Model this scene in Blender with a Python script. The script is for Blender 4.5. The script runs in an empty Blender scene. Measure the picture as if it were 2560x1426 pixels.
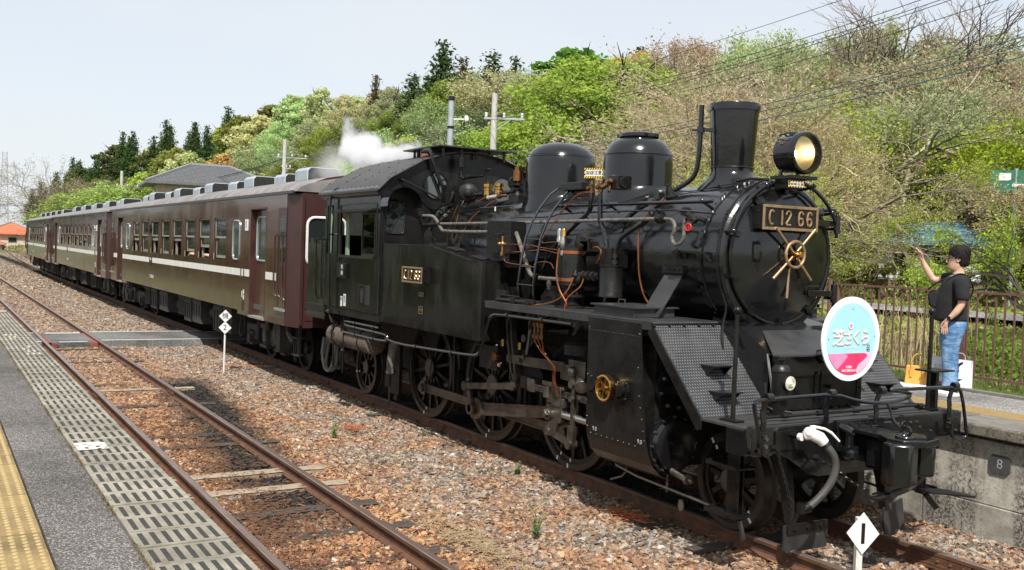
import bpy, bmesh, math, random
import numpy as np
from mathutils import Vector, Matrix, noise
D = bpy.data; SC = bpy.context.scene; COL = SC.collection
rad = math.radians; PI = math.pi
random.seed(7)
# ---------------------------------------------------------------- camera
def _cam():
    yaw, pitch, roll = -1.03216415, -3.48957980e-02, 3.62480605e-02
    cy, sy, cp, sp = math.cos(yaw), math.sin(yaw), math.cos(pitch), math.sin(pitch)
    f = Vector((sy*cp, cy*cp, sp)); r = Vector((cy, -sy, 0)); u = r.cross(f)
    cr, sr = math.cos(roll), math.sin(roll)
    r2 = cr*r + sr*u; u2 = -sr*r + cr*u
    cam = D.objects.new('camera', D.cameras.new('camera')); COL.objects.link(cam)
    m = Matrix((r2, u2, -f)).transposed().to_4x4(); m.translation = (10.6666, -6.76357, 2.39676)
    cam.matrix_world = m
    cam.data.sensor_width = 36; cam.data.lens = 36*2450.86/2560; cam.data.clip_end = 5000; cam.data.clip_start = .05
    SC.camera = cam
_cam()
SUN_AZ, SUN_EL = rad(-32), rad(52)     # azimuth from +X, counter-clockwise
def _light():
    w = D.worlds.new('World'); SC.world = w; w.use_nodes = True
    n, l = w.node_tree.nodes, w.node_tree.links
    bg = n['Background']; bg.inputs[1].default_value = .13
    sky = n.new('ShaderNodeTexSky'); sky.sky_type = 'NISHITA'; sky.sun_disc = False
    sky.sun_elevation = SUN_EL; sky.sun_rotation = rad(90) - SUN_AZ
    sky.air_density = 1.0; sky.dust_density = 1.5; sky.ozone_density = 1.0
    tc = n.new('ShaderNodeTexCoord'); mp = n.new('ShaderNodeMapping'); mp.inputs['Scale'].default_value = (1.2, 1.2, 3.5)
    nz = n.new('ShaderNodeTexNoise'); nz.inputs['Scale'].default_value = 1.7; nz.inputs['Detail'].default_value = 6; nz.inputs['Roughness'].default_value = .55
    cr = n.new('ShaderNodeValToRGB'); cr.color_ramp.elements[0].position = .3; cr.color_ramp.elements[0].color = (.70, .70, .70, 1)
    cr.color_ramp.elements[1].position = .75; cr.color_ramp.elements[1].color = (.95, .95, .95, 1)
    mx = n.new('ShaderNodeMix'); mx.data_type = 'RGBA'
    mx.inputs[7].default_value = (4.45, 4.62, 4.8, 1)      # thin white cloud veil
    l.new(tc.outputs['Generated'], mp.inputs[0]); l.new(mp.outputs[0], nz.inputs[0]); l.new(nz.outputs[0], cr.inputs[0])
    l.new(cr.outputs[0], mx.inputs[0]); l.new(sky.outputs[0], mx.inputs[6]); l.new(mx.outputs[2], bg.inputs[0])
    s = D.lights.new('sun', 'SUN'); s.energy = 4.1; s.angle = rad(.8); s.color = (1, .955, .89)
    o = D.objects.new('sun', s); COL.objects.link(o)
    d = Vector((math.cos(SUN_EL)*math.cos(SUN_AZ), math.cos(SUN_EL)*math.sin(SUN_AZ), math.sin(SUN_EL)))
    o.rotation_euler = d.to_track_quat('Z', 'Y').to_euler()
_light()
SC.view_settings.view_transform = 'Standard'; SC.view_settings.look = 'None'; SC.view_settings.gamma = 1
SC.view_settings.use_curve_mapping = False
SC.view_settings.exposure = 0.55
# ---------------------------------------------------------------- helpers
def ortho(d):
    d = Vector(d).normalized(); a = Vector((0, 0, 1)) if abs(d.z) < .9 else Vector((1, 0, 0))
    u = d.cross(a).normalized(); return u, d.cross(u).normalized()
class MB:
    def __init__(s): s.v = []; s.f = []; s.m = []; s.cur = 0
    def add(s, vs, fs):
        o = len(s.v); s.v.extend([tuple(p) for p in vs]); s.f.extend([tuple(i+o for i in f) for f in fs]); s.m.extend([s.cur]*len(fs)); return s
    def bx(s, x0, x1, y0, y1, z0, z1):
        return s.add([(x0,y0,z0),(x1,y0,z0),(x1,y1,z0),(x0,y1,z0),(x0,y0,z1),(x1,y0,z1),(x1,y1,z1),(x0,y1,z1)],
                     [(0,3,2,1),(4,5,6,7),(0,1,5,4),(1,2,6,5),(2,3,7,6),(3,0,4,7)])
    def box(s, c, size, rz=0, M=None):
        hx, hy, hz = size[0]/2, size[1]/2, size[2]/2
        R = M if M is not None else Matrix.Rotation(rz, 3, 'Z'); c = Vector(c)
        vs = [c + R @ Vector(p) for p in [(-hx,-hy,-hz),(hx,-hy,-hz),(hx,hy,-hz),(-hx,hy,-hz),(-hx,-hy,hz),(hx,-hy,hz),(hx,hy,hz),(-hx,hy,hz)]]
        return s.add(vs, [(0,3,2,1),(4,5,6,7),(0,1,5,4),(1,2,6,5),(2,3,7,6),(3,0,4,7)])
    def bar(s, p0, p1, w, h, up=(0,0,1)):           # flat bar from p0 to p1, w across, h along up
        p0, p1 = Vector(p0), Vector(p1); d = (p1-p0).normalized(); a = d.cross(Vector(up)).normalized(); b = a.cross(d)
        vs = [p + a*i*w/2 + b*j*h/2 for p in (p0, p1) for i, j in ((-1,-1),(1,-1),(1,1),(-1,1))]
        return s.add(vs, [(0,1,2,3),(7,6,5,4),(0,4,5,1),(1,5,6,2),(2,6,7,3),(3,7,4,0)])
    def cyl(s, p0, p1, r0, r1=None, n=16, caps=True):
        r1 = r0 if r1 is None else r1; p0, p1 = Vector(p0), Vector(p1); u, w = ortho(p1-p0)
        vs = [p + (u*math.cos(2*PI*i/n) + w*math.sin(2*PI*i/n))*r for p, r in ((p0, r0), (p1, r1)) for i in range(n)]
        fs = [(i, (i+1) % n, n+(i+1) % n, n+i) for i in range(n)]
        if caps: fs += [tuple(range(n))[::-1], tuple(range(n, 2*n))]
        return s.add(vs, fs)
    def lathe(s, prof, o=(0,0,0), ax=(0,0,1), n=32, caps=True):   # prof: (radius, height)
        o = Vector(o); ax = Vector(ax).normalized(); u, w = ortho(ax); k = len(prof)
        vs = [o + ax*h + (u*math.cos(2*PI*i/n) + w*math.sin(2*PI*i/n))*r for r, h in prof for i in range(n)]
        fs = [(j*n+i, j*n+(i+1) % n, (j+1)*n+(i+1) % n, (j+1)*n+i) for j in range(k-1) for i in range(n)]
        if caps: fs += [tuple(range(n))[::-1], tuple(range((k-1)*n, k*n))]
        return s.add(vs, fs)
    def tube(s, pts, r, n=8, sm=0, caps=True):
        P = [Vector(p) for p in pts]
        for _ in range(sm):                           # chaikin corner cutting
            Q = [P[0]]
            for a, b in zip(P, P[1:]): Q += [a*.75+b*.25, a*.25+b*.75]
            P = Q + [P[-1]]
        rs = r if isinstance(r, (list, tuple)) else [r]*len(P)
        if len(rs) != len(P): rs = [rs[0] + (rs[-1]-rs[0])*i/(len(P)-1) for i in range(len(P))]
        u = None; vs = []
        for i, p in enumerate(P):
            d = (P[min(i+1, len(P)-1)] - P[max(i-1, 0)]); d = d.normalized() if d.length > 1e-9 else Vector((0,0,1))
            if u is None: u, w = ortho(d)
            else:
                u = (u - d*u.dot(d)); u = u.normalized() if u.length > 1e-6 else ortho(d)[0]; w = d.cross(u)
            vs += [p + (u*math.cos(2*PI*k/n) + w*math.sin(2*PI*k/n))*rs[i] for k in range(n)]
        fs = [(j*n+i, j*n+(i+1) % n, (j+1)*n+(i+1) % n, (j+1)*n+i) for j in range(len(P)-1) for i in range(n)]
        if caps: fs += [tuple(range(n))[::-1], tuple(range((len(P)-1)*n, len(P)*n))]
        return s.add(vs, fs)
    def prism(s, poly, ax, a, b):                     # poly of 2D points, extruded along ax ('x': (y,z), 'y': (x,z), 'z': (x,y))
        g = {'x': lambda p, t: (t, p[0], p[1]), 'y': lambda p, t: (p[0], t, p[1]), 'z': lambda p, t: (p[0], p[1], t)}[ax]
        n = len(poly); vs = [g(p, a) for p in poly] + [g(p, b) for p in poly]
        return s.add(vs, [tuple(range(n))[::-1], tuple(range(n, 2*n))] + [(i, (i+1) % n, n+(i+1) % n, n+i) for i in range(n)])
    def sph(s, c, r, n=12, sc=(1,1,1)):
        k = n//2; prof = [(max(math.sin(PI*i/k), .001)*r, -math.cos(PI*i/k)*r) for i in range(k+1)]
        o = len(s.v); s.lathe(prof, (0,0,0), (0,0,1), n, True); c = Vector(c)
        for i in range(o, len(s.v)):
            p = s.v[i]; s.v[i] = (c.x+p[0]*sc[0], c.y+p[1]*sc[1], c.z+p[2]*sc[2])
        return s
    def torus(s, c, ax, R, r, n=32, k=8, a0=0, a1=2*PI):
        c = Vector(c); u, w = ortho(ax); full = abs(a1-a0-2*PI) < 1e-6; N = n if full else n+1
        pts = [c + (u*math.cos(a0+(a1-a0)*i/n) + w*math.sin(a0+(a1-a0)*i/n))*R for i in range(N)]
        if full: pts += [pts[0]]
        return s.tube(pts, r, k, caps=not full)
    def grid(s, fn, nu, nv):                          # fn(i/nu, j/nv) -> point
        vs = [fn(i/nu, j/nv) for i in range(nu+1) for j in range(nv+1)]
        return s.add(vs, [(i*(nv+1)+j, (i+1)*(nv+1)+j, (i+1)*(nv+1)+j+1, i*(nv+1)+j+1) for i in range(nu) for j in range(nv)])
    def bolts(s, pts, ax, r=.012, h=.012):
        ax = Vector(ax)
        for p in pts: p = Vector(p); s.cyl(p - ax*.004, p + ax*h, r, r*.7, 6)
        return s
def mesh_of(mb, name, mats, smooth=True, ang=35, loc=(0,0,0)):
    me = D.meshes.new(name); L = loc
    me.from_pydata([(p[0]-L[0], p[1]-L[1], p[2]-L[2]) for p in mb.v], [], mb.f)
    mats = mats if isinstance(mats, (list, tuple)) else [mats]
    for m in mats: me.materials.append(m)
    if len(mats) > 1: me.polygons.foreach_set('material_index', mb.m)
    bm = bmesh.new(); bm.from_mesh(me); bmesh.ops.recalc_face_normals(bm, faces=bm.faces); bm.to_mesh(me); bm.free()
    if smooth:
        me.polygons.foreach_set('use_smooth', [True]*len(me.polygons)); me.set_sharp_from_angle(angle=rad(ang))
    me.update(); return me
def wloc(o):
    p = Vector((0,0,0))
    while o is not None: p += o.location; o = o.parent
    return p
def link(name, me, parent=None, loc=(0,0,0)):
    o = D.objects.new(name, me); COL.objects.link(o); o.location = loc
    if parent is not None: o.parent = parent
    return o
def part(name, mb, mat, parent, smooth=True, bev=0, ang=35, label=None, stuff=False):   # geometry given in world coordinates
    o = link(name, mesh_of(mb, name, mat, smooth, ang, wloc(parent)), parent)
    if bev:
        b = o.modifiers.new('bevel', 'BEVEL'); b.width = bev; b.segments = 2; b.limit_method = 'ANGLE'; b.angle_limit = rad(40); b.harden_normals = False
    if label: o['label'] = label
    if stuff: o['kind'] = 'stuff'
    return o
def tag(o, label=None, cat=None, group=None, kind=None):
    if label: o['label'] = label
    if cat: o['category'] = cat
    if group: o['group'] = group
    if kind: o['kind'] = kind
    return o
def thing(name, loc, label, cat, group=None, rz=0):
    o = D.objects.new(name, None); COL.objects.link(o); o.location = loc; o.rotation_euler = (0,0,rz); o.empty_display_size = .2
    return tag(o, label, cat, group)
def single(name, mb, mat, label=None, cat=None, group=None, kind=None, smooth=True, bev=0, loc=(0,0,0), ang=35):
    o = link(name, mesh_of(mb, name, mat, smooth, ang, loc), None, loc)
    if bev:
        b = o.modifiers.new('bevel', 'BEVEL'); b.width = bev; b.segments = 2; b.limit_method = 'ANGLE'; b.angle_limit = rad(40)
    return tag(o, label, cat, group, kind)
def copy_tree(o, parent=None):
    c = o.copy(); COL.objects.link(c); c.parent = parent
    for ch in list(o.children): copy_tree(ch, c)
    return c
def text_mesh(s, size, depth=0, bold=0, name='lettering', sx=1, spacing=1):
    cu = D.curves.new('t', 'FONT'); cu.body = s; cu.size = size; cu.extrude = depth; cu.offset = bold; cu.align_x = 'CENTER'; cu.align_y = 'CENTER'
    cu.resolution_u = 4; cu.space_character = spacing
    o = D.objects.new('t', cu); COL.objects.link(o)
    me = D.meshes.new_from_object(o.evaluated_get(bpy.context.evaluated_depsgraph_get()))
    D.objects.remove(o); D.curves.remove(cu); me.name = name
    if sx != 1: me.transform(Matrix.Diagonal((sx, 1, 1, 1)))
    return me
def lettering(s, size, loc, n, mat, parent, depth=.002, up=(0,0,1), bold=0, sx=1, name='lettering', spacing=1):
    me = text_mesh(s, size, depth, bold, name, sx, spacing); me.materials.clear(); me.materials.append(mat)
    n = Vector(n).normalized(); up = Vector(up); r = up.cross(n).normalized(); up = n.cross(r)
    M = Matrix((r, up, n)).transposed().to_4x4(); me.transform(M)
    o = D.objects.new(name, me); COL.objects.link(o); o.location = Vector(loc) - wloc(parent); o.parent = parent
    return o
# ---------------------------------------------------------------- materials
def newmat(name):
    m = D.materials.new(name); m.use_nodes = True; nt = m.node_tree
    return m, nt.nodes, nt.links, nt.nodes['Principled BSDF']
def nnoise(n, l, scale, detail=4, vec=None, rough=.6, map_scale=None, coord='Object'):
    nz = n.new('ShaderNodeTexNoise'); nz.inputs['Scale'].default_value = scale; nz.inputs['Detail'].default_value = detail; nz.inputs['Roughness'].default_value = rough
    if vec is None:
        if coord == 'World': g = n.new('ShaderNodeNewGeometry'); vec = g.outputs['Position']
        else: t = n.new('ShaderNodeTexCoord'); vec = t.outputs[coord]
    if map_scale: mp = n.new('ShaderNodeMapping'); mp.inputs['Scale'].default_value = map_scale; l.new(vec, mp.inputs[0]); vec = mp.outputs[0]
    l.new(vec, nz.inputs[0]); return nz
def ramp(n, l, src, stops):
    cr = n.new('ShaderNodeValToRGB'); e = cr.color_ramp.elements
    while len(e) < len(stops): e.new(.5)
    for i, (p, c) in enumerate(stops):
        e[i].position = p; e[i].color = (c[0], c[1], c[2], 1) if isinstance(c, (tuple, list)) else (c, c, c, 1)
    l.new(src, cr.inputs[0]); return cr
def mixc(n, l, fac, a, b, mode='MIX'):
    mx = n.new('ShaderNodeMix'); mx.data_type = 'RGBA'; mx.blend_type = mode
    for sock, val in ((mx.inputs[0], fac), (mx.inputs[6], a), (mx.inputs[7], b)):
        if hasattr(val, 'links') or hasattr(val, 'is_linked'): l.new(val, sock)
        elif isinstance(val, (tuple, list)): sock.default_value = (*val[:3], 1)
        else: sock.default_value = val
    return mx.outputs[2]
def M(name, c1, c2=None, sc=6, rough=.6, rough2=None, metal=0, bump=0, bs=40, ms=None, lo=.35, hi=.65, coat=0, coord='Object', det=5, bms=None, spec=.5):
    m, n, l, b = newmat(name); b.inputs['Metallic'].default_value = metal; b.inputs['Specular IOR Level'].default_value = spec
    b.inputs['Coat Weight'].default_value = coat; b.inputs['Coat Roughness'].default_value = .12
    c2 = c2 or tuple(x*.8 for x in c1); rough2 = rough if rough2 is None else rough2
    nz = nnoise(n, l, sc, det, map_scale=ms, coord=coord)
    cr = ramp(n, l, nz.outputs[0], [(lo, c1), (hi, c2)]); l.new(cr.outputs[0], b.inputs['Base Color'])
    rr = ramp(n, l, nz.outputs[0], [(lo, rough), (hi, rough2)]); l.new(rr.outputs[0], b.inputs['Roughness'])
    if bump:
        n2 = nnoise(n, l, bs, 3, map_scale=bms, coord=coord); bp = n.new('ShaderNodeBump'); bp.inputs['Strength'].default_value = bump; bp.inputs['Distance'].default_value = .02
        l.new(n2.outputs[0], bp.inputs['Height']); l.new(bp.outputs[0], b.inputs['Normal'])
    return m
BLK = M('gloss_black_paint', (.006,.0065,.0075), (.010,.010,.010), 3, .12, .24, bump=.14, bs=5, lo=.4, hi=.7, coat=.25)
BLK2 = M('boiler_black_paint', (.0065,.007,.008), (.013,.013,.012), 2.5, .13, .3, bump=.26, bs=7, lo=.35, hi=.7, coat=.3)
SATIN = M('satin_black_paint', (.006,.006,.006), (.013,.012,.011), 4, .24, .4, bump=.12, bs=22, spec=.36)
GRIME = M('grimy_black_iron', (.008,.0075,.007), (.019,.0165,.014), 8, .42, .65, bump=.3, bs=25, spec=.3)
UNDER = M('dusty_underframe_paint', (.022,.021,.019), (.06,.054,.045), 7, .6, .85, bump=.25, bs=30)
DECK = M('deck_grey_black', (.022,.023,.025), (.042,.041,.04), 5, .38, .55, bump=.2, bs=25)
STEEL = M('oily_rod_steel', (.115,.10,.085), (.20,.18,.155), 9, .3, .45, metal=.85, bump=.05)
STEEL2 = M('bright_steel', (.42,.40,.37), (.55,.53,.5), 9, .22, .35, metal=.95)
HUB = M('dusty_hub_face', (.10,.088,.075), (.15,.13,.11), 12, .6, .7, metal=.3)
BRASS = M('polished_brass', (.62,.40,.13), (.45,.27,.08), 9, .2, .35, metal=1)
PLATEBR = M('number_plate_brass', (.62,.43,.25), (.46,.30,.16), 14, .28, .42, metal=.9)
COPPER = M('copper', (.62,.24,.11), (.40,.14,.07), 12, .22, .4, metal=1)
BRONZE = M('tarnished_bronze', (.26,.14,.06), (.11,.06,.03), 14, .35, .5, metal=.9)
LAG = M('pipe_lagging_cloth', (.19,.175,.145), (.08,.073,.06), 20, .9, .95, bump=.9, bs=16, bms=(6,1,1))
HOSE = M('grey_rubber_hose', (.035,.034,.032), (.06,.058,.053), 10, .55, .7)
HOSE2 = M('pale_dusty_hose', (.15,.145,.13), (.21,.2,.18), 10, .6, .7)
WHITE = M('white_paint', (.74,.74,.72), (.66,.65,.61), 12, .4, .5)
REDP = M('red_paint', (.5,.02,.02), (.4,.02,.02), 12, .4, .5)
CREAM = M('pale_green_cab_paint', (.24,.36,.22), (.2,.3,.18), 6, .5, .6)
DARKIN = M('dark_interior', (.012,.012,.011), (.02,.02,.018), 6, .8, .9)
def tankmat(name, base, dust_or_reflection, amt=1.):
    m, n, l, b = newmat(name)
    st = nnoise(n, l, 2.2, 5, map_scale=(2.2, 2.2, .7)); big = nnoise(n, l, 1.1, 4)
    f1 = ramp(n, l, st.outputs[0], [(.42, 0), (.75, .8*amt)]); f2 = ramp(n, l, big.outputs[0], [(.38, 0), (.62, 1)])
    f = mixc(n, l, 1, f1.outputs[0], f2.outputs[0], 'MULTIPLY')
    c = mixc(n, l, f, base, dust_or_reflection); l.new(c, b.inputs['Base Color'])
    r = ramp(n, l, f, [(0, .15), (1, .42)]); b.inputs['Specular IOR Level'].default_value = .38; l.new(r.outputs[0], b.inputs['Roughness'])
    w = nnoise(n, l, 4, 2); bp = n.new('ShaderNodeBump'); bp.inputs['Strength'].default_value = .12; bp.inputs['Distance'].default_value = .02
    l.new(w.outputs[0], bp.inputs['Height']); l.new(bp.outputs[0], b.inputs['Normal'])
    return m
TANK = tankmat('streaked_black_tank_paint', (.007,.007,.0068), (.034,.031,.024))
BUNK = tankmat('dusty_olive_black_paint', (.014,.0145,.010), (.055,.052,.034), 1.)
def glassmat(name, tint=(.02,.025,.025), rough=.03, alpha=1):
    m, n, l, b = newmat(name); b.inputs['Base Color'].default_value = (*tint, 1); b.inputs['Roughness'].default_value = rough
    b.inputs['Specular IOR Level'].default_value = 1.0; b.inputs['IOR'].default_value = 1.7
    if alpha < 1: b.inputs['Alpha'].default_value = alpha
    w = nnoise(n, l, 2.5, 1); bp = n.new('ShaderNodeBump'); bp.inputs['Strength'].default_value = .06; bp.inputs['Distance'].default_value = .03
    l.new(w.outputs[0], bp.inputs['Height']); l.new(bp.outputs[0], b.inputs['Normal'])
    return m
GLASS = glassmat('window_glass'); GLASS2 = glassmat('pale_window_glass', (.05,.07,.06), .05)
def clearglass(name):
    m, n, l, b = newmat(name); n.remove(b); out = n['Material Output']
    g = n.new('ShaderNodeBsdfGlossy'); g.inputs['Roughness'].default_value = .02; t = n.new('ShaderNodeBsdfTransparent'); t.inputs[0].default_value = (.85,.9,.87,1)
    fr = n.new('ShaderNodeFresnel'); fr.inputs[0].default_value = 1.5; mx = n.new('ShaderNodeMixShader')
    l.new(fr.outputs[0], mx.inputs[0]); l.new(t.outputs[0], mx.inputs[1]); l.new(g.outputs[0], mx.inputs[2]); l.new(mx.outputs[0], out.inputs[0]); return m
CLEAR = clearglass('clear_glass')
# ---------------------------------------------------------------- ground, hill
def lerp_tab(t, tab):
    if t <= tab[0][0]: return tab[0][1]
    for (a, va), (b, vb) in zip(tab, tab[1:]):
        if t <= b: return va + (vb-va)*(t-a)/(b-a)
    return tab[-1][1]
def sstep(a, b, x):
    t = min(max((x-a)/(b-a), 0), 1); return t*t*(3-2*t)
RIDGE = [(-900,-3),(-415,-2.5),(-330,-1.0),(-300,3),(-285,10),(-256,12.6),(-224,14.6),(-192,15.8),(-165,17.6),(-138,18.2),(-110,16.3),(-92,15.2),(-79,14.3),(-65,12.9),(-55,12.5),(-45,12.2),(-36,10.8),(-27,9),(-22,8.4),(-15,8),(60,7.5),(150,3)]
FOOT = [(-420,10),(-300,11),(-250,13),(-200,16),(-150,18),(-110,20)]
WID = [(-420,12),(-300,13),(-250,18),(-200,24),(-150,30),(-110,36)]
def HZ(x, y):
    if y < 5.1: return -.2
    base = -.2
    if x > -25:
        k = sstep(-25, -12, x)
        bank = lerp_tab(y, [(5.1,-.2),(5.6,.25),(8,.35),(10.5,1.15),(15.5,1.35),(20,1.2)])
        base = -.2*(1-k) + bank*k
    rz = lerp_tab(x, RIDGE)
    t = (y-lerp_tab(x, FOOT))/lerp_tab(x, WID)
    if t > 0:
        h = rz*sstep(0, 1, t)*1.0 if t < 1 else rz*(1 - .25*sstep(1, 4, t))
        h += noise.noise(Vector((x*.05, y*.05, 0)))*1.2*sstep(0, .5, t)
        base = base*(1-min(t*3, 1)) + h if t < .33 else h
    return base
def build_ground():
    soil = M('soil_and_dry_grass', (.11,.095,.05), (.07,.095,.03), .35, .9, bump=.6, bs=6, coord='World')
    mb = MB(); s = 3000
    mb.add([(-s,-s,-.24),(s,-s,-.24),(s,s,-.24),(-s,s,-.24)], [(0,1,2,3)])
    m, n, l, b = newmat('valley_fields')
    a = nnoise(n, l, .02, 5, coord='World'); c = nnoise(n, l, 1.5, 4, coord='World')
    c1 = ramp(n, l, a.outputs[0], [(.38, (.13,.12,.06)), (.5, (.075,.10,.03)), (.62, (.15,.125,.075))])
    l.new(mixc(n, l, .35, c1.outputs[0], c.outputs[0], 'OVERLAY'), b.inputs['Base Color']); b.inputs['Roughness'].default_value = .95
    single('ground', mb, m, kind='structure', smooth=False)
    # hillside sheet
    xs = sorted(set([-900,-600,-450] + list(range(-400,-60,8)) + list(range(-60,60,3)) + list(range(60,160,12)) + [220]))
    ys = [5.1,5.35,5.6,6.3,7.2,8,9,10,11,12,13,14,15,16,17,18.5,20] + [20+2.5*i for i in range(1,16)] + [62,70,80,95,120,160,240]
    mb = MB(); mb.grid(lambda u, v: (0,0,0), len(xs)-1, len(ys)-1)
    mb.v = [(x, y, HZ(x, y) if not (y == 5.1) else -.3) for x in xs for y in ys]
    m, n, l, b = newmat('leaf_litter_slope')
    a = nnoise(n, l, .25, 6, coord='World'); c = nnoise(n, l, 3, 5, coord='World')
    c1 = ramp(n, l, a.outputs[0], [(.4, (.10,.10,.035)), (.5, (.13,.10,.06)), (.62, (.07,.095,.03))])
    l.new(mixc(n, l, .5, c1.outputs[0], c.outputs[0], 'OVERLAY'), b.inputs['Base Color']); b.inputs['Roughness'].default_value = 1
    bp = n.new('ShaderNodeBump'); bp.inputs['Strength'].default_value = 1; bp.inputs['Distance'].default_value = .15; l.new(c.outputs[0], bp.inputs['Height']); l.new(bp.outputs[0], b.inputs['Normal'])
    single('hillside', mb, m, kind='structure')
build_ground()
# ---------------------------------------------------------------- ballast
def posmask(n, l):
    """dark cinder stain on the siding and under the main track, as world-space mask"""
    g = n.new('ShaderNodeNewGeometry'); sp = n.new('ShaderNodeSeparateXYZ'); l.new(g.outputs['Position'], sp.inputs[0])
    def mth(op, a, b=None, c=None):
        q = n.new('ShaderNodeMath'); q.operation = op
        for i, v in enumerate((a, b, c)):
            if v is None: continue
            if hasattr(v, 'is_linked'): l.new(v, q.inputs[i])
            else: q.inputs[i].default_value = v
        return q.outputs[0]
    nz = nnoise(n, l, 1.6, 4, coord='World')
    nzc = mth('MULTIPLY', mth('SUBTRACT', nz.outputs[0], .5), 1.6)
    y0 = mth('MULTIPLY_ADD', sp.outputs[0], -.10, -3.55)
    dy = mth('ABSOLUTE', mth('SUBTRACT', sp.outputs[1], y0))
    dx = mth('ABSOLUTE', mth('SUBTRACT', sp.outputs[0], -2.6))
    a = mth('ADD', mth('DIVIDE', mth('SUBTRACT', .62, dy), .35), nzc)
    b = mth('ADD', mth('DIVIDE', mth('SUBTRACT', 5.6, dx), 1.2), nzc)
    st = mth('MINIMUM', a, b)
    # between the main rails
    c = mth('ADD', mth('DIVIDE', mth('SUBTRACT', .75, mth('ABSOLUTE', sp.outputs[1])), .3), nzc)
    c = mth('MINIMUM', c, mth('DIVIDE', mth('SUBTRACT', 4.6, sp.outputs[0]), .8))
    f = mth('MAXIMUM', mth('MULTIPLY', st, .9), mth('MULTIPLY', c, .6)); q = n.new('ShaderNodeClamp'); l.new(f, q.inputs[0])
    # siding rust tint
    r = mth('DIVIDE', mth('SUBTRACT', 1.5, mth('ABSOLUTE', mth('ADD', sp.outputs[1], 3.6))), .8); q2 = n.new('ShaderNodeClamp'); l.new(r, q2.inputs[0])
    far = mth('DIVIDE', mth('SUBTRACT', -3, sp.outputs[0]), 14.0); q3 = n.new('ShaderNodeClamp'); l.new(far, q3.inputs[0])
    return q.outputs[0], q2.outputs[0], q3.outputs[0]
def stone_mat(name, random_src, gain=1.0):
    m, n, l, b = newmat(name)
    dark, rust, far = posmask(n, l)
    if random_src == 'inst': o = n.new('ShaderNodeObjectInfo'); rs = o.outputs['Random']
    else: rs = nnoise(n, l, 22, 6, coord='World', rough=.8).outputs[0]
    if random_src == 'inst':
        grey = ramp(n, l, rs, [(0,(.14,.12,.10)),(.16,(.36,.29,.22)),(.32,(.23,.155,.105)),(.46,(.44,.34,.25)),(.6,(.29,.175,.11)),(.72,(.27,.25,.23)),(.84,(.52,.43,.33)),(.93,(.33,.345,.36)),(.985,(.68,.66,.62))])
        rst = ramp(n, l, rs, [(0,(.17,.10,.065)),(.2,(.44,.22,.105)),(.38,(.28,.14,.08)),(.53,(.52,.29,.145)),(.68,(.35,.175,.10)),(.8,(.55,.37,.21)),(.92,(.28,.25,.22)),(.975,(.6,.52,.43))])
        for r_ in (grey, rst): r_.color_ramp.interpolation = 'CONSTANT'
    else:
        grey = ramp(n, l, rs, [(.35,(.09,.065,.045)),(.5,(.22,.16,.115)),(.65,(.30,.23,.17))])
        rst = ramp(n, l, rs, [(.35,(.11,.06,.04)),(.5,(.26,.135,.075)),(.65,(.36,.21,.12))])
    big = nnoise(n, l, .9, 3, coord='World'); bf = ramp(n, l, big.outputs[0], [(.42,0),(.6,.85)])
    rf = mixc(n, l, 1, bf.outputs[0], rust, 'LIGHTEN')
    c = mixc(n, l, rf, grey.outputs[0], rst.outputs[0])
    c = mixc(n, l, mixc(n, l, 1, far, (.75,.75,.75), 'MULTIPLY'), c, grey.outputs[0])
    fine = nnoise(n, l, 60, 4, coord='World'); fc = ramp(n, l, fine.outputs[0], [(.3,.72*gain),(.7,1.25*gain)]); c = mixc(n, l, 1, c, fc.outputs[0], 'MULTIPLY')
    c = mixc(n, l, dark, c, mixc(n, l, rs, (.012,.011,.010), (.05,.043,.036)))
    l.new(c, b.inputs['Base Color']); b.inputs['Roughness'].default_value = .9; b.inputs['Specular IOR Level'].default_value = .25
    bp = n.new('ShaderNodeBump'); bp.inputs['Strength'].default_value = .5; bp.inputs['Distance'].default_value = .01; l.new(fine.outputs[0], bp.inputs['Height']); l.new(bp.outputs[0], b.inputs['Normal'])
    return m
BED = stone_mat('ballast_bed', 'noise', .7)
STONE = stone_mat('ballast_stone', 'inst', .80)
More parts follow.
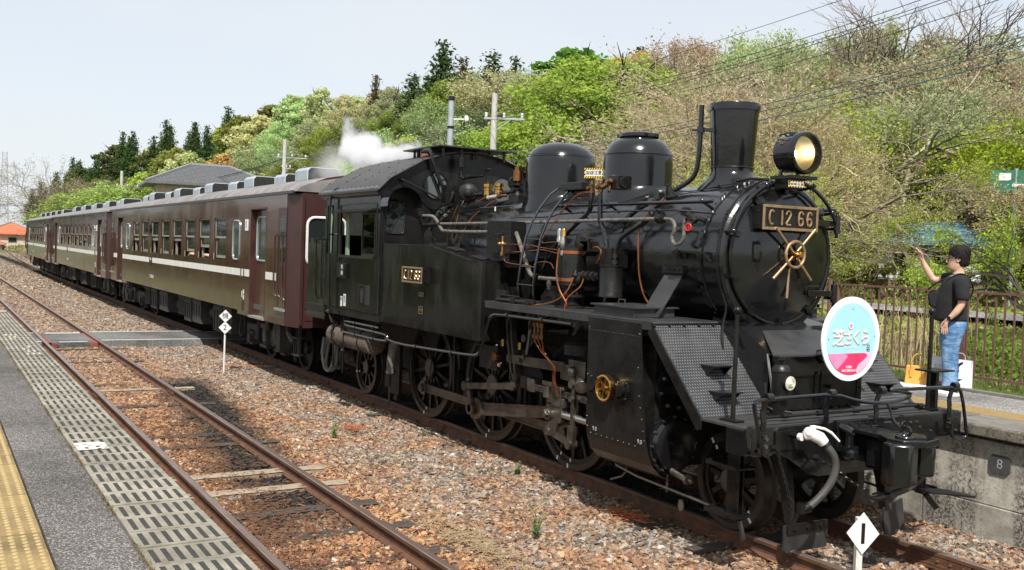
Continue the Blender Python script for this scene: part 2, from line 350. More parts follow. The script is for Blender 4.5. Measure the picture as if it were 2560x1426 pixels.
def gn_scatter(o, kind, density, smin, smax, seed, mat, zoff=0):
    """scatter stones (or needles) made inside the node tree over the object's faces"""
    t = D.node_groups.new('scatter_'+kind, 'GeometryNodeTree'); N, L = t.nodes, t.links
    t.interface.new_socket('Geometry', in_out='INPUT', socket_type='NodeSocketGeometry'); t.interface.new_socket('Geometry', in_out='OUTPUT', socket_type='NodeSocketGeometry')
    gi, go = N.new('NodeGroupInput'), N.new('NodeGroupOutput')
    dp = N.new('GeometryNodeDistributePointsOnFaces'); dp.inputs['Density'].default_value = density; dp.inputs['Seed'].default_value = seed
    L.new(gi.outputs[0], dp.inputs['Mesh'])
    jn = N.new('GeometryNodeJoinGeometry')
    for k in range(7):
        if kind == 'stone':
            ic = N.new('GeometryNodeMeshIcoSphere'); ic.inputs['Radius'].default_value = 1; ic.inputs['Subdivisions'].default_value = 2
        src = ic.outputs[0]
        sp = N.new('GeometryNodeSetPosition'); L.new(src, sp.inputs[0])
        nz = N.new('ShaderNodeTexNoise'); nz.inputs['Scale'].default_value = .9; nz.inputs['Detail'].default_value = 0
        ps = N.new('GeometryNodeInputPosition'); va = N.new('ShaderNodeVectorMath'); va.operation = 'ADD'; va.inputs[1].default_value = (k*7.3, k*3.1, k*5.7)
        L.new(ps.outputs[0], va.inputs[0]); L.new(va.outputs[0], nz.inputs[0])
        sb = N.new('ShaderNodeVectorMath'); sb.operation = 'SUBTRACT'; sb.inputs[1].default_value = (.5,.5,.5); L.new(nz.outputs['Color'], sb.inputs[0])
        ml = N.new('ShaderNodeVectorMath'); ml.operation = 'MULTIPLY'; ml.inputs[1].default_value = (2.6,2.6,2.6); L.new(sb.outputs[0], ml.inputs[0]); L.new(ml.outputs[0], sp.inputs['Offset'])
        tf = N.new('GeometryNodeTransform'); tf.inputs['Scale'].default_value = (1, .62+.07*(k % 4), .45+.06*(k % 3)); L.new(sp.outputs[0], tf.inputs[0])
        sm = N.new('GeometryNodeSetMaterial'); sm.inputs['Material'].default_value = mat; L.new(tf.outputs[0], sm.inputs[0])
        gt = N.new('GeometryNodeGeometryToInstance'); L.new(sm.outputs[0], gt.inputs[0]); L.new(gt.outputs[0], jn.inputs[0])
    ip = N.new('GeometryNodeInstanceOnPoints'); L.new(dp.outputs['Points'], ip.inputs['Points']); L.new(jn.outputs[0], ip.inputs['Instance']); ip.inputs['Pick Instance'].default_value = True
    rv = N.new('FunctionNodeRandomValue'); rv.data_type = 'FLOAT_VECTOR'; rv.inputs[0].default_value = (-.6,-.6,0); rv.inputs[1].default_value = (.6,.6,6.28)
    L.new(rv.outputs[0], ip.inputs['Rotation'])
    rs = N.new('FunctionNodeRandomValue'); rs.data_type = 'FLOAT'; rs.inputs[2].default_value = smin; rs.inputs[3].default_value = smax; rs.inputs['Seed'].default_value = 5
    pw = N.new('ShaderNodeMath'); pw.operation = 'MULTIPLY'; pw.inputs[1].default_value = 1
    L.new(rs.outputs[1], pw.inputs[0]); L.new(pw.outputs[0], ip.inputs['Scale'])
    tr = N.new('GeometryNodeTranslateInstances'); tr.inputs['Local Space'].default_value = False
    tv = N.new('FunctionNodeRandomValue'); tv.data_type = 'FLOAT_VECTOR'; tv.inputs[0].default_value = (0,0,zoff-.008); tv.inputs[1].default_value = (0,0,zoff+.012); tv.inputs['Seed'].default_value = 9
    L.new(ip.outputs[0], tr.inputs[0]); L.new(tv.outputs[0], tr.inputs['Translation'])
    jo = N.new('GeometryNodeJoinGeometry'); L.new(gi.outputs[0], jo.inputs[0]); L.new(tr.outputs[0], jo.inputs[0]); L.new(jo.outputs[0], go.inputs[0])
    md = o.modifiers.new('scatter', 'NODES'); md.node_group = t
def bed_z(x, y):
    z = -.165
    if y < -4.95: z += .02
    z += .018*noise.noise(Vector((x*1.1, y*1.1, 3)))
    if -2.6 < y < -1.2: z -= .02
    return z
def curve_y(x):                 # the line bends gently beyond the last carriage
    return 0 if x > -12 else ((-12-x)**2)/5000
def sink(x): return -.08*sstep(-20,-60,x) if x < -20 else 0
def build_ballast():
    def patch(name, x0, x1, nx, rects, label, dens, smin, smax, seed):
        mb = MB()
        for (a, b) in rects:
            ny = max(1, int((b-a)/.18))
            mb.grid(lambda u, v: (x0+(x1-x0)*u, a+(b-a)*v, bed_z(x0+(x1-x0)*u, a+(b-a)*v)+sink(x0+(x1-x0)*u)), nx, ny)
        o = single(name, mb, BED, label, 'gravel', kind='stuff')
        if dens: gn_scatter(o, 'stone', dens, smin, smax, seed, STONE)
    patch('ballast', -13.35, 7.6, 110, [(-5.36, 2.02)], 'rust brown railway ballast stones around the near tracks', 1150, .016, .036, 1)
    patch('ballast', -40, -15.75, 80, [(-5.4, 3.0)], 'grey brown ballast stones beyond the foot crossing', 600, .025, .05, 2)
    patch('ballast', -130, -40, 60, [(-6.5, 3.5)], 'distant pale ballast beside the rear carriages', 60, .04, .08, 3)
    mb = MB(); mb.grid(lambda u, v: (-15.75+2.4*u, -5.3+7.2*v, -.17), 8, 8); single('ballast', mb, BED, 'strip of ballast under the foot crossing', 'gravel', kind='stuff')
build_ballast()
# ---------------------------------------------------------------- tracks
RUST = M('rusty_rail_side', (.14,.062,.03), (.075,.036,.02), 9, .7, .85, bump=.3, bs=60, coord='World')
RAILT = M('worn_rail_head', (.20,.12,.085), (.34,.27,.23), 6, .34, .5, metal=.6, bump=.08, ms=(.4,12,3), coord='World')
RAILT2 = M('polished_rail_head', (.42,.33,.28), (.25,.15,.11), 6, .25, .42, metal=.75, ms=(.4,12,3), coord='World')
def woodmat(name, c1, c2):
    m, n, l, b = newmat(name); g = nnoise(n, l, 14, 6, map_scale=(3, .35, 3), rough=.75); k = nnoise(n, l, 2, 3)
    c = ramp(n, l, g.outputs[0], [(.3, tuple(x*.35 for x in c1)), (.45, c1), (.7, c2)])
    l.new(mixc(n, l, .3, c.outputs[0], k.outputs[0], 'OVERLAY'), b.inputs['Base Color']); b.inputs['Roughness'].default_value = .9
    bp = n.new('ShaderNodeBump'); bp.inputs['Strength'].default_value = .8; bp.inputs['Distance'].default_value = .02; l.new(g.outputs[0], bp.inputs['Height']); l.new(bp.outputs[0], b.inputs['Normal']); return m
WOODD = woodmat('weathered_dark_sleeper', (.05,.04,.032), (.11,.088,.07))
WOODL = woodmat('bleached_pale_sleeper', (.30,.235,.165), (.46,.38,.28))
def rail_bmesh(y, x0, x1, gauge_side, step=None):
    prof = [(-.055,-.14),(.055,-.14),(.055,-.128),(.012,-.108),(.010,-.042),(.033,-.034),(.033,-.006),(.026,0),(-.026,0),(-.033,-.006),(-.033,-.034),(-.010,-.042),(-.012,-.108),(-.055,-.128)]
    xs = [x0]; 
    k = x0
    while k < -12: xs.append(k); k += 4
    xs += [-12, x1]; xs = sorted(set(xs)); mb = MB(); n = len(prof)
    vs = [(x, y+(curve_y(x) if y > -2 else 0)+p[0], p[1]+sink(x)) for x in xs for p in prof]
    fs = []; ms = []
    for j in range(len(xs)-1):
        for i in range(n):
            fs.append((j*n+i, j*n+(i+1) % n, (j+1)*n+(i+1) % n, (j+1)*n+i)); ms.append(1 if i in (6, 7, 8) else 0)
    fs.append(tuple(range(n))); ms.append(0); fs.append(tuple(range((len(xs)-1)*n, len(xs)*n))[::-1]); ms.append(0)
    mb.add(vs, fs); mb.m = ms; return mb
def build_track(y0, label, head, pale, x1, seed):
    t = thing('railway_track', (0, y0, 0), label, 'track')
    rs = random.Random(seed)
    for s in (-1, 1): part('rail', rail_bmesh(y0+s*.5665, -150, x1, s), [RUST, head], t, smooth=False)
    variants = []
    for k in range(4):
        mb = MB(); L = 2.05; 
        def f(u, v, zz=0): 
            return (-.1+.2*u + .008*noise.noise(Vector((k*3+u*5, v*9, 1))), -L/2+L*v, .0 + .006*noise.noise(Vector((u*6, v*14, k*5+2))))
        mb.grid(f, 4, 20); mb.bx(-.098,.098,-L/2+.004,L/2-.004,-.1,-.012)
        variants.append([mesh_of(mb, 'sleeper', [WOODD], ang=50), mesh_of(mb, 'sleeper', [WOODL], ang=50)])
    i = 0; x = 6.75 if y0 > -1 else 6.62
    while x > -42:
        if not (-15.9 < x < -13.2):
            isp = pale and any(abs(x-p) < .35 for p in (1.0, .22, -6.0, -19.5))
            o = link('sleeper', variants[rs.randrange(4)][1 if isp else 0], t, (x + rs.uniform(-.03,.03), (curve_y(x) if y0 > -1 else 0) + rs.uniform(-.05,.05), sink(x)-.128 + (0.012 if isp else rs.uniform(-.040,-.002))))
            o.rotation_euler.z = rs.uniform(-.02,.02)
        x -= .81; i += 1
    # spikes and plates by each sleeper near the camera
    mb = MB(); x = 6.75 if y0 > -1 else 6.62
    while x > -12:
        for s in (-1, 1):
            for q in (-1, 1):
                yy = y0+s*.5665+q*.075; mb.bx(x-.014,x+.014,yy-.014,yy+.014,-.14,-.112); mb.bx(x-.018,x+.018,yy-.03*q-.014,yy-.03*q+.014,-.124,-.11)
        x -= .81
    part('rail_spikes', mb, RUST, t, smooth=False, stuff=True)
    return t
main = build_track(0, 'main railway track carrying the black locomotive and brown train', RAILT, False, 9.5, 3)
siding = build_track(-3.91, 'empty rusty siding track between near platform and the train', RAILT2, True, 9.5, 4)
for x, y in ((-6.15, -.5665), (5.62, .5665), (-6.15, .5665), (5.62, -.5665), (-1.6, -.5665)):
    for s in (-1, 1):
        mb = MB(); mb.bx(x-.24, x+.24, y+s*.012, y+s*.03, -.105, -.04); mb.bx(x-.24, x+.24, y+s*.018, y+s*.048, -.118, -.1)
        mb.bolts([(x+d, y+s*.03, -.073) for d in (-.18,-.06,.06,.18)], (0, s, 0), .014, .02)
        part('fishplate', mb, RUST, main, smooth=False)
for y in (-4.4765, -3.3435):
    for s in (-1, 1):
        x = -5.6; mb = MB(); mb.bx(x-.24, x+.24, y+s*.012, y+s*.03, -.105, -.04); mb.bolts([(x+d, y+s*.03, -.073) for d in (-.18,-.06,.06,.18)], (0, s, 0), .014, .02)
        part('fishplate', mb, RUST, siding, smooth=False)
# ---------------------------------------------------------------- near platform
def asphalt(name, c1, c2, sc=1):
    m, n, l, b = newmat(name)
    v = n.new('ShaderNodeTexVoronoi'); v.inputs['Scale'].default_value = 130; g = n.new('ShaderNodeNewGeometry'); l.new(g.outputs['Position'], v.inputs[0])
    sp = n.new('ShaderNodeSeparateColor'); l.new(v.outputs['Color'], sp.inputs[0])
    c = ramp(n, l, sp.outputs[0], [(.0, tuple(x*.5 for x in c1)), (.45, c1), (.75, c2), (.97, tuple(min(x*2.3,.6) for x in c2))])
    k = nnoise(n, l, .8*sc, 5, coord='World'); kk = ramp(n, l, k.outputs[0], [(.38,.62),(.5,.95),(.65,1.2)])
    l.new(mixc(n, l, 1, c.outputs[0], kk.outputs[0], 'MULTIPLY'), b.inputs['Base Color']); b.inputs['Roughness'].default_value = .9
    bp = n.new('ShaderNodeBump'); bp.inputs['Strength'].default_value = .7; bp.inputs['Distance'].default_value = .006; l.new(v.outputs['Distance'], bp.inputs['Height']); l.new(bp.outputs[0], b.inputs['Normal']); return m
ASPH = asphalt('platform_asphalt', (.085,.078,.072), (.135,.125,.115)); ASPH2 = asphalt('pale_platform_asphalt', (.17,.16,.152), (.24,.228,.215)); ASPH3 = asphalt('crossing_asphalt', (.10,.10,.095), (.15,.15,.14))
def concmat(name, c1, c2, stain=None, sc=5):
    m, n, l, b = newmat(name); a = nnoise(n, l, sc, 7, coord='World', rough=.7); f = nnoise(n, l, 70, 4, coord='World', rough=.8)
    c = ramp(n, l, a.outputs[0], [(.32, c2), (.6, c1)]).outputs[0]
    c = mixc(n, l, .45, c, f.outputs[0], 'OVERLAY')
    oi = n.new('ShaderNodeObjectInfo'); vr = ramp(n, l, oi.outputs['Random'], [(0,.84),(1,1.1)]); c = mixc(n, l, 1, c, vr.outputs[0], 'MULTIPLY')
    dk = nnoise(n, l, 1.9, 6, coord='World', rough=.7); c = mixc(n, l, ramp(n, l, dk.outputs[0], [(.48,0),(.66,.55)]).outputs[0], c, tuple(x*.38 for x in c2))
    if stain:
        s = nnoise(n, l, 3.0, 6, coord='World', map_scale=(1.2, 1.2, .12), rough=.65); sf = ramp(n, l, s.outputs[0], [(.47,0),(.60,1)])
        p = nnoise(n, l, 34, 6, coord='World', rough=.85); pf = ramp(n, l, p.outputs[0], [(.47,0),(.53,1)])
        fac = mixc(n, l, 1, sf.outputs[0], pf.outputs[0], 'MULTIPLY'); c = mixc(n, l, fac, c, stain)
        p2 = nnoise(n, l, 46, 6, coord='World', rough=.85); pf2 = ramp(n, l, p2.outputs[0], [(.56,0),(.62,.8)]); c = mixc(n, l, pf2.outputs[0], c, stain)
    l.new(c, b.inputs['Base Color']); b.inputs['Roughness'].default_value = .92
    bp = n.new('ShaderNodeBump'); bp.inputs['Strength'].default_value = .6; bp.inputs['Distance'].default_value = .006; l.new(f.outputs[0], bp.inputs['Height']); l.new(bp.outputs[0], b.inputs['Normal']); return m
CONC = concmat('paver_concrete', (.31,.285,.225), (.20,.18,.14)); CONCW = concmat('stained_wall_concrete', (.52,.49,.42), (.34,.315,.265), (.05,.042,.036))
CONCL = concmat('platform_lip_concrete', (.22,.19,.145), (.11,.095,.075), (.05,.045,.04), 9); CONCT = concmat('worn_edge_concrete', (.20,.185,.16), (.14,.13,.115), None, 6)
SLOT = M('dark_groove', (.045,.045,.042), (.07,.07,.065), 20, .8)
YEL = concmat('yellow_tactile_concrete', (.29,.205,.085), (.22,.155,.065)); YELD = M('yellow_tactile_dot', (.40,.30,.14), (.33,.235,.10), 15, .7)
PZ = .80
plat = tag(D.objects.new('platform', None), kind='structure'); COL.objects.link(plat)
mb = MB(); mb.bx(-11.6, 16, -9.4, -5.36, -.3, PZ-.06); part('platform_body', mb, CONCT, plat, smooth=False)
mb = MB(); mb.bx(-11.6, 16, -6.205, -5.822, PZ-.055, PZ-.004); mb.bx(-11.6, 16, -9.4, -6.535, PZ-.055, PZ-.004); part('asphalt_surface', mb, ASPH, plat, smooth=False)
# ramp down to the crossing
mb = MB(); mb.prism([(-11.6,PZ-.004),(-11.6,-.25),(-22,-.25),(-22,.05),(-18,.12),(-15.5,.3)], 'y', -9, -5.34); part('ramp', mb, ASPH3, plat, smooth=False)
mb = MB(); mb.bx(-11.72,-11.602,-9,-5.36,PZ-.03,PZ+.002); part('painted_line', mb, WHITE, plat, smooth=False)
def paver_mesh(seed):
    r = random.Random(seed); mb = MB(); L, W = .294, .46
    xs = [-L/2, -.112, .112, L/2]; ys = [-W/2]; 
    for i in range(7):
        c = -W/2 + .046 + i*.0613; ys += [c-.0135, c+.0135]
    ys.append(W/2)
    for i in range(3):
        for j in range(len(ys)-1):
            slot = i == 1 and j % 2 == 1
            if slot:
                x0, x1, y0, y1 = xs[1], xs[2], ys[j], ys[j+1]; d = -.004; w = (y1-y0)/7
                mb.cur = 1
                for q in range(7):
                    z = d if q % 2 == 0 else d+.0055
                    mb.add([(x0,y0+q*w,z),(x1,y0+q*w,z),(x1,y0+(q+1)*w,z),(x0,y0+(q+1)*w,z)], [(0,1,2,3)])
                    mb.add([(x0,y0+q*w,-.006),(x1,y0+q*w,-.006),(x1,y0+q*w,d+.0055),(x0,y0+q*w,d+.0055)], [(0,1,2,3)])
                mb.cur = 0
            else: mb.add([(xs[i],ys[j],0),(xs[i+1],ys[j],0),(xs[i+1],ys[j+1],0),(xs[i],ys[j+1],0)], [(0,1,2,3)])
    hx, hy = L/2, W/2
    mb.add([(-hx,-hy,0),(hx,-hy,0),(hx,hy,0),(-hx,hy,0),(-hx,-hy,-.07),(hx,-hy,-.07),(hx,hy,-.07),(-hx,hy,-.07)], [(0,1,5,4),(1,2,6,5),(2,3,7,6),(3,0,4,7)])
    return mesh_of(mb, 'paver', [CONC, SLOT], smooth=False)
pm = paver_mesh(1); rp = random.Random(5)
for i in range(92):
    x = 11.4 - .3*i - .15 + .0
    if x < -11.5: break
    o = link('paver', pm, plat, (x + .03, -5.578, PZ + rp.uniform(-.003,.003))); o.rotation_euler = (rp.uniform(-.004,.004), rp.uniform(-.004,.004), 0)
def tactile_mesh(n=5, bars=False, w=.297):
    mb = MB(); mb.bx(-w/2,w/2,-w/2,w/2,-.05,0); mb.cur = 1
    for i in range(n):
        for j in range(1 if bars else n):
            x, y = -w/2+w*(i+.5)/n, -w/2+w*(j+.5)/n
            if bars: mb.bx(-w/2+.02, w/2-.02, x-.011, x+.011, 0, .005)
            else: mb.cyl((x,y,-.001),(x,y,.005),.0175,.0125,10)
    return mesh_of(mb, 'tactile_tile', [YEL, YELD], smooth=False)
tm = tactile_mesh()
for i in range(56):
    x = 9.6 - .3*i; o = link('tactile_tile', tm, plat, (x, -6.368, PZ+rp.uniform(-.002,.002)))
mb = MB()
for i in range(9):
    for j in range(8):
        if rp.random() < .2: continue
        x, y = 2.58+i*.031, -5.785+j*.027; mb.bx(x,x+.0305,y,y+.0265,PZ+.0042+.0003*((i+j)%2),PZ+.0068)
part('painted_patch', mb, M('worn_white_paint', (.62,.6,.56), (.5,.47,.42), 30, .7), plat, smooth=False)
mb = MB()                                        # faded white dabs further along the pavers
for (x, y) in ((-6.4,-5.70),(-6.4,-5.63),(-6.4,-5.56),(-6.1,-5.66),(-6.1,-5.59),(-5.8,-5.66),(-4.6,-5.52),(-4.3,-5.6),(-4.0,-5.57),(-4.0,-5.5),(-3.7,-5.6),(-3.7,-5.53),(-3.7,-5.46)): mb.bx(x-.1,x+.1,y-.014,y+.014,PZ+.004,PZ+.006)
part('painted_dabs', mb, M('faded_white_dab', (.5,.47,.38), (.36,.33,.27), 30, .8), plat, smooth=False)
mb = MB()
for i in range(700):                             # grit and leaf crumbs on the asphalt
    x = 8-20*rp.random(); y = rp.choice((rp.uniform(-6.2,-5.83), rp.uniform(-9,-6.54), -5.84+rp.gauss(0,.03), -6.2+abs(rp.gauss(0,.03)))); s = rp.uniform(.003,.012); a = rp.uniform(0,6.28)
    mb.add([(x,y,PZ-.002),(x+s*math.cos(a),y+s*math.sin(a),PZ+.001),(x+s*math.cos(a+1.3),y+s*math.sin(a+1.3),PZ+.004)], [(0,1,2)])
single('platform_grit', mb, M('leaf_crumb', (.26,.16,.08), (.10,.07,.05), 30, .9), 'leaf crumbs and grit on the near platform asphalt', 'debris', kind='stuff', smooth=False)
# moss and dead grass in the joint between pavers and asphalt
MOSS = M('moss_and_debris', (.13,.12,.03), (.16,.085,.04), 12, .95)
mb = MB()
for i in range(2600):
    x = 7-19*rp.random()**1.3; y = -5.818 + rp.gauss(0, .009)
    if noise.noise(Vector((x*1.5,0,4))) < -.12: continue
    h = rp.uniform(.004,.018); a = rp.uniform(0,6.28); w = rp.uniform(.004,.012)
    mb.add([(x,y,PZ),(x+w*math.cos(a),y+w*math.sin(a),PZ),(x+w*math.cos(a+.8),y+w*.6*math.sin(a+.8),PZ+h)], [(0,1,2)])
single('joint_moss', mb, MOSS, 'strip of moss and dead leaves in the joint beside the pavers', 'moss', kind='stuff', smooth=False)
# ---------------------------------------------------------------- foot crossing
def build_crossing():
    m = MB(); z = .0
    cr = tag(D.objects.new('crossing_path', None), kind='structure'); COL.objects.link(cr)
    def slab(y0, y1, zt, name='crossing_slab', x0=-15.6, x1=-13.4):
        mb = MB(); mb.prism([(x0-.05,-.2),(x1+.05,-.2),(x1,zt),(x0,zt)], 'y', y0, y1); part(name, mb, ASPH3, cr, smooth=False, bev=.01)
        for xx in (x0, x1):
            mb = MB(); s = 1 if xx == x0 else -1; mb.box((xx+s*.05, (y0+y1)/2, zt+.003), (.07, y1-y0-.02, .004)); part('painted_line', mb, WHITE, cr, smooth=False)
    slab(-5.33, -4.53, -.01); slab(-3.30, -.63, -.0); slab(.63, 2.2, -.0); slab(-.5,.5,-.03)
    mb = MB(); mb.prism([(-4.36,-.2),(-3.46,-.2),(-3.46,-.02),(-4.36,-.02)], 'x', -15.6, -13.3)
    part('crossing_slab', mb, ASPH3, cr, smooth=False, bev=.01)
    mb = MB(); mb.bx(-13.37,-13.31,-4.2,-3.6,-.017,-.012); mb.bx(-15.55,-15.45,-4.3,-3.5,-.017,-.012); part('painted_line', mb, WHITE, cr, smooth=False)
    rr = M('red_oxide_block', (.28,.07,.035), (.16,.05,.03), 8, .8)
    mb = MB(); mb.bx(-15.6,-13.2,-4.43,-4.36,-.2,-.03); mb.prism([(-4.43,-13.2),(-4.2,-13.3),(-4.2,-13.36),(-4.43,-13.36)][::-1] and [(-13.2,-.2),(-13.2,-.03),(-13.34,-.03),(-13.34,-.2)], 'y', -4.42, -4.25)
    part('edge_block', mb, rr, cr, smooth=False); mb = MB(); mb.bx(-15.6,-13.2,-3.46,-3.40,-.2,-.03); mb.bx(-13.34,-13.22,-3.58,-3.42,-.2,-.04); part('edge_block', mb, rr, cr, smooth=False)
build_crossing()
# ---------------------------------------------------------------- far platform
FZ = .92
fp = tag(D.objects.new('platform', None), kind='structure'); COL.objects.link(fp)
X0, X1 = -34, 14
mb = MB(); mb.bx(X0, X1, 1.9, 4.6, -.3, FZ-.14); part('retaining_wall', mb, CONCW, fp, smooth=False)
mb = MB()
for k in range(-20, 12):                          # cast panels, slightly proud, with open joints
    x = 4.45+.0+k*1.12; mb = MB(); mb.bx(x+.006, x+1.114, 1.838, 1.9, .17, FZ-.145); part('wall_panel', mb, CONCW, fp, smooth=False, bev=.006)
    mb = MB(); mb.bx(x+.004, x+1.116, 1.826, 1.9, -.3, .164); part('wall_footing', mb, CONCW, fp, smooth=False, bev=.008)
mb = MB(); mb.grid(lambda u, v: (X0+(X1-X0)*u, 1.868 + .004*math.sin(u*300), .17+.01*v), 2, 1)
for k in range(-14, 5):
    x = 4.7+k*2.4; mb = MB(); mb.bx(x+.004, x+2.396, 1.74, 2.36, FZ-.105, FZ); part('edge_slab', mb, [CONCL], fp, smooth=False, bev=.012)
    mb = MB(); mb.bx(x+.02, x+2.38, 1.765, 2.36, FZ+.001, FZ+.004); part('edge_surface', mb, CONCT, fp, smooth=False)
mb = MB(); mb.bx(X0, X1, 2.361, 2.40, FZ-.1, FZ-.002); mb.bx(X0, X1, 2.83, 3.88, FZ-.1, FZ-.002); part('asphalt_surface', mb, ASPH2, fp, smooth=False)
mb = MB(); mb.bx(X0, X1, 3.885, 3.97, FZ-.1, FZ+.03); part('kerb', mb, CONCT, fp, smooth=False)
tb = tactile_mesh(7, True, .43)
for k in range(-34, 18): link('tactile_tile', tb, fp, (3.2+k*.433, 2.616, FZ)).rotation_euler.z = .0
# number plate on the wall
pl = thing('distance_plate', (5.26, 1.836, .57), 'small dark plate numbered 8 on the stained platform wall', 'number plate')
mb = MB(); mb.prism([(5.17,.49),(5.32,.49),(5.35,.52),(5.35,.63),(5.32,.66),(5.17,.66),(5.15,.63),(5.15,.52)], 'y', 1.818, 1.838); part('plate', mb, M('slate_grey_plate', (.05,.052,.055), (.08,.08,.08), 12, .6), pl, smooth=False)
lettering('8', .13, (5.25, 1.817, .575), (0,-1,0), M('faded_chalk_paint', (.45,.45,.42), (.3,.3,.28), 20, .8), pl, .001, bold=-.002)
# grass verge
GRASS = M('verge_grass', (.10,.17,.03), (.17,.19,.05), 5, .9); GRASSD = M('grass_soil', (.07,.075,.03), (.10,.085,.05), 4, 1)
mb = MB(); mb.grid(lambda u, v: (X0+(X1-X0)*u, 3.97+1.7*v, FZ-.03-.9*max(0,(v-.5))**1.4), 40, 6); single('verge', mb, GRASSD, kind='structure')
def grass_tufts(name, label, cat, n, fn, h0, h1, w, mat, seed, lean=.4):
    r = random.Random(seed); mb = MB()
    for _ in range(n):
        p = fn(r)
        if p is None: continue
        x, y, z = p; a = r.uniform(0, 6.28); h = r.uniform(h0, h1); ca, sa = math.cos(a), math.sin(a); ln = r.uniform(0, lean)*h; b = r.uniform(0, 6.28)
        lx, ly = ln*math.cos(b), ln*math.sin(b); ww = w*r.uniform(.6,1.3)
        mb.add([(x-ca*ww,y-sa*ww,z),(x+ca*ww,y+sa*ww,z),(x+lx*.4+ca*ww*.7,y+ly*.4+sa*ww*.7,z+h*.6),(x+lx,y+ly,z+h),(x+lx*.4-ca*ww*.7,y+ly*.4-sa*ww*.7,z+h*.6)], [(0,1,2,4),(4,2,3)])
    return single(name, mb, mat, label, cat, kind='stuff', smooth=False)
grass_tufts('verge_grass', 'bright green grass verge between platform edge and brown fence', 'grass', 26000, lambda r: (r.uniform(-1,7), 3.98+r.random()*1.0, FZ-.04), .02, .09, .003, GRASS, 2)
mb = MB()
for (x, y) in ((4.35,4.1),(4.42,4.12),(3.9,4.05),(3.6,4.15),(4.6,4.2)):
    for k in range(6): a = k*PI/3; mb.add([(x,y,FZ+.06),(x+.02*math.cos(a),y+.02*math.sin(a),FZ+.065),(x+.02*math.cos(a+.7),y+.02*math.sin(a+.7),FZ+.065)], [(0,1,2)])
single('dandelions', mb, M('dandelion_yellow', (.8,.6,.02), None, 10, .7), 'a few yellow dandelions in the verge grass', 'flowers', kind='stuff', smooth=False)
# ---------------------------------------------------------------- steam locomotive (front towards +X)
LO = thing('steam_locomotive', (0,0,0), 'glossy black tank steam engine with brass number plates standing on the middle track', 'locomotive')
def P(name, mb, mat, parent=None, **k): return part(name, mb, mat, parent or LO, **k)
BZ, BR = 2.42, .655                              # boiler axis height and radius
def wheel(x, R, s, nsp, hubr, mark=(), name='driving_wheel', cw=None, back=.0, rod=True):
    y = s*.50; mb = MB(); zc = R
    def ring(prof): # closed ring profile (radius, y outward)
        n = 56; k = len(prof); vs = [(x+r*math.cos(2*PI*i/n), y+s*h, zc+r*math.sin(2*PI*i/n)) for i in range(n) for r, h in prof]
        mb.add(vs, [(i*k+j, i*k+(j+1) % k, ((i+1) % n)*k+(j+1) % k, ((i+1) % n)*k+j) for i in range(n) for j in range(k)])
    ring([(R-.075,0),(R+.028,-.0),(R+.028,.022),(R+.004,.036),(R,.125),(R-.008,.13),(R-.06,.13),(R-.065,.118),(R-.075,.118)])
    w = P(name, mb, [M_TYRE], smooth=True, ang=30)
    mb = MB(); ring([(R-.125,.03),(R-.076,.03),(R-.076,.105),(R-.125,.105)])
    for i in range(nsp):
        a = 2*PI*i/nsp + .2; c, sn = math.cos(a), math.sin(a)
        mb.bar((x+c*hubr*.8, y+s*.07, zc+sn*hubr*.8), (x+c*(R-.1), y+s*.07, zc+sn*(R-.1)), .045, .05, (0,1,0))
    mb.cyl((x, y, zc), (x, y+s*.125, zc), hubr, hubr*.95, 28)
    if cw is not None:
        a0, a1 = cw; pts = [(x+(R-.08)*math.cos(a0+(a1-a0)*t/14), zc+(R-.08)*math.sin(a0+(a1-a0)*t/14)) for t in range(15)] + [(x+.34*R*math.cos(a1-(a1-a0)*t/6*1.0)*1.25, zc+.34*R*math.sin(a1-(a1-a0)*t/6)*1.25) for t in range(7)]
        mb.prism(pts, 'y', y+s*.035, y+s*.11)
    part('spokes', mb, SATIN, w)
    mb = MB(); mb.cyl((x, y+s*.12, zc), (x, y+s*.138, zc), hubr*.82, hubr*.8, 32); mb.cyl((x, y+s*.136, zc), (x, y+s*.146, zc), .012, n=8)
    part('hub_face', mb, HUB, w)
    for (mx, mz) in mark:
        d = Vector((mx-x, 0, mz-zc)).normalized(); c0 = Vector((x, y+s*.1325, zc)) + d*(R-.035); c1 = Vector((x, y+s*.108, zc)) + d*(R-.1)
        mb = MB(); t = Vector((-d.z, 0, d.x)); 
        mb.bar(c0-d*.026, c0+d*.022, .002, .026, t); mb.bar(c1-d*.018+t*.012, c1+d*.018+t*.012, .004, .022, t); part('white_mark', mb, WHITE, w, smooth=False)
    return w
M_TYRE = M('wheel_tyre_black', (.016,.015,.014), (.04,.034,.028), 5, .3, .5, metal=.2, coat=.1)
WA = (rad(60), rad(120))
AX = [(-1.8, ((-1.91,.10),)), (0, ((-.09,.10),)), (1.8, ((1.56,.14),(1.75,.09)))]
for x, mk in AX:
    wheel(x, .70, -1, 14, .155, mk, cw=(rad(62), rad(128))); wheel(x, .70, 1, 14, .155, ())
for x, mk in ((4.28, ((4.56,.13),(4.08,.71))), (-4.12, ((-4.42,.34),))):
    wheel(x, .43, -1, 9, .12 if x < 0 else .13, mk, 'carrying_wheel'); wheel(x, .43, 1, 9, .12, ((x+.1,.06),), 'carrying_wheel')
mb = MB()
for x, r in ((-1.8,.08),(0,.08),(1.8,.08),(4.28,.07),(-4.12,.07)): 
    z = .7 if abs(x) < 2 else .43; mb.cyl((x,-.5,z),(x,.5,z), r, n=14)
P('axles', mb, GRIME)
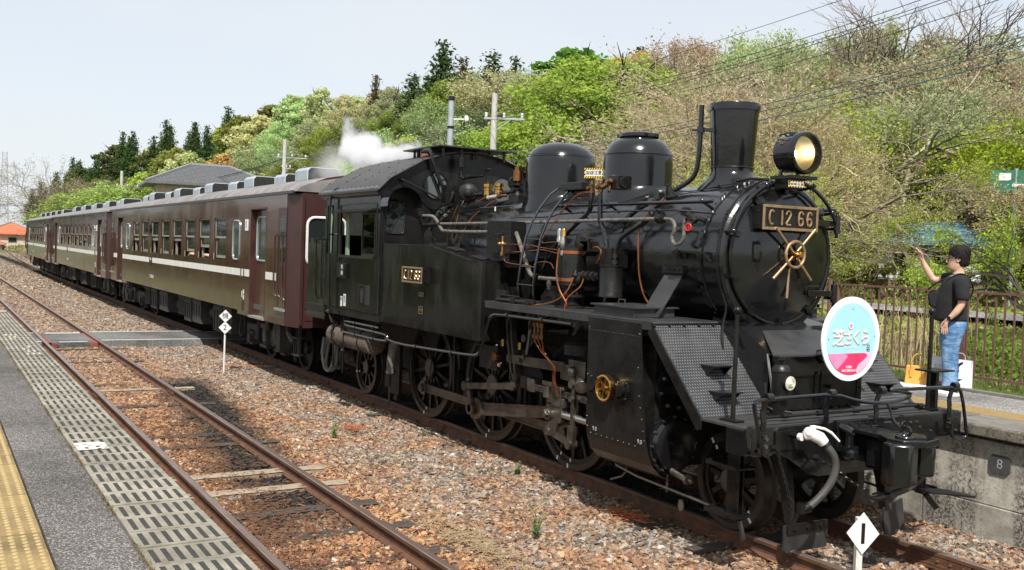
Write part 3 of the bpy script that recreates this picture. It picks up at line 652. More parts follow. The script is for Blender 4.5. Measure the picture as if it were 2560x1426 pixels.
# main frames
mb = MB()
for s in (-1, 1): mb.prism([(-4.9,.75),(-4.9,1.2),(-2.6,1.3),(3.0,1.3),(4.4,1.05),(5.0,1.05),(5.0,.8),(4.6,.75),(4.3,.95),(3.7,.6),(3.0,.55),(-2.6,.5),(-3.6,.6),(-4.1,.85),(-4.5,.62)], 'y', s*.43-.014, s*.43+.014)
for x in (-4.6,-2.9,-.9,.9,2.8,3.6): mb.bx(x-.02,x+.02,-.42,.42,.6,1.25)
mb.bx(-2.2,2.9,-.42,.42,1.22,1.28); mb.bx(2.95,3.9,-.42,.42,.55,1.7)
P('frame', mb, GRIME, smooth=False)
mb = MB(); mb.bx(-1.9,2.95,-.40,.40,1.285,1.80); mb.bx(-1.9,-.6,-.5,.5,1.3,1.9); P('dark_gap_block', mb, GRIME, smooth=False)  # dark block added under the boiler to hide the bright gap between frames
for s in (-1, 1):                                # leaf springs over axle boxes
    for x in (-1.8, 0, 1.8):
        mb = MB()
        for k in range(5): mb.prism([(x-.42+.07*k,.30+.02*k),(x+.42-.07*k,.30+.02*k),(x+.42-.07*k,.317+.02*k),(x-.42+.07*k,.317+.02*k)], 'y', s*.33, s*.42)
        P('leaf_spring', mb, GRIME, smooth=False)
# boiler, smokebox
mb = MB(); prof = [(BR,-1.95),(BR,-.62),(BR+.012,-.62),(BR+.012,-.55),(BR,-.55),(BR,.95),(BR+.012,.95),(BR+.012,1.02),(BR,1.02),(BR,2.50),(BR+.012,2.50),(BR+.012,2.57),(BR,2.57),(BR,2.95)]
mb.lathe(prof, (0,0,BZ), (1,0,0), 72, False); P('boiler', mb, BLK2, ang=30)
mb = MB(); SR = .70
mb.lathe([(BR-.02,2.95),(SR,2.95),(SR,3.80),(SR+.014,3.805),(SR+.014,3.875),(SR,3.88),(SR,4.04),(SR+.012,4.05),(SR+.012,4.115),(SR-.01,4.135),(.66,4.14),(.56,4.14)], (0,0,BZ), (1,0,0), 80, False)
sb = P('smokebox', mb, BLK2, ang=28)
mb = MB()
for i in range(60): 
    a = 2*PI*i/60; c, sn = math.cos(a), math.sin(a)
    for xx in (3.84,): mb.sph((xx, c*(SR+.014), BZ+sn*(SR+.014)), .011, 6)
part('rivets', mb, BLK2, sb, stuff=True)
mb = MB()                                        # chipped white edge on the band: worn paint
for i in range(26):
    a = rad(100+i*2.9+random.uniform(-1.5,1.5)); 
    if random.random() < .45: continue
    mb.torus((3.958,0,BZ), (1,0,0), SR+.014, .0035, 3, 4, 0, 0.03) if False else mb.sph((3.878, -abs(math.sin(a))*(SR+.014), BZ-math.cos(a)*(SR+.014)), .007, 6, (.6,1,2.2))
part('chipped_paint', mb, WHITE, sb, stuff=True)
# door
mb = MB(); pr = []
for i in range(15): r = .60*(1-i/14); pr.append((max(r,.001), .028+ .115*(1-(r/.60)**2)))
mb.lathe([(.62,-.0),(.62,.02),(.60,.028)] + pr[1:], (4.245,0,BZ+.015), (1,0,0), 80, False)
door = P('smokebox_door', mb, BLK, ang=25)
mb = MB(); mb.torus((4.262,0,BZ+.015), (1,0,0), .625, .016, 72, 8); part('door_ring', mb, SATIN, door)
for k in range(10):                              # clamp dogs around the door
    a = rad(18+36*k)
    if abs(math.cos(a)) < .0: continue
    c, sn = math.cos(a), math.sin(a); p = Vector((4.262, c*.65, BZ+.015+sn*.65)); q = Vector((4.29, c*.575, BZ+.015+sn*.575))
    mb = MB(); mb.bar(p+Vector((.012,0,0)), q, .05, .03, (1,0,0)); mb.cyl(p, p+Vector((.06,0,0)), .016, n=8); mb.cyl(p+Vector((.03,0,0)), p+Vector((.05,0,0)), .026, n=6); 
    if k not in (9, 0, 1): part('door_clamp', mb, SATIN, door)
for z in (2.76, 2.10):                           # hinges on the far edge
    mb = MB(); mb.bar((4.35,.28,z),(4.31,.60,z), .02, .055, (0,0,1)); mb.bar((4.31,.60,z),(4.27,.72,z), .03, .05, (0,0,1)); mb.cyl((4.28,.71,z-.09),(4.28,.71,z+.09), .03, n=12); mb.cyl((4.28,.71,z-.13),(4.28,.71,z+.12), .016, n=8); mb.bx(4.2,4.3,.66,.73,z-.06,z-.03)
    part('door_hinge', mb, BLK, door, bev=.004)
mb = MB(); mb.tube([(4.372,-.40,2.55),(4.41,-.40,2.55),(4.41,-.40,2.39),(4.37,-.40,2.39)], .011, 8, 1); mb.cyl((4.36,-.4,2.55),(4.375,-.4,2.55),.02,n=8); mb.cyl((4.36,-.4,2.39),(4.375,-.4,2.39),.02,n=8); part('grab_handle', mb, BLK, door)
mb = MB(); mb.tube([(4.36,.42,2.17),(4.385,.25,2.17),(4.39,.22,2.165),(4.39,.21,2.12),(4.39,.22,2.10)], .005, 6, 1); part('latch_wire', mb, SATIN, door)
# hand wheel
hw = P('door_handwheel', MB().torus((4.49,0,2.455), (1,0,0), .118, .0155, 40, 10), PLATEBR)
HANDB = PLATEBR
mb = MB(); mb.cyl((4.37,0,2.455),(4.545,0,2.455), .022, n=14); mb.cyl((4.53,0,2.455),(4.575,0,2.455), .03, .026, n=6); mb.cyl((4.375,0,2.455),(4.44,0,2.455), .035, .028, n=16); mb.cyl((4.47,0,2.455),(4.52,0,2.455), .034, n=16); part('hub', mb, BRASS, hw)
for dy, dz, xx in ((-.25,.235,4.485),(.25,.235,4.485),(-.26,-.225,4.485),(.22,-.23,4.485),(-.02,-.40,4.43)):
    mb = MB(); mb.cyl((xx,dy*.1,2.455+dz*.1),(xx,dy,2.455+dz), .0125, .0145, n=12); part('spoke', mb, HANDB, hw)
hw.location.x = -.155; door.location.x = -.10
# number plate front
def number_plate(cx, cz, w, h, ax, pos, parent):
    """ax '+x': plate faces +X at x=pos ; '-y': faces -Y at y=pos"""
    mb = MB(); mf = MB(); t = .028; e = .019*w/.6 + .004
    if ax == '+x':
        mb.bx(pos-.018,pos,cx-w/2,cx+w/2,cz-h/2,cz+h/2)
        for a, b, c_, d in ((-w/2,w/2,h/2-e,h/2),(-w/2,w/2,-h/2,-h/2+e),(-w/2,-w/2+e,-h/2+e,h/2-e),(w/2-e,w/2,-h/2+e,h/2-e)): mf.bx(pos+.0005,pos+.012,cx+a,cx+b,cz+c_,cz+d)
    else:
        mb.bx(cx-w/2,cx+w/2,pos,pos+.018,cz-h/2,cz+h/2)
        for a, b, c_, d in ((-w/2,w/2,h/2-e,h/2),(-w/2,w/2,-h/2,-h/2+e),(-w/2,-w/2+e,-h/2+e,h/2-e),(w/2-e,w/2,-h/2+e,h/2-e)): mf.bx(cx+a,cx+b,pos-.012,pos-.0005,cz+c_,cz+d)
    p = part('number_plate', mb, SATIN, parent, smooth=False); part('plate_border', mf, PLATEBR, p, smooth=False, bev=.003)
    n = (1,0,0) if ax == '+x' else (0,-1,0)
    s = h*.86; xs = {'C': -.355, '1': -.17, '2': -.045, '6': .19, '6b': .355}
    for ch, f in xs.items():
        loc = (pos+.0065, cx+f*w*.96, cz) if ax == '+x' else (cx+f*w*.96, pos-.0065, cz)
        if ch == '1':
            m1 = MB(); ww = h*.045; hh = h*.30
            if ax == '+x': m1.bx(pos+.0006,pos+.013,loc[1]-ww,loc[1]+ww,cz-hh,cz+hh)
            else: m1.bx(loc[0]-ww,loc[0]+ww,pos-.013,pos-.0006,cz-hh,cz+hh)
            part('lettering', m1, PLATEBR, p, smooth=False, bev=.002)
        else:
            G = {'C': [(.20*math.cos(rad(t)), .42*math.sin(rad(t))) for t in range(48, 314, 19)], '2': [(-.18,.2),(-.17,.33),(-.08,.42),(.08,.42),(.18,.31),(.17,.16),(.06,-.04),(-.10,-.24),(-.19,-.41),(-.05,-.41),(.20,-.41)],
                 '6': [(.18,.27),(.13,.38),(.02,.43),(-.10,.38),(-.17,.22),(-.19,-.02),(-.19,-.2),(-.13,-.37),(0,-.43),(.13,-.37),(.19,-.2),(.15,-.04),(.04,.04),(-.08,.02),(-.17,-.08)]}[ch[0]]
            q = h*.66; m1 = MB()
            pts = [(loc[0]-.002, loc[1]+u*q, cz+v*q) if ax == '+x' else (loc[0]+u*q, loc[1]+.002, cz+v*q) for u, v in G]
            m1.tube(pts, q*.068, 8, 1); part('lettering', m1, PLATEBR, p)
    mr = MB()
    for a in (-1, 1):
        for b in (-1, 1):
            q = (pos, cx+a*(w/2-.035*w/.6-.004), cz+b*(h/2-.035*w/.6-.004)) if ax == '+x' else (cx+a*(w/2-.035*w/.6-.004), pos, cz+b*(h/2-.035*w/.6-.004))
            mr.bolts([q], n, .006, .005)
    part('plate_screws', mr, STEEL2, p)
    return p
number_plate(0.02, 2.79, .70, .225, '+x', 4.47, LO).location = (-.15, -.085, -.01)
mb = MB()
for y in (-.33, .37): mb.bx(4.29,4.455,y-.004,y+.004,2.69,2.88); mb.bx(4.3,4.32,y-.05,y+.004,2.69,2.88)
mb.bx(4.30,4.45,-.335,-.327,2.685,2.885); mb.bolts([(4.43,-.337,2.84),(4.43,-.337,2.73)], (0,-1,0), .008, .008); P('plate_bracket', mb, SATIN, smooth=False).location = (-.155, -.085, -.01)
# chimney
mb = MB(); CX = 3.47
def saddle(r0, prof, x, ztop_of_base):           # lathe whose lowest ring follows the boiler curve
    n = 48; vs = []; 
    for r, h in prof:
        for i in range(n):
            a = 2*PI*i/n; yy = r*math.sin(a); xx = r*math.cos(a)
            z = h if h is not None else BZ + math.sqrt(max(r0*r0-yy*yy, .01))
            vs.append((x+xx, yy, z))
    k = len(prof); mbx = MB(); mbx.add(vs, [(j*n+i, j*n+(i+1) % n, (j+1)*n+(i+1) % n, (j+1)*n+i) for j in range(k-1) for i in range(n)]); return mbx
def flare(r0, x, rb, rn, zn, extra, steps=7):    # skirt: from boiler surface up to neck radius rn at zn
    n = 48; mbx = MB(); vs = []
    for j in range(steps+1):
        t = j/steps; r = rn + (rb-rn)*(1-t)**2.4
        for i in range(n):
            a = 2*PI*i/n; xx, yy = r*math.cos(a), r*math.sin(a); zs = BZ + math.sqrt(max(r0*r0-yy*yy, .02)) + .004
            vs.append((x+xx, yy, zs + (zn-zs)*(1-(1-t)**1.35 if t < 1 else 1)))
    for r, h in extra: vs += [(x+r*math.cos(2*PI*i/n), r*math.sin(2*PI*i/n), h) for i in range(n)]
    k = steps+1+len(extra); mbx.add(vs, [(j*n+i, j*n+(i+1) % n, (j+1)*n+(i+1) % n, (j+1)*n+i) for j in range(k-1) for i in range(n)]); return mbx
mb = flare(SR, CX, .33, .203, 3.25, [(.203,3.27),(.208,3.272),(.208,3.29),(.204,3.292),(.236,3.83),(.250,3.832),(.252,3.895),(.25,3.90),(.226,3.90),(.20,3.5)])
ch = P('chimney', mb, BLK, ang=30)
mb = MB(); mb.torus((CX,0,3.282), (0,0,1), .2085, .006, 48, 6); part('joint_ring', mb, SATIN, ch)
# domes
def dome(x, r, rb, zt, zsh, name, skirt):
    pr = [(r, 3.02), (r, zsh-.16), (r*.985, zsh-.10), (r*.95, zsh-.035), (r*.88, zsh+.03), (r*.76, zsh+.082), (r*.58, zsh+.122), (r*.36, zsh+.148), (r*.14, zsh+.158), (.001, zsh+.16)]
    mb = flare(BR, x, rb, r, 3.16 if skirt else 3.1, [(a, b) for a, b in pr[1:]]); return P(name, mb, BLK, ang=40)
DX1, DX2 = .43, 1.98
d1 = dome(DX1, .437, .47, 3.77, 3.60, 'sand_dome', False)
mb = MB(); mb.torus((DX1,0,3.585), (0,0,1), .432, .004, 56, 6); part('seam', mb, BLK2, d1)
mb = MB(); mb.torus((DX1+.02,0,3.765), (0,1,0), .045, .008, 20, 6); mb.cyl((DX1-.06,0,3.75),(DX1-.06,0,3.80), .012, n=8); mb.bx(DX1-.09,DX1+.09,-.02,.02,3.748,3.762); part('lifting_eye', mb, SATIN, d1)
d2 = dome(DX2, .385, .47, 3.74, 3.56, 'steam_dome', True)
mb = MB(); mb.torus((DX2,0,3.50), (0,0,1), .386, .004, 56, 6); part('seam', mb, BLK2, d2)
mb = MB(); mb.lathe([(.22,3.70),(.22,3.735),(.2,3.745),(.001,3.75)], (DX2,0,0), (0,0,1), 36, False); mb.cyl((DX2-.3,-.06,3.72),(DX2-.3,-.06,3.75),.02,n=10); mb.tube([(DX2-.25,0,3.7),(DX2-.2,0,3.78),(DX2-.1,0,3.765)], .01, 6, 1); part('lid', mb, BLK, d2)
mb = MB(); az = rad(196); cdx, cdy = math.cos(az), math.sin(az)
mb.tube([(DX2+.387*cdx, .387*cdy, 3.36),(DX2+.43*cdx,.43*cdy,3.38),(DX2+.43*cdx,.43*cdy,3.60),(DX2+.37*cdx,.37*cdy,3.62)], .012, 6, 1); mb.bolts([(DX2+.39*cdx,.39*cdy,3.33),(DX2+.39*cdx,.39*cdy,3.27)],(cdx,cdy,0),.016,.012); part('hinge_bar', mb, BLK, d2)
# warning plates
HAZY = M('hazard_yellow', (.85,.52,.05), (.75,.45,.04), 10, .45)
def hazard(cx, cz, w, h, origin, n, parent, body):
    n = Vector(n).normalized(); r = Vector((0,0,1)).cross(n).normalized(); o = Vector(origin); up = Vector((0,0,1))
    def pt(a, b, d=0): return o + r*a + up*b + n*d
    mb = MB(); mb.add([pt(-w/2,-h/2,-.004),pt(w/2,-h/2,-.004),pt(w/2,h/2,-.004),pt(-w/2,h/2,-.004),pt(-w/2,-h/2),pt(w/2,-h/2),pt(w/2,h/2),pt(-w/2,h/2)], [(0,3,2,1),(4,5,6,7),(0,1,5,4),(1,2,6,5),(2,3,7,6),(3,0,4,7)])
    pl = part('warning_plate', mb, HAZY, parent, smooth=False)
    mb = MB(); k = int(w/.028); e = h*.2
    for i in range(k):
        a = -w/2 + w*(i+.25)/k; sh = .012
        for b0, b1 in ((h/2-e, h/2), (-h/2, -h/2+e)): mb.add([pt(a,b0,.0012),pt(a+w/k*.5,b0,.0012),pt(min(a+w/k*.5+sh,w/2),b1,.0012),pt(min(a+sh,w/2),b1,.0012)], [(0,1,2,3)])
    for b in (-.18, .18):
        for a in (-w/2, w/2-.014): mb.add([pt(a,b*h,.0012),pt(a+.014,b*h,.0012),pt(a+.014,b*h+.016,.0012),pt(a,b*h+.016,.0012)], [(0,1,2,3)])
    part('black_stripes', mb, SATIN, pl, smooth=False)
    mb = MB(); mb.add([pt(-w/2+.016,-h/2+e,.0014),pt(w/2-.016,-h/2+e,.0014),pt(w/2-.016,h/2-e,.0014),pt(-w/2+.016,h/2-e,.0014)], [(0,1,2,3)]); part('white_field', mb, WHITE, pl, smooth=False)
    lettering('架線注意', h*.46, pt(0,0,.003), n, SATIN, pl, .0004, sx=(w*.86)/(h*.46*4.1))
    return pl
vx, vy = 10.67-1.6, -6.76
hazard(0, 0, .235, .115, (DX2-.33, -.36, 3.30), (.5,-.87,0), LO, None)
hazard(0, 0, .19, .055, (4.475, -.17, 3.075), (1,-.05,0), LO, None)
# blast / drain pipe by chimney
mb = MB(); mb.tube([(CX-.14,-.30,3.88),(CX-.14,-.30,3.6),(CX-.16,-.30,3.28),(CX-.20,-.32,3.17),(CX-.33,-.36,3.09),(3.0,-.50,2.98),(2.75,-.6,2.86),(2.62,-.66,2.72)], .026, 10, 2); bp = P('exhaust_pipe', mb, BLK)
mb = MB(); mb.cyl((CX-.14,-.30,3.615),(CX-.14,-.30,3.665), .04, n=14); mb.bar((CX-.14,-.3,3.64),(CX-.02,-.19,3.64), .03, .035); mb.bolts([(CX-.17,-.33,3.64)],(-1,-1,0),.012,.03); mb.bx(2.98,3.05,-.56,-.5,2.93,3.05); part('pipe_clamp', mb, BLK, bp)
# headlamp
LX, LZ = 4.17, 3.37
hl = P('headlamp', MB().lathe([(.02,-.03),(.13,-.03),(.168,.0),(.172,.02),(.172,.19),(.192,.195),(.195,.235),(.185,.26),(.168,.262),(.160,.235),(.155,.2)], (LX,0,LZ), (1,0,0), 44, False), BLK)
m, n, l, b = newmat('lit_reflector'); b.inputs['Base Color'].default_value = (.95,.9,.78,1); b.inputs['Metallic'].default_value = 1; b.inputs['Roughness'].default_value = .3
REFL = m
mb = MB(); mb.lathe([(.152,.2),(.15,.17),(.13,.10),(.09,.045),(.045,.02),(.001,.01)], (LX,0,LZ), (1,0,0), 40, False); part('reflector', mb, REFL, hl)
m, n, l, b = newmat('glowing_bulb'); b.inputs['Emission Color'].default_value = (1,.72,.34,1); b.inputs['Emission Strength'].default_value = 9
mb = MB(); mb.sph((LX+.095,0,LZ), .03, 14); part('bulb', mb, m, hl)
m, n, l, b = newmat('headlamp_lens'); b.inputs['Transmission Weight'].default_value = 1; b.inputs['Roughness'].default_value = .03; b.inputs['IOR'].default_value = 1.1; b.inputs['Base Color'].default_value = (1,.93,.8,1)
CLENS = clearglass('headlamp_glass')
mb = MB(); mb.lathe([(.158,.236),(.12,.247),(.06,.254),(.001,.256)], (LX,0,LZ), (1,0,0), 40, False); part('lens', mb, CLENS, hl)
mb = MB(); mb.bx(LX+.02,LX+.11,-.05,.05,LZ+.165,LZ+.195); mb.tube([(LX+.02,-.11,LZ+.155),(LX+.05,-.14,LZ+.165),(LX+.1,-.14,LZ+.165),(LX+.13,-.11,LZ+.155)], .008, 6, 1); mb.bar((LX+.04,-.178,LZ),(LX+.19,-.182,LZ), .02, .02); mb.torus((LX+.2,0,LZ),(1,0,0),.178,.008,40,6)
for yy in (-.1,.1): mb.bar((LX+.05,yy,LZ-.15),(LX+.05,yy*1.2,LZ-.21), .03, .02)
part('lamp_fittings', mb, BLK, hl)
mb = MB(); mb.box((LX+.095,-.155,LZ+.085), (.045,.004,.03), M=Matrix.Rotation(rad(-28),3,'X')); part('maker_plate', mb, BRONZE, hl)
mb = MB(); mb.bx(LX-.04,LX+.24,-.15,.16,LZ-.235,LZ-.205); mb.bx(LX+.0,LX+.2,-.13,.02,3.05,LZ-.235); mb.bar((LX+.2,.15,LZ-.215),(LX+.2,.15,3.0), .03, .05); mb.bar((LX,.15,LZ-.215),(LX,.15,3.0), .03, .04); mb.bar((LX+.2,.15,3.1),(LX+.1,.3,3.09),.01,.02)
P('lamp_bracket', mb, SATIN, smooth=False)
# curved handrail over the smokebox front
def arc(r, x, a0, a1, k=18): return [(x, r*math.sin(rad(a0+(a1-a0)*i/k)), BZ+r*math.cos(rad(a0+(a1-a0)*i/k))) for i in range(k+1)]
mb = MB(); mb.tube(arc(.715, 4.33, -20, -75), .016, 10)
mb.tube([(4.33,-.245,3.09),(4.24,-.17,3.13)], .02, 8)
for a in (-25,-72,22,52): y, z = .715*math.sin(rad(a)), BZ+.715*math.cos(rad(a)); mb.cyl((4.2,y*.97,BZ+(z-BZ)*.97),(4.345,y,z), .014, .018, n=8); mb.sph((4.335,y,z), .027, 10)
mb.tube(arc(.715, 4.33, 14, 62), .018, 10); P('front_handrail', mb, BLK).location.x = -.09
mb = MB(); mb.tube(arc(.728, 4.10, -8, -118, 30), .008, 8); mb.tube(arc(.735, 4.10, -30, -34, 3), .014, 8); mb.tube(arc(.735, 4.10, -56, -60, 3), .014, 8); mb.tube([(4.10,-.1,3.14),(3.9,-.16,3.15),(3.75,-.2,3.13)],.012,8); mb.tube([(4.1,-.643,2.08),(4.12,-.60,1.95),(4.1,-.62,1.82),(4.14,-.66,1.7),(4.22,-.7,1.5),(4.4,-.7,1.3),(4.5,-.62,1.15),(4.62,-.5,1.12)], .011, 8, 1); P('conduit_pipe', mb, SATIN)
mb = MB(); mb.tube([(3.1,-.35,3.05),(3.3,-.33,3.04),(3.6,-.3,3.08),(3.95,-.2,3.13),(4.15,-.12,3.12)], .005, 5, 1); mb.sph((3.62,-.3,3.085),.014,6); P('signal_wire', mb, SATIN)
# side handrails and pipes, both sides
for s in (-1, 1):
    y = s*.79
    mb = MB(); mb.tube([(1.62,y,2.91),(4.06,y,2.90)], .0185, 10); mb.sph((4.07,y,2.9), .02, 8)
    for x in (2.55, 3.95, 1.7): mb.cyl((x, s*.66, 2.83 if x < 3 else 2.84),(x,y,2.905), .014, .017, n=8); mb.sph((x,y,2.905), .028, 10)
    P('side_handrail', mb, BLK)
    mb = MB(); mb.tube([(-.2,y*.98,2.92),(.45,y*.98,2.93),(.62,y*.98,2.93),(.66,y*.98,2.82),(.72,y*.98,2.79),(1.45,y*.98,2.79),(1.62,y*.98,2.83),(3.4,y*.98,2.835),(3.75,y*.98,2.82),(4.1,y*.97,2.79)], .0095, 8, 1)
    for x in (2.05, 3.3): mb.cyl((x,s*.69,2.76),(x,y*.98,2.835), .008, n=6); mb.sph((x,y*.98,2.835), .015, 8)
    P('valve_rod', mb, BLK)
y = -.80
mb = MB(); mb.tube([(-.9,-.97,2.715),(.5,-.93,2.72),(1.0,-.86,2.725),(1.6,y,2.735),(2.6,y,2.745),(3.32,y,2.75)], .019, 10, 1)
mb.tube([(-1.44,-.97,2.83),(-1.2,-.97,2.825),(-1.08,-.97,2.80),(-.86,-.98,2.64),(-.8,-.98,2.62),(0,-.98,2.61),(.5,-.98,2.615)], .021, 10, 1)
mb.tube([(3.45,y,2.75),(3.58,y-.01,2.74),(3.63,y-.02,2.66),(3.57,y-.02,2.56),(3.66,y-.02,2.49),(3.76,y-.02,2.56),(3.73,y-.01,2.66),(3.74,y,2.75)], .017, 10, 2)
mb.tube([(1.02,-.98,2.62),(1.1,-.99,2.55),(1.38,-1.0,2.16),(1.5,-1.0,2.11),(1.62,-1.0,2.11)], .024, 10, 1); mb.tube([(1.62,-1.0,2.11),(1.98,-1.0,2.11)], .022, 10)
P('lagged_pipe', mb, LAG)
mb = MB()
for x in (3.38, 1.55): mb.cyl((x-.035,y if x>2 else -1.0,2.75 if x>2 else 2.11),(x+.035,y if x>2 else -1.0,2.75 if x>2 else 2.11), .045, n=8); mb.cyl((x-.06,y if x>2 else -1,2.75 if x>2 else 2.11),(x+.06,y if x>2 else -1,2.75 if x>2 else 2.11), .03, n=10)
mb.tube([(3.76,y,2.75),(3.86,y,2.76),(3.98,y+.03,2.73)], .022, 8, 1); mb.cyl((3.85,y-.01,2.75),(3.85,y-.05,2.75), .03, n=10); mb.cyl((3.80,y-.03,2.79),(3.91,y-.02,2.72), .026, n=8); mb.tube([(3.66,y-.02,2.48),(3.66,y-.02,2.43)], .008, 6)
mb.cyl((-1.5,-.97,2.84),(-1.44,-.97,2.83), .05, n=8); mb.cyl((-1.42,-.97,2.70),(-.9,-.97,2.715),.03,n=8)
P('pipe_unions', mb, GRIME)
mb = MB(); mb.torus((3.90,y-.10,2.665), (.3,-1,0), .030, .008, 20, 7); 
for k in range(4): a = k*PI/2; mb.cyl((3.90,y-.10,2.665),(3.90+.034*math.cos(a),y-.09+.01*math.cos(a),2.665+.034*math.sin(a)), .006, n=6)
P('red_valve_wheel', mb, REDP); mb = MB(); mb.cyl((3.9,y-.1,2.665),(3.87,y,2.72), .01, n=8); P('valve_stem', mb, GRIME)
# big sand / steam pipes down the side
mb = MB(); mb.tube([(2.24,y,3.04),(2.24,y,2.92),(2.2,-.78,2.84),(1.75,-.76,2.62),(1.45,-.79,2.38),(1.40,-.83,2.2)], .026, 10, 2)
mb.tube([(2.40,y,3.02),(2.41,y,2.74),(2.44,-.78,2.66),(2.57,-.82,2.52),(2.60,-.84,2.4),(2.61,-.84,1.84)], .026, 10, 1)
mb.tube([(2.97,-.60,2.95),(3.19,-.72,2.78),(2.9,-.8,2.63),(2.8,-.84,2.55),(2.77,-.86,2.44),(2.77,-.86,2.36)], .026, 10, 2)
mb.cyl((2.61,-.84,2.33),(2.61,-.84,2.38), .045, n=10); mb.cyl((2.77,-.86,2.36),(2.77,-.86,2.40),.042,n=12); mb.cyl((2.77,-.86,2.30),(2.77,-.86,2.34),.05,n=12); mb.cyl((2.77,-.86,2.28),(2.77,-.86,2.36),.028,n=12)
P('side_pipes', mb, BLK)
mb = MB(); mb.lathe([(.001,1.97),(.125,1.97),(.125,1.99),(.118,2.0),(.118,2.27),(.125,2.275),(.125,2.29),(.001,2.295)], (2.76,-.89,0), (0,0,1), 28, False); P('air_strainer', mb, SATIN)
mb = MB(); mb.bx(1.74,2.14,-.86,-.70,3.07,3.15); mb.bx(1.7,2.2,-.74,-.72,3.0,3.07); mb.bx(2.5,2.66,-.78,-.60,3.06,3.20); mb.cyl((2.66,-.7,3.13),(2.68,-.7,3.13),.06,n=12); P('valve_manifold_bracket', mb, SATIN, smooth=False, bev=.006)
for x in (2.24, 2.40):
    mb = MB(); mb.cyl((x,y,3.03),(x,y,3.10), .03, n=12); mb.cyl((x,y,3.10),(x,y,3.125), .036, n=6); mb.cyl((x,y,3.125),(x,y,3.16), .022, .016, n=10); mb.cyl((x,y-.06,3.08),(x,y,3.08), .018, n=8); P('oil_valve', mb, BRONZE)
mb = MB(); mb.sph((2.53,-.80,3.12), .04, 12); mb.cyl((2.45,-.80,3.08),(2.6,-.82,3.15), .022, n=8); mb.cyl((2.53,-.8,3.12),(2.53,-.90,3.07),.02,n=8); mb.cyl((2.60,-.84,3.03),(2.56,-.8,3.10),.014,n=8); mb.cyl((2.5,-.74,3.16),(2.55,-.74,3.19),.03,n=10); P('relief_valves', mb, BRONZE)
# copper lines
def cop(pts, r=.005, sm=2, mat=COPPER, name='copper_pipe'): return P(name, MB().tube(pts, r, 7, sm), mat)
cop([(2.18,y,3.04),(2.05,-.83,3.03),(1.85,-.82,2.94),(1.65,-.82,2.78),(1.58,-.88,2.66),(1.53,-.95,2.54),(1.58,-.97,2.49),(1.75,-1.0,2.50),(2.02,-1.0,2.51)])
cop([(2.2,y,3.05),(2.06,-.82,3.045),(1.84,-.80,2.96),(1.66,-.81,2.82)]); cop([(2.1,-.82,2.98),(1.9,-.78,3.0),(2.3,-.76,3.0)], .006)
cop([(3.22,-.60,2.98),(3.05,-.69,2.82),(2.95,-.72,2.68),(2.98,-.73,2.4),(2.99,-.72,2.2),(3.05,-.7,2.0),(3.12,-.66,1.9)], .009)
cop([(-.98,-.6,3.05),(-1.0,-.66,2.9),(-.96,-.72,2.72),(-1.05,-.75,2.5)]); cop([(-.96,-.7,2.98),(-1.1,-.74,2.72),(-1.14,-.76,2.45)])
cop([(-.1,-.62,3.03),(-.35,-.7,2.9),(-.55,-.76,2.75),(-.62,-.79,2.6),(-.68,-.8,2.45)], .007); cop([(-.25,-.45,3.15),(-.5,-.6,3.05),(-.58,-.64,3.0)])
cop([(-1.33,-.62,3.27),(-1.36,-.62,3.20),(-1.42,-.62,3.12)], .01, mat=BRASS)
cop([(1.08,-1.1,2.47),(1.5,-1.08,2.47),(1.72,-1.05,2.44),(2.02,-1.0,2.42)]); cop([(1.06,-1.1,2.40),(1.3,-1.12,2.38),(1.7,-1.06,2.42),(1.75,-1.05,2.42),(2.02,-1.02,2.38)])
cop([(1.04,-1.12,2.36),(1.02,-1.12,2.27),(1.2,-1.12,2.25),(1.55,-1.08,2.24)]); cop([(1.55,-1.05,2.25),(1.65,-1.04,2.29),(1.85,-1.02,2.29),(1.88,-1.0,2.22)])
cop([(2.23,-1.165,2.44),(2.22,-1.18,2.36),(2.22,-1.19,2.15),(2.26,-1.17,2.0),(2.36,-1.15,1.9),(2.36,-1.13,1.82)], .009)
cop([(2.42,-1.08,2.22),(2.4,-1.1,2.12),(2.34,-1.14,1.98),(2.2,-1.19,1.88),(1.95,-1.25,1.83),(1.8,-1.28,1.82)], .009); cop([(2.5,-1.04,2.14),(2.49,-1.06,2.06),(2.4,-1.1,1.99),(2.34,-1.13,1.93),(2.34,-1.15,1.82)], .008)
cop([(2.52,-.95,2.46),(2.60,-.95,2.47),(2.68,-.95,2.42),(2.6,-.96,2.30)], .008)
# air compressor on the running board
ac = thing_ac = P('air_compressor', MB().lathe([(.001,2.06),(.155,2.06),(.155,2.085),(.148,2.09),(.148,2.42),(.16,2.425),(.16,2.45),(.05,2.47),(.001,2.47)], (2.22,-1.0,0), (0,0,1), 36, False), BLK)
for z in (2.10, 2.385):
    mb = MB(); mb.lathe([(.150,z),(.155,z+.002),(.155,z+.036),(.150,z+.038)], (2.22,-1.0,0), (0,0,1), 36, False); part('copper_band', mb, COPPER, ac)
mb = MB(); mb.lathe([(.1,1.93),(.14,1.94),(.14,1.96),(.06,1.97),(.06,2.06),(.12,2.06)], (2.22,-1.0,0), (0,0,1), 24, False); mb.lathe([(.15,1.82),(.15,1.84),(.10,1.85),(.1,1.93)], (2.22,-1.0,0), (0,0,1), 24, False)
for a in range(6): mb.cyl((2.22+.11*math.cos(a*1.05),-1+.11*math.sin(a*1.05),1.94),(2.22+.11*math.cos(a*1.05),-1+.11*math.sin(a*1.05),2.06), .016, n=6)
part('stand', mb, GRIME, ac)
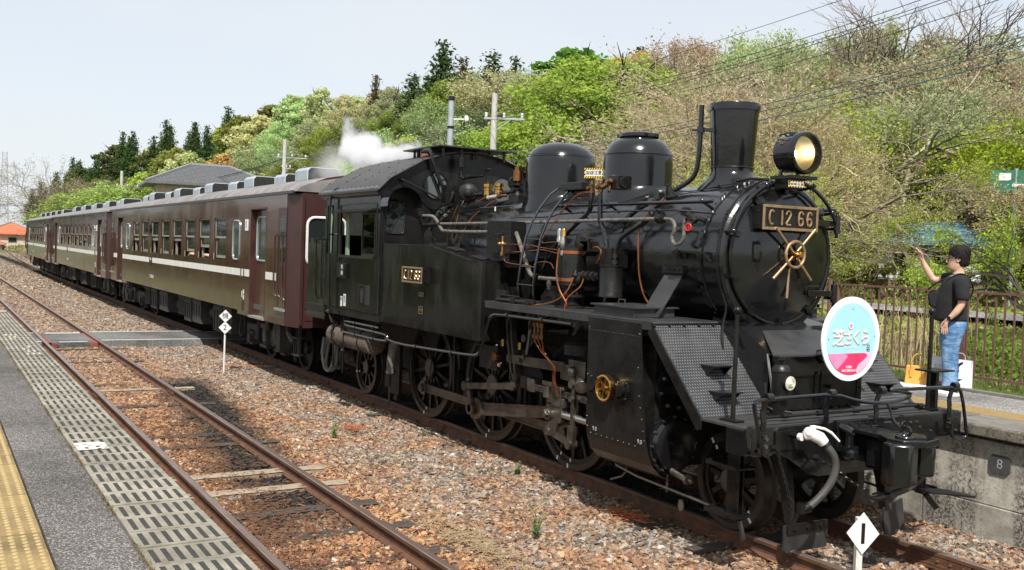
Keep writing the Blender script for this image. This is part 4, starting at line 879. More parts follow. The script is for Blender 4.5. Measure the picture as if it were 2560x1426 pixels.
mb = MB(); mb.lathe([(.09,2.47),(.095,2.5),(.09,2.53),(.08,2.60),(.001,2.62)], (2.28,-.90,0), (0,0,1), 18, False); mb.cyl((2.36,-.98,2.47),(2.36,-.82,2.47), .10, n=20); mb.bx(2.26,2.46,-.98,-.84,2.42,2.52); mb.cyl((2.36,-.98,2.47),(2.36,-1.02,2.47), .03, n=8); mb.cyl((2.44,-.95,2.54),(2.52,-.97,2.55),.012,n=6)
for a in range(10): mb.cyl((2.22+.15*math.cos(a*.63),-1+.15*math.sin(a*.63),2.45),(2.22+.15*math.cos(a*.63),-1+.15*math.sin(a*.63),2.475), .013, n=6)
part('valve_head', mb, GRIME, ac)
for x, mt in ((2.06, STEEL2), (2.14, BRASS)):
    mb = MB(); mb.lathe([(.012,2.45),(.014,2.5),(.03,2.505),(.03,2.54),(.024,2.55),(.026,2.63),(.02,2.645),(.001,2.65)], (x,-1.06,0), (0,0,1), 14, False); part('safety_valve', mb, mt, ac)
mb = MB(); mb.lathe([(.01,2.42),(.03,2.45),(.034,2.5),(.026,2.53),(.02,2.56),(.001,2.57)], (2.25,-1.14,0), (0,0,1), 12, False); mb.cyl((2.25,-1.15,2.37),(2.25,-1.15,2.42),.016,n=8); part('lubricator', mb, STEEL2, ac)
mb = MB(); mb.cyl((2.36,-1.0,2.17),(2.62,-.95,2.17), .035, n=12)
for q in (.06,.14,.22): mb.cyl((2.36+q,-.99,2.17),(2.385+q,-.985,2.17), .05, n=10)
mb.sph((2.38,-1.04,2.13), .05, 10); mb.sph((2.4,-1.08,2.17),.035,8); part('steam_inlet', mb, GRIME, ac)
mb = MB(); mb.lathe([(.02,2.02),(.03,2.06),(.02,2.1)], (1.92,-1.08,0),(0,0,1),8); mb.tube([(1.9,-1.08,2.09),(1.9,-1.08,2.02),(1.96,-1.1,2.0)],.009,6,1); part('drain_cock', mb, STEEL, ac)
# ladder
mb = MB()
A = [(1.42,-1.15,1.86),(1.42,-1.16,2.05),(1.44,-1.15,2.25),(1.45,-1.10,2.55),(1.45,-1.03,2.72),(1.45,-.94,2.87),(1.45,-.80,3.04),(1.45,-.70,3.11),(1.45,-.60,3.13)]
B = [(p[0]+.31, p[1], p[2]) for p in A]
def strap(pts, w=.012, h=.034):
    for a, b in zip(pts, pts[1:]): mb.bar(a, b, w, h, (0,-1,.3))
for a, b in zip(A, A[1:]): mb.bar(a, b, .034, .012, (0,-.8,.6))
for a, b in zip(B, B[1:]): mb.bar(a, b, .034, .012, (0,-.8,.6))
for i in (1, 2, 3, 5): pa, pb = Vector(A[i]), Vector(B[i]); pa.z += -.02; pb.z += -.02; mb.cyl(pa-Vector((.02,0,0)), pb+Vector((.02,0,0)), .009, n=7)
lad = P('boiler_ladder', mb, BLK)
# running boards
for s in (-1, 1):
    mb = MB(); y0, y1 = sorted((s*.55, s*1.33)); mb.bx(.98,3.97,y0,y1,1.805,1.822); ye = s*1.33; a, b = sorted((ye, ye-s*.012)); mb.bx(.98,3.97,a,b,1.745,1.805); mb.bx(.98,.995,y0,y1,1.745,1.805)
    P('running_board', mb, DECK, smooth=False, bev=.003)
    mb = MB(); mb.bx(2.93,3.55,min(s*.72,s*1.2),max(s*.72,s*1.2),1.823,1.905); mb.bx(2.90,3.58,min(s*.69,s*1.23),max(s*.69,s*1.23),1.905,1.922); mb.tube([(3.05,s*1.0,1.92),(3.05,s*1.0,1.965),(3.15,s*1.0,1.965),(3.15,s*1.0,1.92)], .007, 6); P('toolbox', mb, DECK, smooth=False, bev=.004)
    mb = MB(); mb.prism([(s*.66,2.27),(s*.67,2.27),(s*.98,1.83),(s*.97,1.83)], 'x', 3.36, 3.62) ; P('blanking_sheet', mb, DECK, smooth=False)
    mb = MB(); mb.bx(3.34,3.64,min(s*.66,s*.72),max(s*.66,s*.72),2.24,2.31); mb.bolts([(3.38+.07*i,s*.72,2.275) for i in range(4)],(0,s,0),.01,.01); P('sheet_hinge', mb, SATIN, smooth=False)
mb = MB(); mb.bx(1.10,1.62,-1.22,-1.05,1.823,1.87); mb.bx(1.08,1.3,-1.24,-1.2,1.87,1.95); mb.cyl((1.15,-1.27,1.85),(1.9,-1.27,1.85),.022,n=8); mb.tube([(1.2,-1.25,1.83),(1.2,-1.25,1.9),(1.6,-1.25,1.9)],.01,6); mb.bx(1.5,1.56,-1.3,-1.2,1.83,1.89); mb.bx(1.8,1.87,-1.3,-1.2,1.83,1.88); P('reversing_gear_casing', mb, GRIME, smooth=False, bev=.004)
mb = MB(); mb.prism([(1.42,1.823),(2.0,1.823),(2.0,2.02),(1.55,2.02),(1.42,1.9)],'y',-.86,-.66); P('reach_cover', mb, GRIME, smooth=False, bev=.004)
mb = MB(); mb.bx(2.58,2.78,-.92,-.70,2.26,2.46); P('lubricator_box', mb, SATIN, smooth=False, bev=.006)
mb = MB(); mb.bar((3.63,-.70,2.42),(3.63,-.82,2.41),.08,.07); mb.bar((3.6,-.8,2.45),(3.95,-.74,2.44),.02,.02); mb.bar((3.95,-.74,2.44),(4.0,-.7,2.36),.02,.02); P('hook_bracket', mb, SATIN, smooth=False)
mb = MB(); mb.cyl((3.30,-.60,2.95),(3.30,-.62,3.0),.06,.055,n=14); mb.cyl((3.30,-.62,2.99),(3.3,-.65,3.06),.045,.03,n=14); mb.torus((3.3,-.61,2.98),(0,-.3,1),.06,.012,20,6); mb.cyl((3.3,-.65,3.06),(3.3,-.66,3.09),.018,n=8); P('water_plug', mb, GRIME)
# side tanks
for s in (-1, 1):
    top = [(-1.95,2.42),(-.45,2.42),(.68,2.255),(.86,2.255)]
    yo, yi = s*1.35, s*.64
    mb = MB(); poly = [(-1.95,1.35),(.80,1.35)]
    # rounded outer front corner
    foot = [(-1.95, yi), (-1.95, yo), (.76, yo)] + [(.76+.09*math.sin(rad(t)), yo - s*.09*(1-math.cos(rad(t)))) for t in (22,45,67,90)] + [(.85, yi)]
    def zt(x): return lerp_tab(x, top)
    # densify outer edge so the top can bend
    F = [(-1.95,yi),(-1.95,yo),(-.45,yo),(.68,yo)] + foot[2:] + [(.68,yi),(-.45,yi)]
    n_ = len(F); vs = [(p[0],p[1],1.35) for p in F] + [(p[0],p[1],zt(p[0])) for p in F]
    mb.add(vs, [(i,(i+1) % n_,n_+(i+1) % n_,n_+i) for i in range(n_)] + [tuple(range(n_))[::-1]])
    # top faces: strips
    mb.add([(-1.95,yi,zt(-1.95)),(-1.95,yo,zt(-1.95)),(-.45,yo,zt(-.45)),(-.45,yi,zt(-.45))], [(0,1,2,3)])
    mb.add([(-.45,yi,zt(-.45)),(-.45,yo,zt(-.45)),(.68,yo,2.255),(.68,yi,2.255)], [(0,1,2,3)])
    k = [(.68,yi),(.68,yo)] + foot[2:]; mb.add([(p[0],p[1],2.255) for p in k], [tuple(range(len(k)))])
    tk = P('side_tank', mb, TANK, smooth=False)
    mb = MB(); mb.bar((-1.95,yo-s*.01,2.427),(-.45,yo-s*.01,2.427), .03, .012); mb.bar((-.45,yo-s*.01,2.427),(.68,yo-s*.01,2.262), .03, .012); mb.bar((.68,yo-s*.01,2.262),(.78,yo-s*.01,2.262), .03, .012); mb.bar((.85-.01,yo-s*.1,2.262),(.85-.01,yi,2.262), .012, .03, (0,0,1)); part('rim', mb, SATIN, tk, smooth=False)
    for (x, z) in ((-.2,2.385),(.45,2.29)):
        mb = MB(); mb.box((x, s*1.1, z+.012), (.26,.13,.012), M=Matrix.Rotation(rad(8.3),3,'Y')); part('vent_recess', mb, DARKIN, tk, smooth=False)
        mb = MB()
        for q in range(8): mb.cyl((x-.10+.027*q, s*1.06, z+.03-.004*q), (x-.10+.027*q, s*1.15, z+.03-.004*q), .007, n=5)
        part('vent_spring', mb, GRIME, tk, stuff=True)
if True:
    mb = MB()
    for i, a in enumerate((0,)): pass
    for x in (-1.28, -.45):
        zb = 2.42; pts = [(x-.11,zb),(x+.11,zb)] + [(x+.11*math.cos(rad(t)), zb+.11+.11*math.sin(rad(t))) for t in range(0,181,18)]
        mb.prism(pts, 'y', -.98, -.965)
        if x > -1: mb.torus((x,-.985,zb+.12),(0,1,0),.06,.012,24,6)
    mb.tube([(-1.2,-1.0,2.5),(-1.15,-1.02,2.5),(-1.15,-1.02,2.55),(-1.22,-1.02,2.56)], .008, 6); mb.tube([(-1.1,-1.0,2.44),(-1.1,-1.0,2.52),(-.98,-1.0,2.52),(-.98,-1.0,2.45)], .01, 6, 1)
    mb.bx(-1.1,-.55,-1.05,-.75,2.43,2.455); mb.bx(-.95,-.62,-1.0,-.7,2.421,2.47)
    P('tank_filler', mb, SATIN)
number_plate(-.66, 2.045, .60, .205, '-y', -1.475, LO)
mb = MB()
for x in (-.95, -.40): mb.bx(x-.004,x+.004,-1.46,-1.35,1.95,2.14)
mb.bolts([(-.396,-1.43,2.11),(-.396,-1.43,1.98)],(1,0,0),.01,.02); P('plate_bracket', mb, SATIN, smooth=False)
for (x, z, w, h, t) in ((-.62,1.80,.135,.05,'川崎'), (-.62,1.60,.12,.10,'区真岡')):
    mb = MB(); mb.bx(x-w/2,x+w/2,-1.358,-1.3505,z-h/2,z+h/2); bp_ = P('small_plate', mb, SATIN, smooth=False)
    mb = MB(); e = .009
    for a, b, c_, d in ((-w/2,w/2,h/2-e,h/2),(-w/2,w/2,-h/2,-h/2+e),(-w/2,-w/2+e,-h/2+e,h/2-e),(w/2-e,w/2,-h/2+e,h/2-e)): mb.bx(x+a,x+b,-1.362,-1.3585,z+c_,z+d)
    part('plate_border', mb, PLATEBR, bp_, smooth=False)
    lettering(t, h*.55 if len(t) == 2 else h*.34, (x,-1.360,z), (0,-1,0), PLATEBR, bp_, .001)
# sand box / feed water casing on tank front
mb = MB(); fp_ = [(.50,-1.06),(.75,-1.20),(1.05,-1.06),(1.05,-.85),(.50,-.85)]
mb.prism(fp_, 'z', 2.36, 2.735); mb.bx(.86,1.0,-1.04,-.9,2.2,2.36); cs = P('boxed_casing', mb, SATIN, smooth=False, bev=.004)
mb = MB(); mb.tube([(.92,-1.15,2.58),(.92,-1.15,2.50)],.006,6); mb.tube([(.87,-1.16,2.575),(.97,-1.12,2.585)],.008,6); mb.bar((.62,-1.14,2.45),(.62,-1.14,2.451),.2,.002); part('latch', mb, BLK, cs)
mb = MB(); mb.tube([(.75,-1.1,2.73),(.75,-1.1,2.86)], .003, 5); P('tag_wire', mb, SATIN); mb = MB(); mb.bx(.738,.762,-1.105,-1.10,2.85,2.90); P('paper_tag', mb, WHITE, smooth=False)
mb = MB(); cx = 1.05; mb.cyl((cx-.07,-1.16,2.47),(cx+.09,-1.16,2.47), .016, n=10); mb.cyl((cx,-1.16,2.36),(cx,-1.16,2.55), .014, n=10); mb.sph((cx,-1.16,2.47),.03,10); mb.sph((cx-.07,-1.16,2.47),.025,8); mb.cyl((cx-.0,-1.16,2.34),(cx,-1.16,2.38),.026,n=6); mb.tube([(cx-.03,-1.16,2.55),(cx+.03,-1.16,2.55)],.007,6); P('brass_cock', mb, M('aged_copper_brass',(.6,.3,.12),(.45,.22,.08),12,.3,.4,metal=1))
# ---------------------------------------------------------------- cab and bunker
ARC = [(-1.40,3.20),(-1.25,3.32),(-1.08,3.44),(-.78,3.61),(-.45,3.72),(-.2,3.76),(0,3.77),(.2,3.76),(.45,3.72),(.78,3.61),(1.08,3.44),(1.25,3.32),(1.40,3.20)]
def arcz(y): return lerp_tab(y, ARC)
mb = MB()                                        # front spectacle plate built round its openings
def holed(mb, rects, xs, ys, x, zlo, ztop, t):
    """plate in the y-z plane at x with rectangular holes (y0,y1,z0,z1); ztop(y) curved"""
    ys = sorted(set(ys))
    for a, b in zip(ys, ys[1:]):
        hs = sorted([r for r in rects if r[0] <= a+1e-6 and r[1] >= b-1e-6], key=lambda r: r[2]); z = zlo
        for r in hs:
            mb.bx(x-t, x, a, b, z, r[2]); z = r[3]
        za, zb = ztop(a), ztop(b)
        mb.add([(x-t,a,z),(x,a,z),(x,b,z),(x-t,b,z),(x-t,a,za),(x,a,za),(x,b,zb),(x-t,b,zb)], [(0,3,2,1),(4,5,6,7),(0,1,5,4),(1,2,6,5),(2,3,7,6),(3,0,4,7)])
WN = [(-1.30,-1.02,2.57,3.03),(1.02,1.30,2.57,3.03),(-.72,-.38,3.11,3.45),(.38,.72,3.11,3.45)]
ys = [a for a, _ in ARC] + [-1.38,1.38,-1.30,-1.02,1.02,1.30,-.72,-.38,.38,.72]
ys = [y for y in ys if abs(y) <= 1.38]
holed(mb, WN, None, ys, -1.95, 1.45, arcz, .014); P('cab_front_plate', mb, SATIN, smooth=False)
mb = MB(); holed(mb, [(-1.2,-.75,2.55,3.1),(.75,1.2,2.55,3.1)], None, ys + [-1.2,-.75,.75,1.2], -4.12, 1.45, arcz, .014); P('cab_rear_plate', mb, SATIN, smooth=False)
for s in (-1, 1):
    # glazing: framed window and round spectacle
    mb = MB(); mb.bx(-1.953,-1.95,min(s*1.01,s*1.31),max(s*1.01,s*1.31),2.56,3.04); 
    w = P('front_window', mb, GLASS, smooth=False); mb = MB(); yc = s*1.16
    mb.tube([(-1.944,yc-.14,2.62),(-1.944,yc-.10,2.575),(-1.944,yc+.10,2.575),(-1.944,yc+.145,2.62),(-1.944,yc+.145,2.93),(-1.944,yc+.10,3.03),(-1.944,yc-.06,3.06),(-1.944,yc-.14,3.02),(-1.944,yc-.14,2.60)], .009, 6, 1); part('window_frame', mb, SATIN, w)
    mb = MB(); mb.bx(-1.947,-1.943,min(s*1.01,s*1.0),max(s*1.01,s*1.03),2.6,2.98); part('bright_edge', mb, CREAM, w, smooth=False)
    mb = MB(); mb.cyl((-1.957,s*.55,3.28),(-1.949,s*.55,3.28), .175, n=36); w = P('round_window', mb, GLASS); mb = MB(); mb.torus((-1.944,s*.55,3.28),(1,0,0),.185,.011,40,6); mb.torus((-1.947,s*.55,3.28),(1,0,0),.205,.006,40,6); part('window_frame', mb, SATIN, w)
    # corner infill of the square opening behind the round glass
    mb = MB()
    for a in range(4):
        c0 = rad(a*90); pts = [(s*.55+.18*math.cos(c0+rad(t)), 3.28+.18*math.sin(c0+rad(t))) for t in range(0,91,10)]; cn = (s*.55+.172*(math.cos(c0)+math.cos(c0+PI/2)), 3.28+.172*(math.sin(c0)+math.sin(c0+PI/2)))
        mb.prism(pts[::-1]+[cn] if False else [cn]+pts, 'x', -1.951, -1.947)
    P('spectacle_rim', mb, SATIN, smooth=False)
    mb = MB(); N = 14                            # curved hood above the window
    cy, cz = s*1.13, 2.97; pts = []
    for i in range(N+1):
        t = rad(-5+190*i/N); pts.append((cy-s*-.0 + .26*math.cos(t), cz+.25*math.sin(t)))
    for (a, b) in zip(pts, pts[1:]): mb.add([(-1.95,a[0],a[1]),(-1.95,b[0],b[1]),(-1.70,b[0],b[1]),(-1.70,a[0],a[1]),(-1.95,a[0],a[1]-.004),(-1.95,b[0],b[1]-.004),(-1.70,b[0],b[1]-.004),(-1.70,a[0],a[1]-.004)], [(0,1,2,3),(4,7,6,5),(2,6,7,3)])
    P('window_hood', mb, BLK)
    # side sheet with window opening, built of panels
    def yb(o): return sorted((s*1.38, s*(1.38-.014)))
    a, b = yb(0); mb = MB(); x0, x1, wx0, wx1, wz0, wz1 = -4.12, -1.951, -3.44, -2.12, 2.24, 2.87
    mb.bx(x0,wx0,a,b,1.42,2.22) if False else None
    mb.bx(wx0,x1,a,b,1.44,wz0); mb.bx(wx0,x1,a,b,wz1,3.16); mb.bx(wx1,x1,a,b,wz0,wz1)
    mb.bx(-3.78,wx0,a,b,1.44,3.16); mb.bx(-4.12,-4.06,a,b,1.44,3.16); mb.bx(-4.06,-3.78,a,b,1.44,2.26); mb.bx(-4.06,-3.78,a,b,3.0,3.16)
    P('cab_side_sheet', mb, TANK, smooth=False)
    o = s*1.385
    mb = MB(); mb.bar((wx0-.02,o,wz0-.015),(wx1+.02,o,wz0-.015),.05,.04); mb.bar((wx0-.012,o,wz0),(wx0-.012,o,wz1+.01),.02,.02,(1,0,0)); mb.bar((wx1+.012,o,wz0),(wx1+.012,o,wz1+.01),.02,.02,(1,0,0))
    mb.prism([(s*1.38,2.90),(s*1.52,2.865),(s*1.525,2.885),(s*1.38,2.93)], 'x', -3.62, -2.08)
    mb.tube([(-3.50,o,1.9),(-3.50,o,2.95),(-3.44,o,3.0),(-2.12,o,3.0),(-2.06,o,2.95),(-2.06,o,2.2)], .008, 5, 1); P('side_window_surround', mb, SATIN, smooth=False)
    # seams
    mb = MB()
    for x in (-1.949, -3.40, -3.79): mb.bx(x-.006,x+.006,min(o,o-s*.003),max(o,o-s*.003),1.44,2.22)
    P('panel_seam', mb, DARKIN, smooth=False)
    mb = MB(); yw = s*1.355; mb.bx(-2.655,-2.635,yw-.012,yw+.012,wz0,wz1); mb.bx(-2.17,-2.13,yw-.012,yw+.012,wz0,wz1); mb.bx(-2.64,-2.15,yw-.012,yw+.012,wz0,wz0+.04); mb.bx(-2.64,-2.15,yw-.012,yw+.012,wz1-.03,wz1); sf = P('sliding_window', mb, SATIN, smooth=False)
    mb = MB(); mb.bx(-2.63,-2.17,yw-.002,yw+.002,wz0+.04,wz1-.03); part('pane', mb, CLEAR, sf, smooth=False)
    mb = MB(); mb.bx(-3.43,-3.31,s*1.30-.01,s*1.30+.01,2.2,2.87); mb.bx(-4.04,-3.98,s*1.33-.01,s*1.33+.01,2.2,3.0); P('inner_door_post', mb, CREAM, smooth=False)
    # rain gutter roll and eaves
    mb = MB(); pts = [(s*(1.38+.055*math.sin(t)), 3.165+.065*math.cos(t)*-1) for t in [PI*i/8 for i in range(9)]]
    mb.cyl((-4.2,s*1.375,3.165),(-1.93,s*1.375,3.165), .075, n=18); P('cornice_roll', mb, BLK)
    # vertical pipe and grab rails
    mb = MB(); mb.tube([(-3.62,s*1.37,3.26),(-3.70,s*1.42,3.22),(-3.76,s*1.45,3.12),(-3.76,s*1.45,2.6),(-3.70,s*1.45,1.5),(-3.69,s*1.44,1.32),(-3.6,s*1.42,1.2)], .017, 8, 1); mb.cyl((-3.76,s*1.38,2.55),(-3.76,s*1.46,2.55),.012,n=6); mb.cyl((-3.66,s*1.5,2.56),(-3.8,s*1.44,2.56),.008,n=6)
    mb.cyl((-3.73,s*1.45,1.36),(-3.62,s*1.45,1.38),.03,n=8); P('cab_drain_pipe', mb, SATIN)
    for xx in (-4.16, -4.42):
        mb = MB(); mb.tube([(xx,s*1.36,2.46),(xx,s*1.42,2.48),(xx,s*1.42,2.4),(xx,s*1.42,1.6),(xx,s*1.36,1.52)], .012, 7, 1); P('cab_grab_rail', mb, SATIN)
    mb = MB(); mb.bx(-3.50,-3.12,min(o,o+s*.03),max(o,o+s*.03),1.90,2.12); mb.bx(-3.46,-3.16,min(o,o+s*.04),max(o,o+s*.04),1.92,2.10); nh = P('name_holder', mb, SATIN, smooth=False)
    if s < 0:
        for i, ch in enumerate('真岡'): lettering(ch, .075, (-3.25,o-.043,2.06-i*.09), (0,-1,0), WHITE, nh, .0008)
        mb = MB(); mb.bx(-3.37,-3.30,o-.003,o,1.47,1.62); mb.bx(-3.25,-3.16,o-.003,o,1.48,1.66); q = P('inspection_label', mb, WHITE, smooth=False)
        lettering('検', .05, (-3.335,o-.0045,1.58), (0,-1,0), SATIN, q, .0005); lettering('査\n月', .055, (-3.205,o-.0045,1.58), (0,-1,0), SATIN, q, .0005)
    mb = MB(); z0 = 1.56; mb.bar((-2.62,o-s*.0,z0),(-2.62,o,z0+.26),.02,.03,(1,0,0)); mb.bar((-2.45,o,z0),(-2.45,o,z0+.26),.02,.03,(1,0,0)); mb.bar((-2.62,o,z0+.26),(-2.45,o,z0+.26),.03,.02); mb.bar((-2.62,o,z0),(-2.45,o,z0),.03,.02); fr = P('step_opening', mb, SATIN, smooth=False)
    mb = MB(); mb.bx(-2.45,-2.24,min(o,o-s*.004)-.0,max(o,o-s*.004)+.0,z0-.01,z0+.27); mb.bx(-2.61,-2.46,min(o,o-s*.004),max(o,o-s*.004),z0+.01,z0+.25); part('recess', mb, DARKIN, fr, smooth=False)
# roof
mb = MB(); RA = [(y*1.03 if abs(y) > 1.2 else y, z+.015) for y, z in ARC]; RA[0] = (-1.455, 3.17); RA[-1] = (1.455, 3.17)
fine = []
for (ya, za), (yb_, zb_) in zip(RA, RA[1:]):
    for t in (0, .5): fine.append((ya+(yb_-ya)*t, za+(zb_-za)*t))
fine.append(RA[-1]); k = len(fine)
vs = [(x, y, z+dz) for x, dz in ((-4.30,0),(-1.86,0)) for y, z in fine] + [(x, y, z+.016) for x in (-4.30,-1.86) for y, z in fine]
fs = []
for i in range(k-1): fs += [(i,i+1,k+i+1,k+i),(2*k+i,3*k+i,3*k+i+1,2*k+i+1),(i,2*k+i,2*k+i+1,i+1),(k+i,k+i+1,3*k+i+1,3*k+i)]
fs += [(0,k,3*k,2*k),(k-1,3*k-1,4*k-1,2*k-1)]
mb.add(vs, fs); rf = P('cab_roof', mb, M('roof_grey_black',(.035,.034,.033),(.065,.062,.058),4,.5,.65,bump=.15,bs=20), smooth=True, ang=25)
mb = MB()
for x in (-4.25, -1.93, -2.75, -3.5):
    for i in range(2, k-2, 1): y, z = fine[i]; mb.sph((x,y,z+.018), .012, 6)
for s in (-1, 1):
    for i in range(14): mb.sph((-4.2+.17*i, s*1.40, 3.235), .012, 6)
part('roof_rivets', mb, SATIN, rf, stuff=True)
mb = MB()
for x in (-3.55, -2.15):
    for s in (-1, 1): mb.bar((x,s*1.45,3.19),(x,s*1.16,3.42),.09,.012,(0,0,1)); mb.bar((x,s*1.16,3.42),(x,s*1.05,3.48),.07,.02)
part('roof_straps', mb, SATIN, rf, smooth=False)
mb = MB(); mb.bx(-2.95,-1.72,-.62,.62,3.83,3.85); mb.bx(-2.9,-2.0,-.52,.52,3.70,3.83) if False else None
for x in (-2.8,-2.3,-1.85):
    for y in (-.5,.5): mb.bx(x-.015,x+.015,y-.015,y+.015,3.68,3.83)
P('roof_ventilator', mb, DECK, smooth=False)
mb = MB(); mb.cyl((-2.66,-.5,3.66),(-2.66,-.5,3.86), .028, n=12); mb.tube([(-2.45,-.55,3.80),(-2.2,-.62,3.80),(-1.9,-.66,3.78),(-1.86,-.66,3.6),(-1.86,-.45,3.2),(-1.75,-.38,3.1)], .028, 9, 1); mb.tube([(-1.9,-.25,3.84),(-1.88,.05,3.86),(-1.88,.05,3.7)],.02,8,1); P('roof_pipe', mb, SATIN)
mb = MB(); mb.cyl((-1.80,-.05-.18,3.56),(-1.80,-.23,3.70), .055, n=16); mb.cyl((-1.80,-.23,3.70),(-1.80,-.23,3.84), .022, n=8); mb.tube([(-1.80,-.23,3.56),(-1.8,-.23,3.42),(-1.74,-.22,3.40),(-1.3,-.16,3.42),(-1.24,-.15,3.42),(-1.24,-.15,3.5),(-1.1,-.13,3.5)], .018, 8, 1); mb.cyl((-1.24,-.15,3.42),(-1.24,-.15,3.2),.016,n=8); mb.sph((-1.74,-.22,3.40),.028,10); P('muffler_pipe', mb, SATIN)
mb = MB(); mb.tube([(-1.93,-1.12,3.34),(-1.88,-1.08,3.33),(-1.82,-.80,3.2),(-1.75,-.5,3.05),(-1.6,-.42,3.02)], .014, 8, 1); mb.cyl((-1.95,-1.1,3.34),(-1.9,-1.1,3.34),.022,n=8); P('front_handhold', mb, BLK)
mb = MB(); mb.tube([(-1.94,-.62,2.94),(-1.6,-.62,2.94),(-1.45,-.66,2.88),(-.9,-.66,2.88)], .012, 7, 1); mb.tube([(-.9,-.66,2.88),(-.2,-.72,2.92)], .011, 7); P('control_rod', mb, SATIN)
for a in range(1):                               # flange where the boiler meets the cab
    mb = MB(); mb.torus((-1.93,0,BZ),(1,0,0),BR+.03,.03,72,8); mb.torus((-1.93,0,BZ),(1,0,0),BR+.11,.008,72,6); P('boiler_flange', mb, SATIN)
# fittings on top of the firebox
ge = P('turbo_generator', MB().lathe([(.001,-.16),(.07,-.16),(.10,-.13),(.125,-.06),(.13,-.02),(.10,0),(.125,.02),(.13,.07),(.11,.10),(.06,.115),(.045,.14),(.001,.15)], (-1.05,-.50,3.15), (.85,-.5,0), 24, False), SATIN)
mb = MB(); mb.bx(-1.42,-1.27,-.72,-.50,3.02,3.26)
for i in range(6): mb.bx(-1.40,-1.29,-.735,-.72,3.035+i*.036,3.055+i*.036)
mb.tube([(-1.3,-.6,3.15),(-1.2,-.66,3.16),(-1.19,-.68,3.05),(-1.25,-.7,3.0),(-1.35,-.72,2.99)], .02, 8, 1); mb.tube([(-1.0,-.6,3.02),(-.95,-.66,2.96),(-.8,-.66,2.94)],.02,8,1); mb.prism([(-1.2,3.0),(-.95,3.05),(-1.0,2.8)],'y',-.68,-.67); part('resistor_box', mb, SATIN, ge)
for x, y in ((-.66,-.42), (-.40,-.40)):
    mb = MB(); mb.lathe([(.055,3.10),(.055,3.18),(.062,3.185),(.062,3.20),(.055,3.205),(.05,3.215),(.062,3.225),(.062,3.262),(.001,3.268)], (x,y,0), (0,0,1), 20, False); mb.cyl((x,y,3.26),(x,y,3.31), .004, n=6); P('brass_safety_cap', mb, BRASS)
mb = MB(); mb.tube([(-1.0,-.42,3.13),(-.2,-.38,3.14),(.0,-.4,3.15)], .03, 10); mb.tube([(-.95,-.55,3.0),(-.75,-.6,3.12),(-.55,-.56,3.12)], .014, 7, 1); mb.bx(.02,.26,-.5,-.38,3.0,3.08); P('steam_pipe', mb, SATIN)
mb = MB(); mb.lathe([(.045,3.05),(.06,3.09),(.045,3.13),(.028,3.15),(.045,3.17),(.028,3.19),(.02,3.205),(.068,3.215),(.07,3.24),(.03,3.245)], (.10,-.42,0), (0,0,1), 18, False); mb.cyl((.1,-.5,3.16),(.1,-.35,3.16), .034, n=10); mb.cyl((-.02,-.45,3.09),(.1,-.43,3.09),.025,n=8); wv = P('whistle_valve', mb, GRIME)
mb = MB(); mb.lathe([(.05,3.27),(.06,3.272),(.06,3.40),(.055,3.402)], (.10,-.42,0), (0,0,1), 24, False); mb.lathe([(.001,3.395),(.058,3.398),(.058,3.404)], (.10,-.42,0), (0,0,1), 24, False); mb.bx(.07,.16,-.45,-.36,3.40,3.445); mb.cyl((.10,-.42,3.2),(.1,-.42,3.3),.01,n=6); part('whistle_bell', mb, M('whistle_bronze',(.38,.19,.085),(.26,.12,.05),9,.3,.4,metal=1), wv)
mb = MB(); mb.cyl((-.12,-.34,3.26),(.0,-.40,3.26), .085, .075, n=18); mb.cyl((-.15,-.33,3.26),(-.12,-.34,3.26), .05, n=12)
for i in range(8): a = i*PI/4; mb.cyl((-.02,-.40+.06*math.cos(a),3.26+.06*math.sin(a)),(.012,-.41+.06*math.cos(a),3.26+.06*math.sin(a)), .01, n=6)
P('pressure_governor', mb, SATIN)
mb = MB(); mb.cyl((-.3,-.62,3.06),(-.12,-.56,3.08), .026, n=10); P('silver_pipe_end', mb, M('aluminium_wrap',(.6,.56,.5),(.5,.45,.4),30,.35,metal=.7)); mb = MB(); mb.cyl((-.13,-.565,3.08),(-.09,-.55,3.085),.035,n=10); mb.cyl((-.09,-.55,3.085),(-.02,-.5,3.09),.02,n=8); P('brass_union', mb, BRONZE)
# bunker
mb = MB()
for s in (-1, 1): mb.bx(-5.0,-4.13,min(s*1.35,s*1.33),max(s*1.35,s*1.33),1.27,2.41)
mb.bx(-5.0,-4.98,-1.33,1.33,1.27,2.41); mb.bx(-4.98,-4.14,-1.33,1.33,1.27,2.2); P('coal_bunker', mb, BUNK, smooth=False)
mb = MB(); mb.bx(-5.02,-4.11,-1.37,-1.352,1.21,1.28); mb.bx(-4.94,-4.78,-1.33,-1.2,2.41,2.49); mb.bx(-4.76,-4.3,-1.3,-1.22,2.42,2.45); mb.bx(-4.125,-4.105,-1.385,-1.36,1.3,3.1)
mb.bolts([(-4.28,-1.352,1.4+.14*i) for i in range(8)], (0,-1,0), .012, .012); P('bunker_trim', mb, BUNK, smooth=False)
mb = MB(); mb.bx(-4.9,-4.16,-1.2,1.2,2.15,2.3); P('bunker_coal', mb, GRIME, smooth=False)
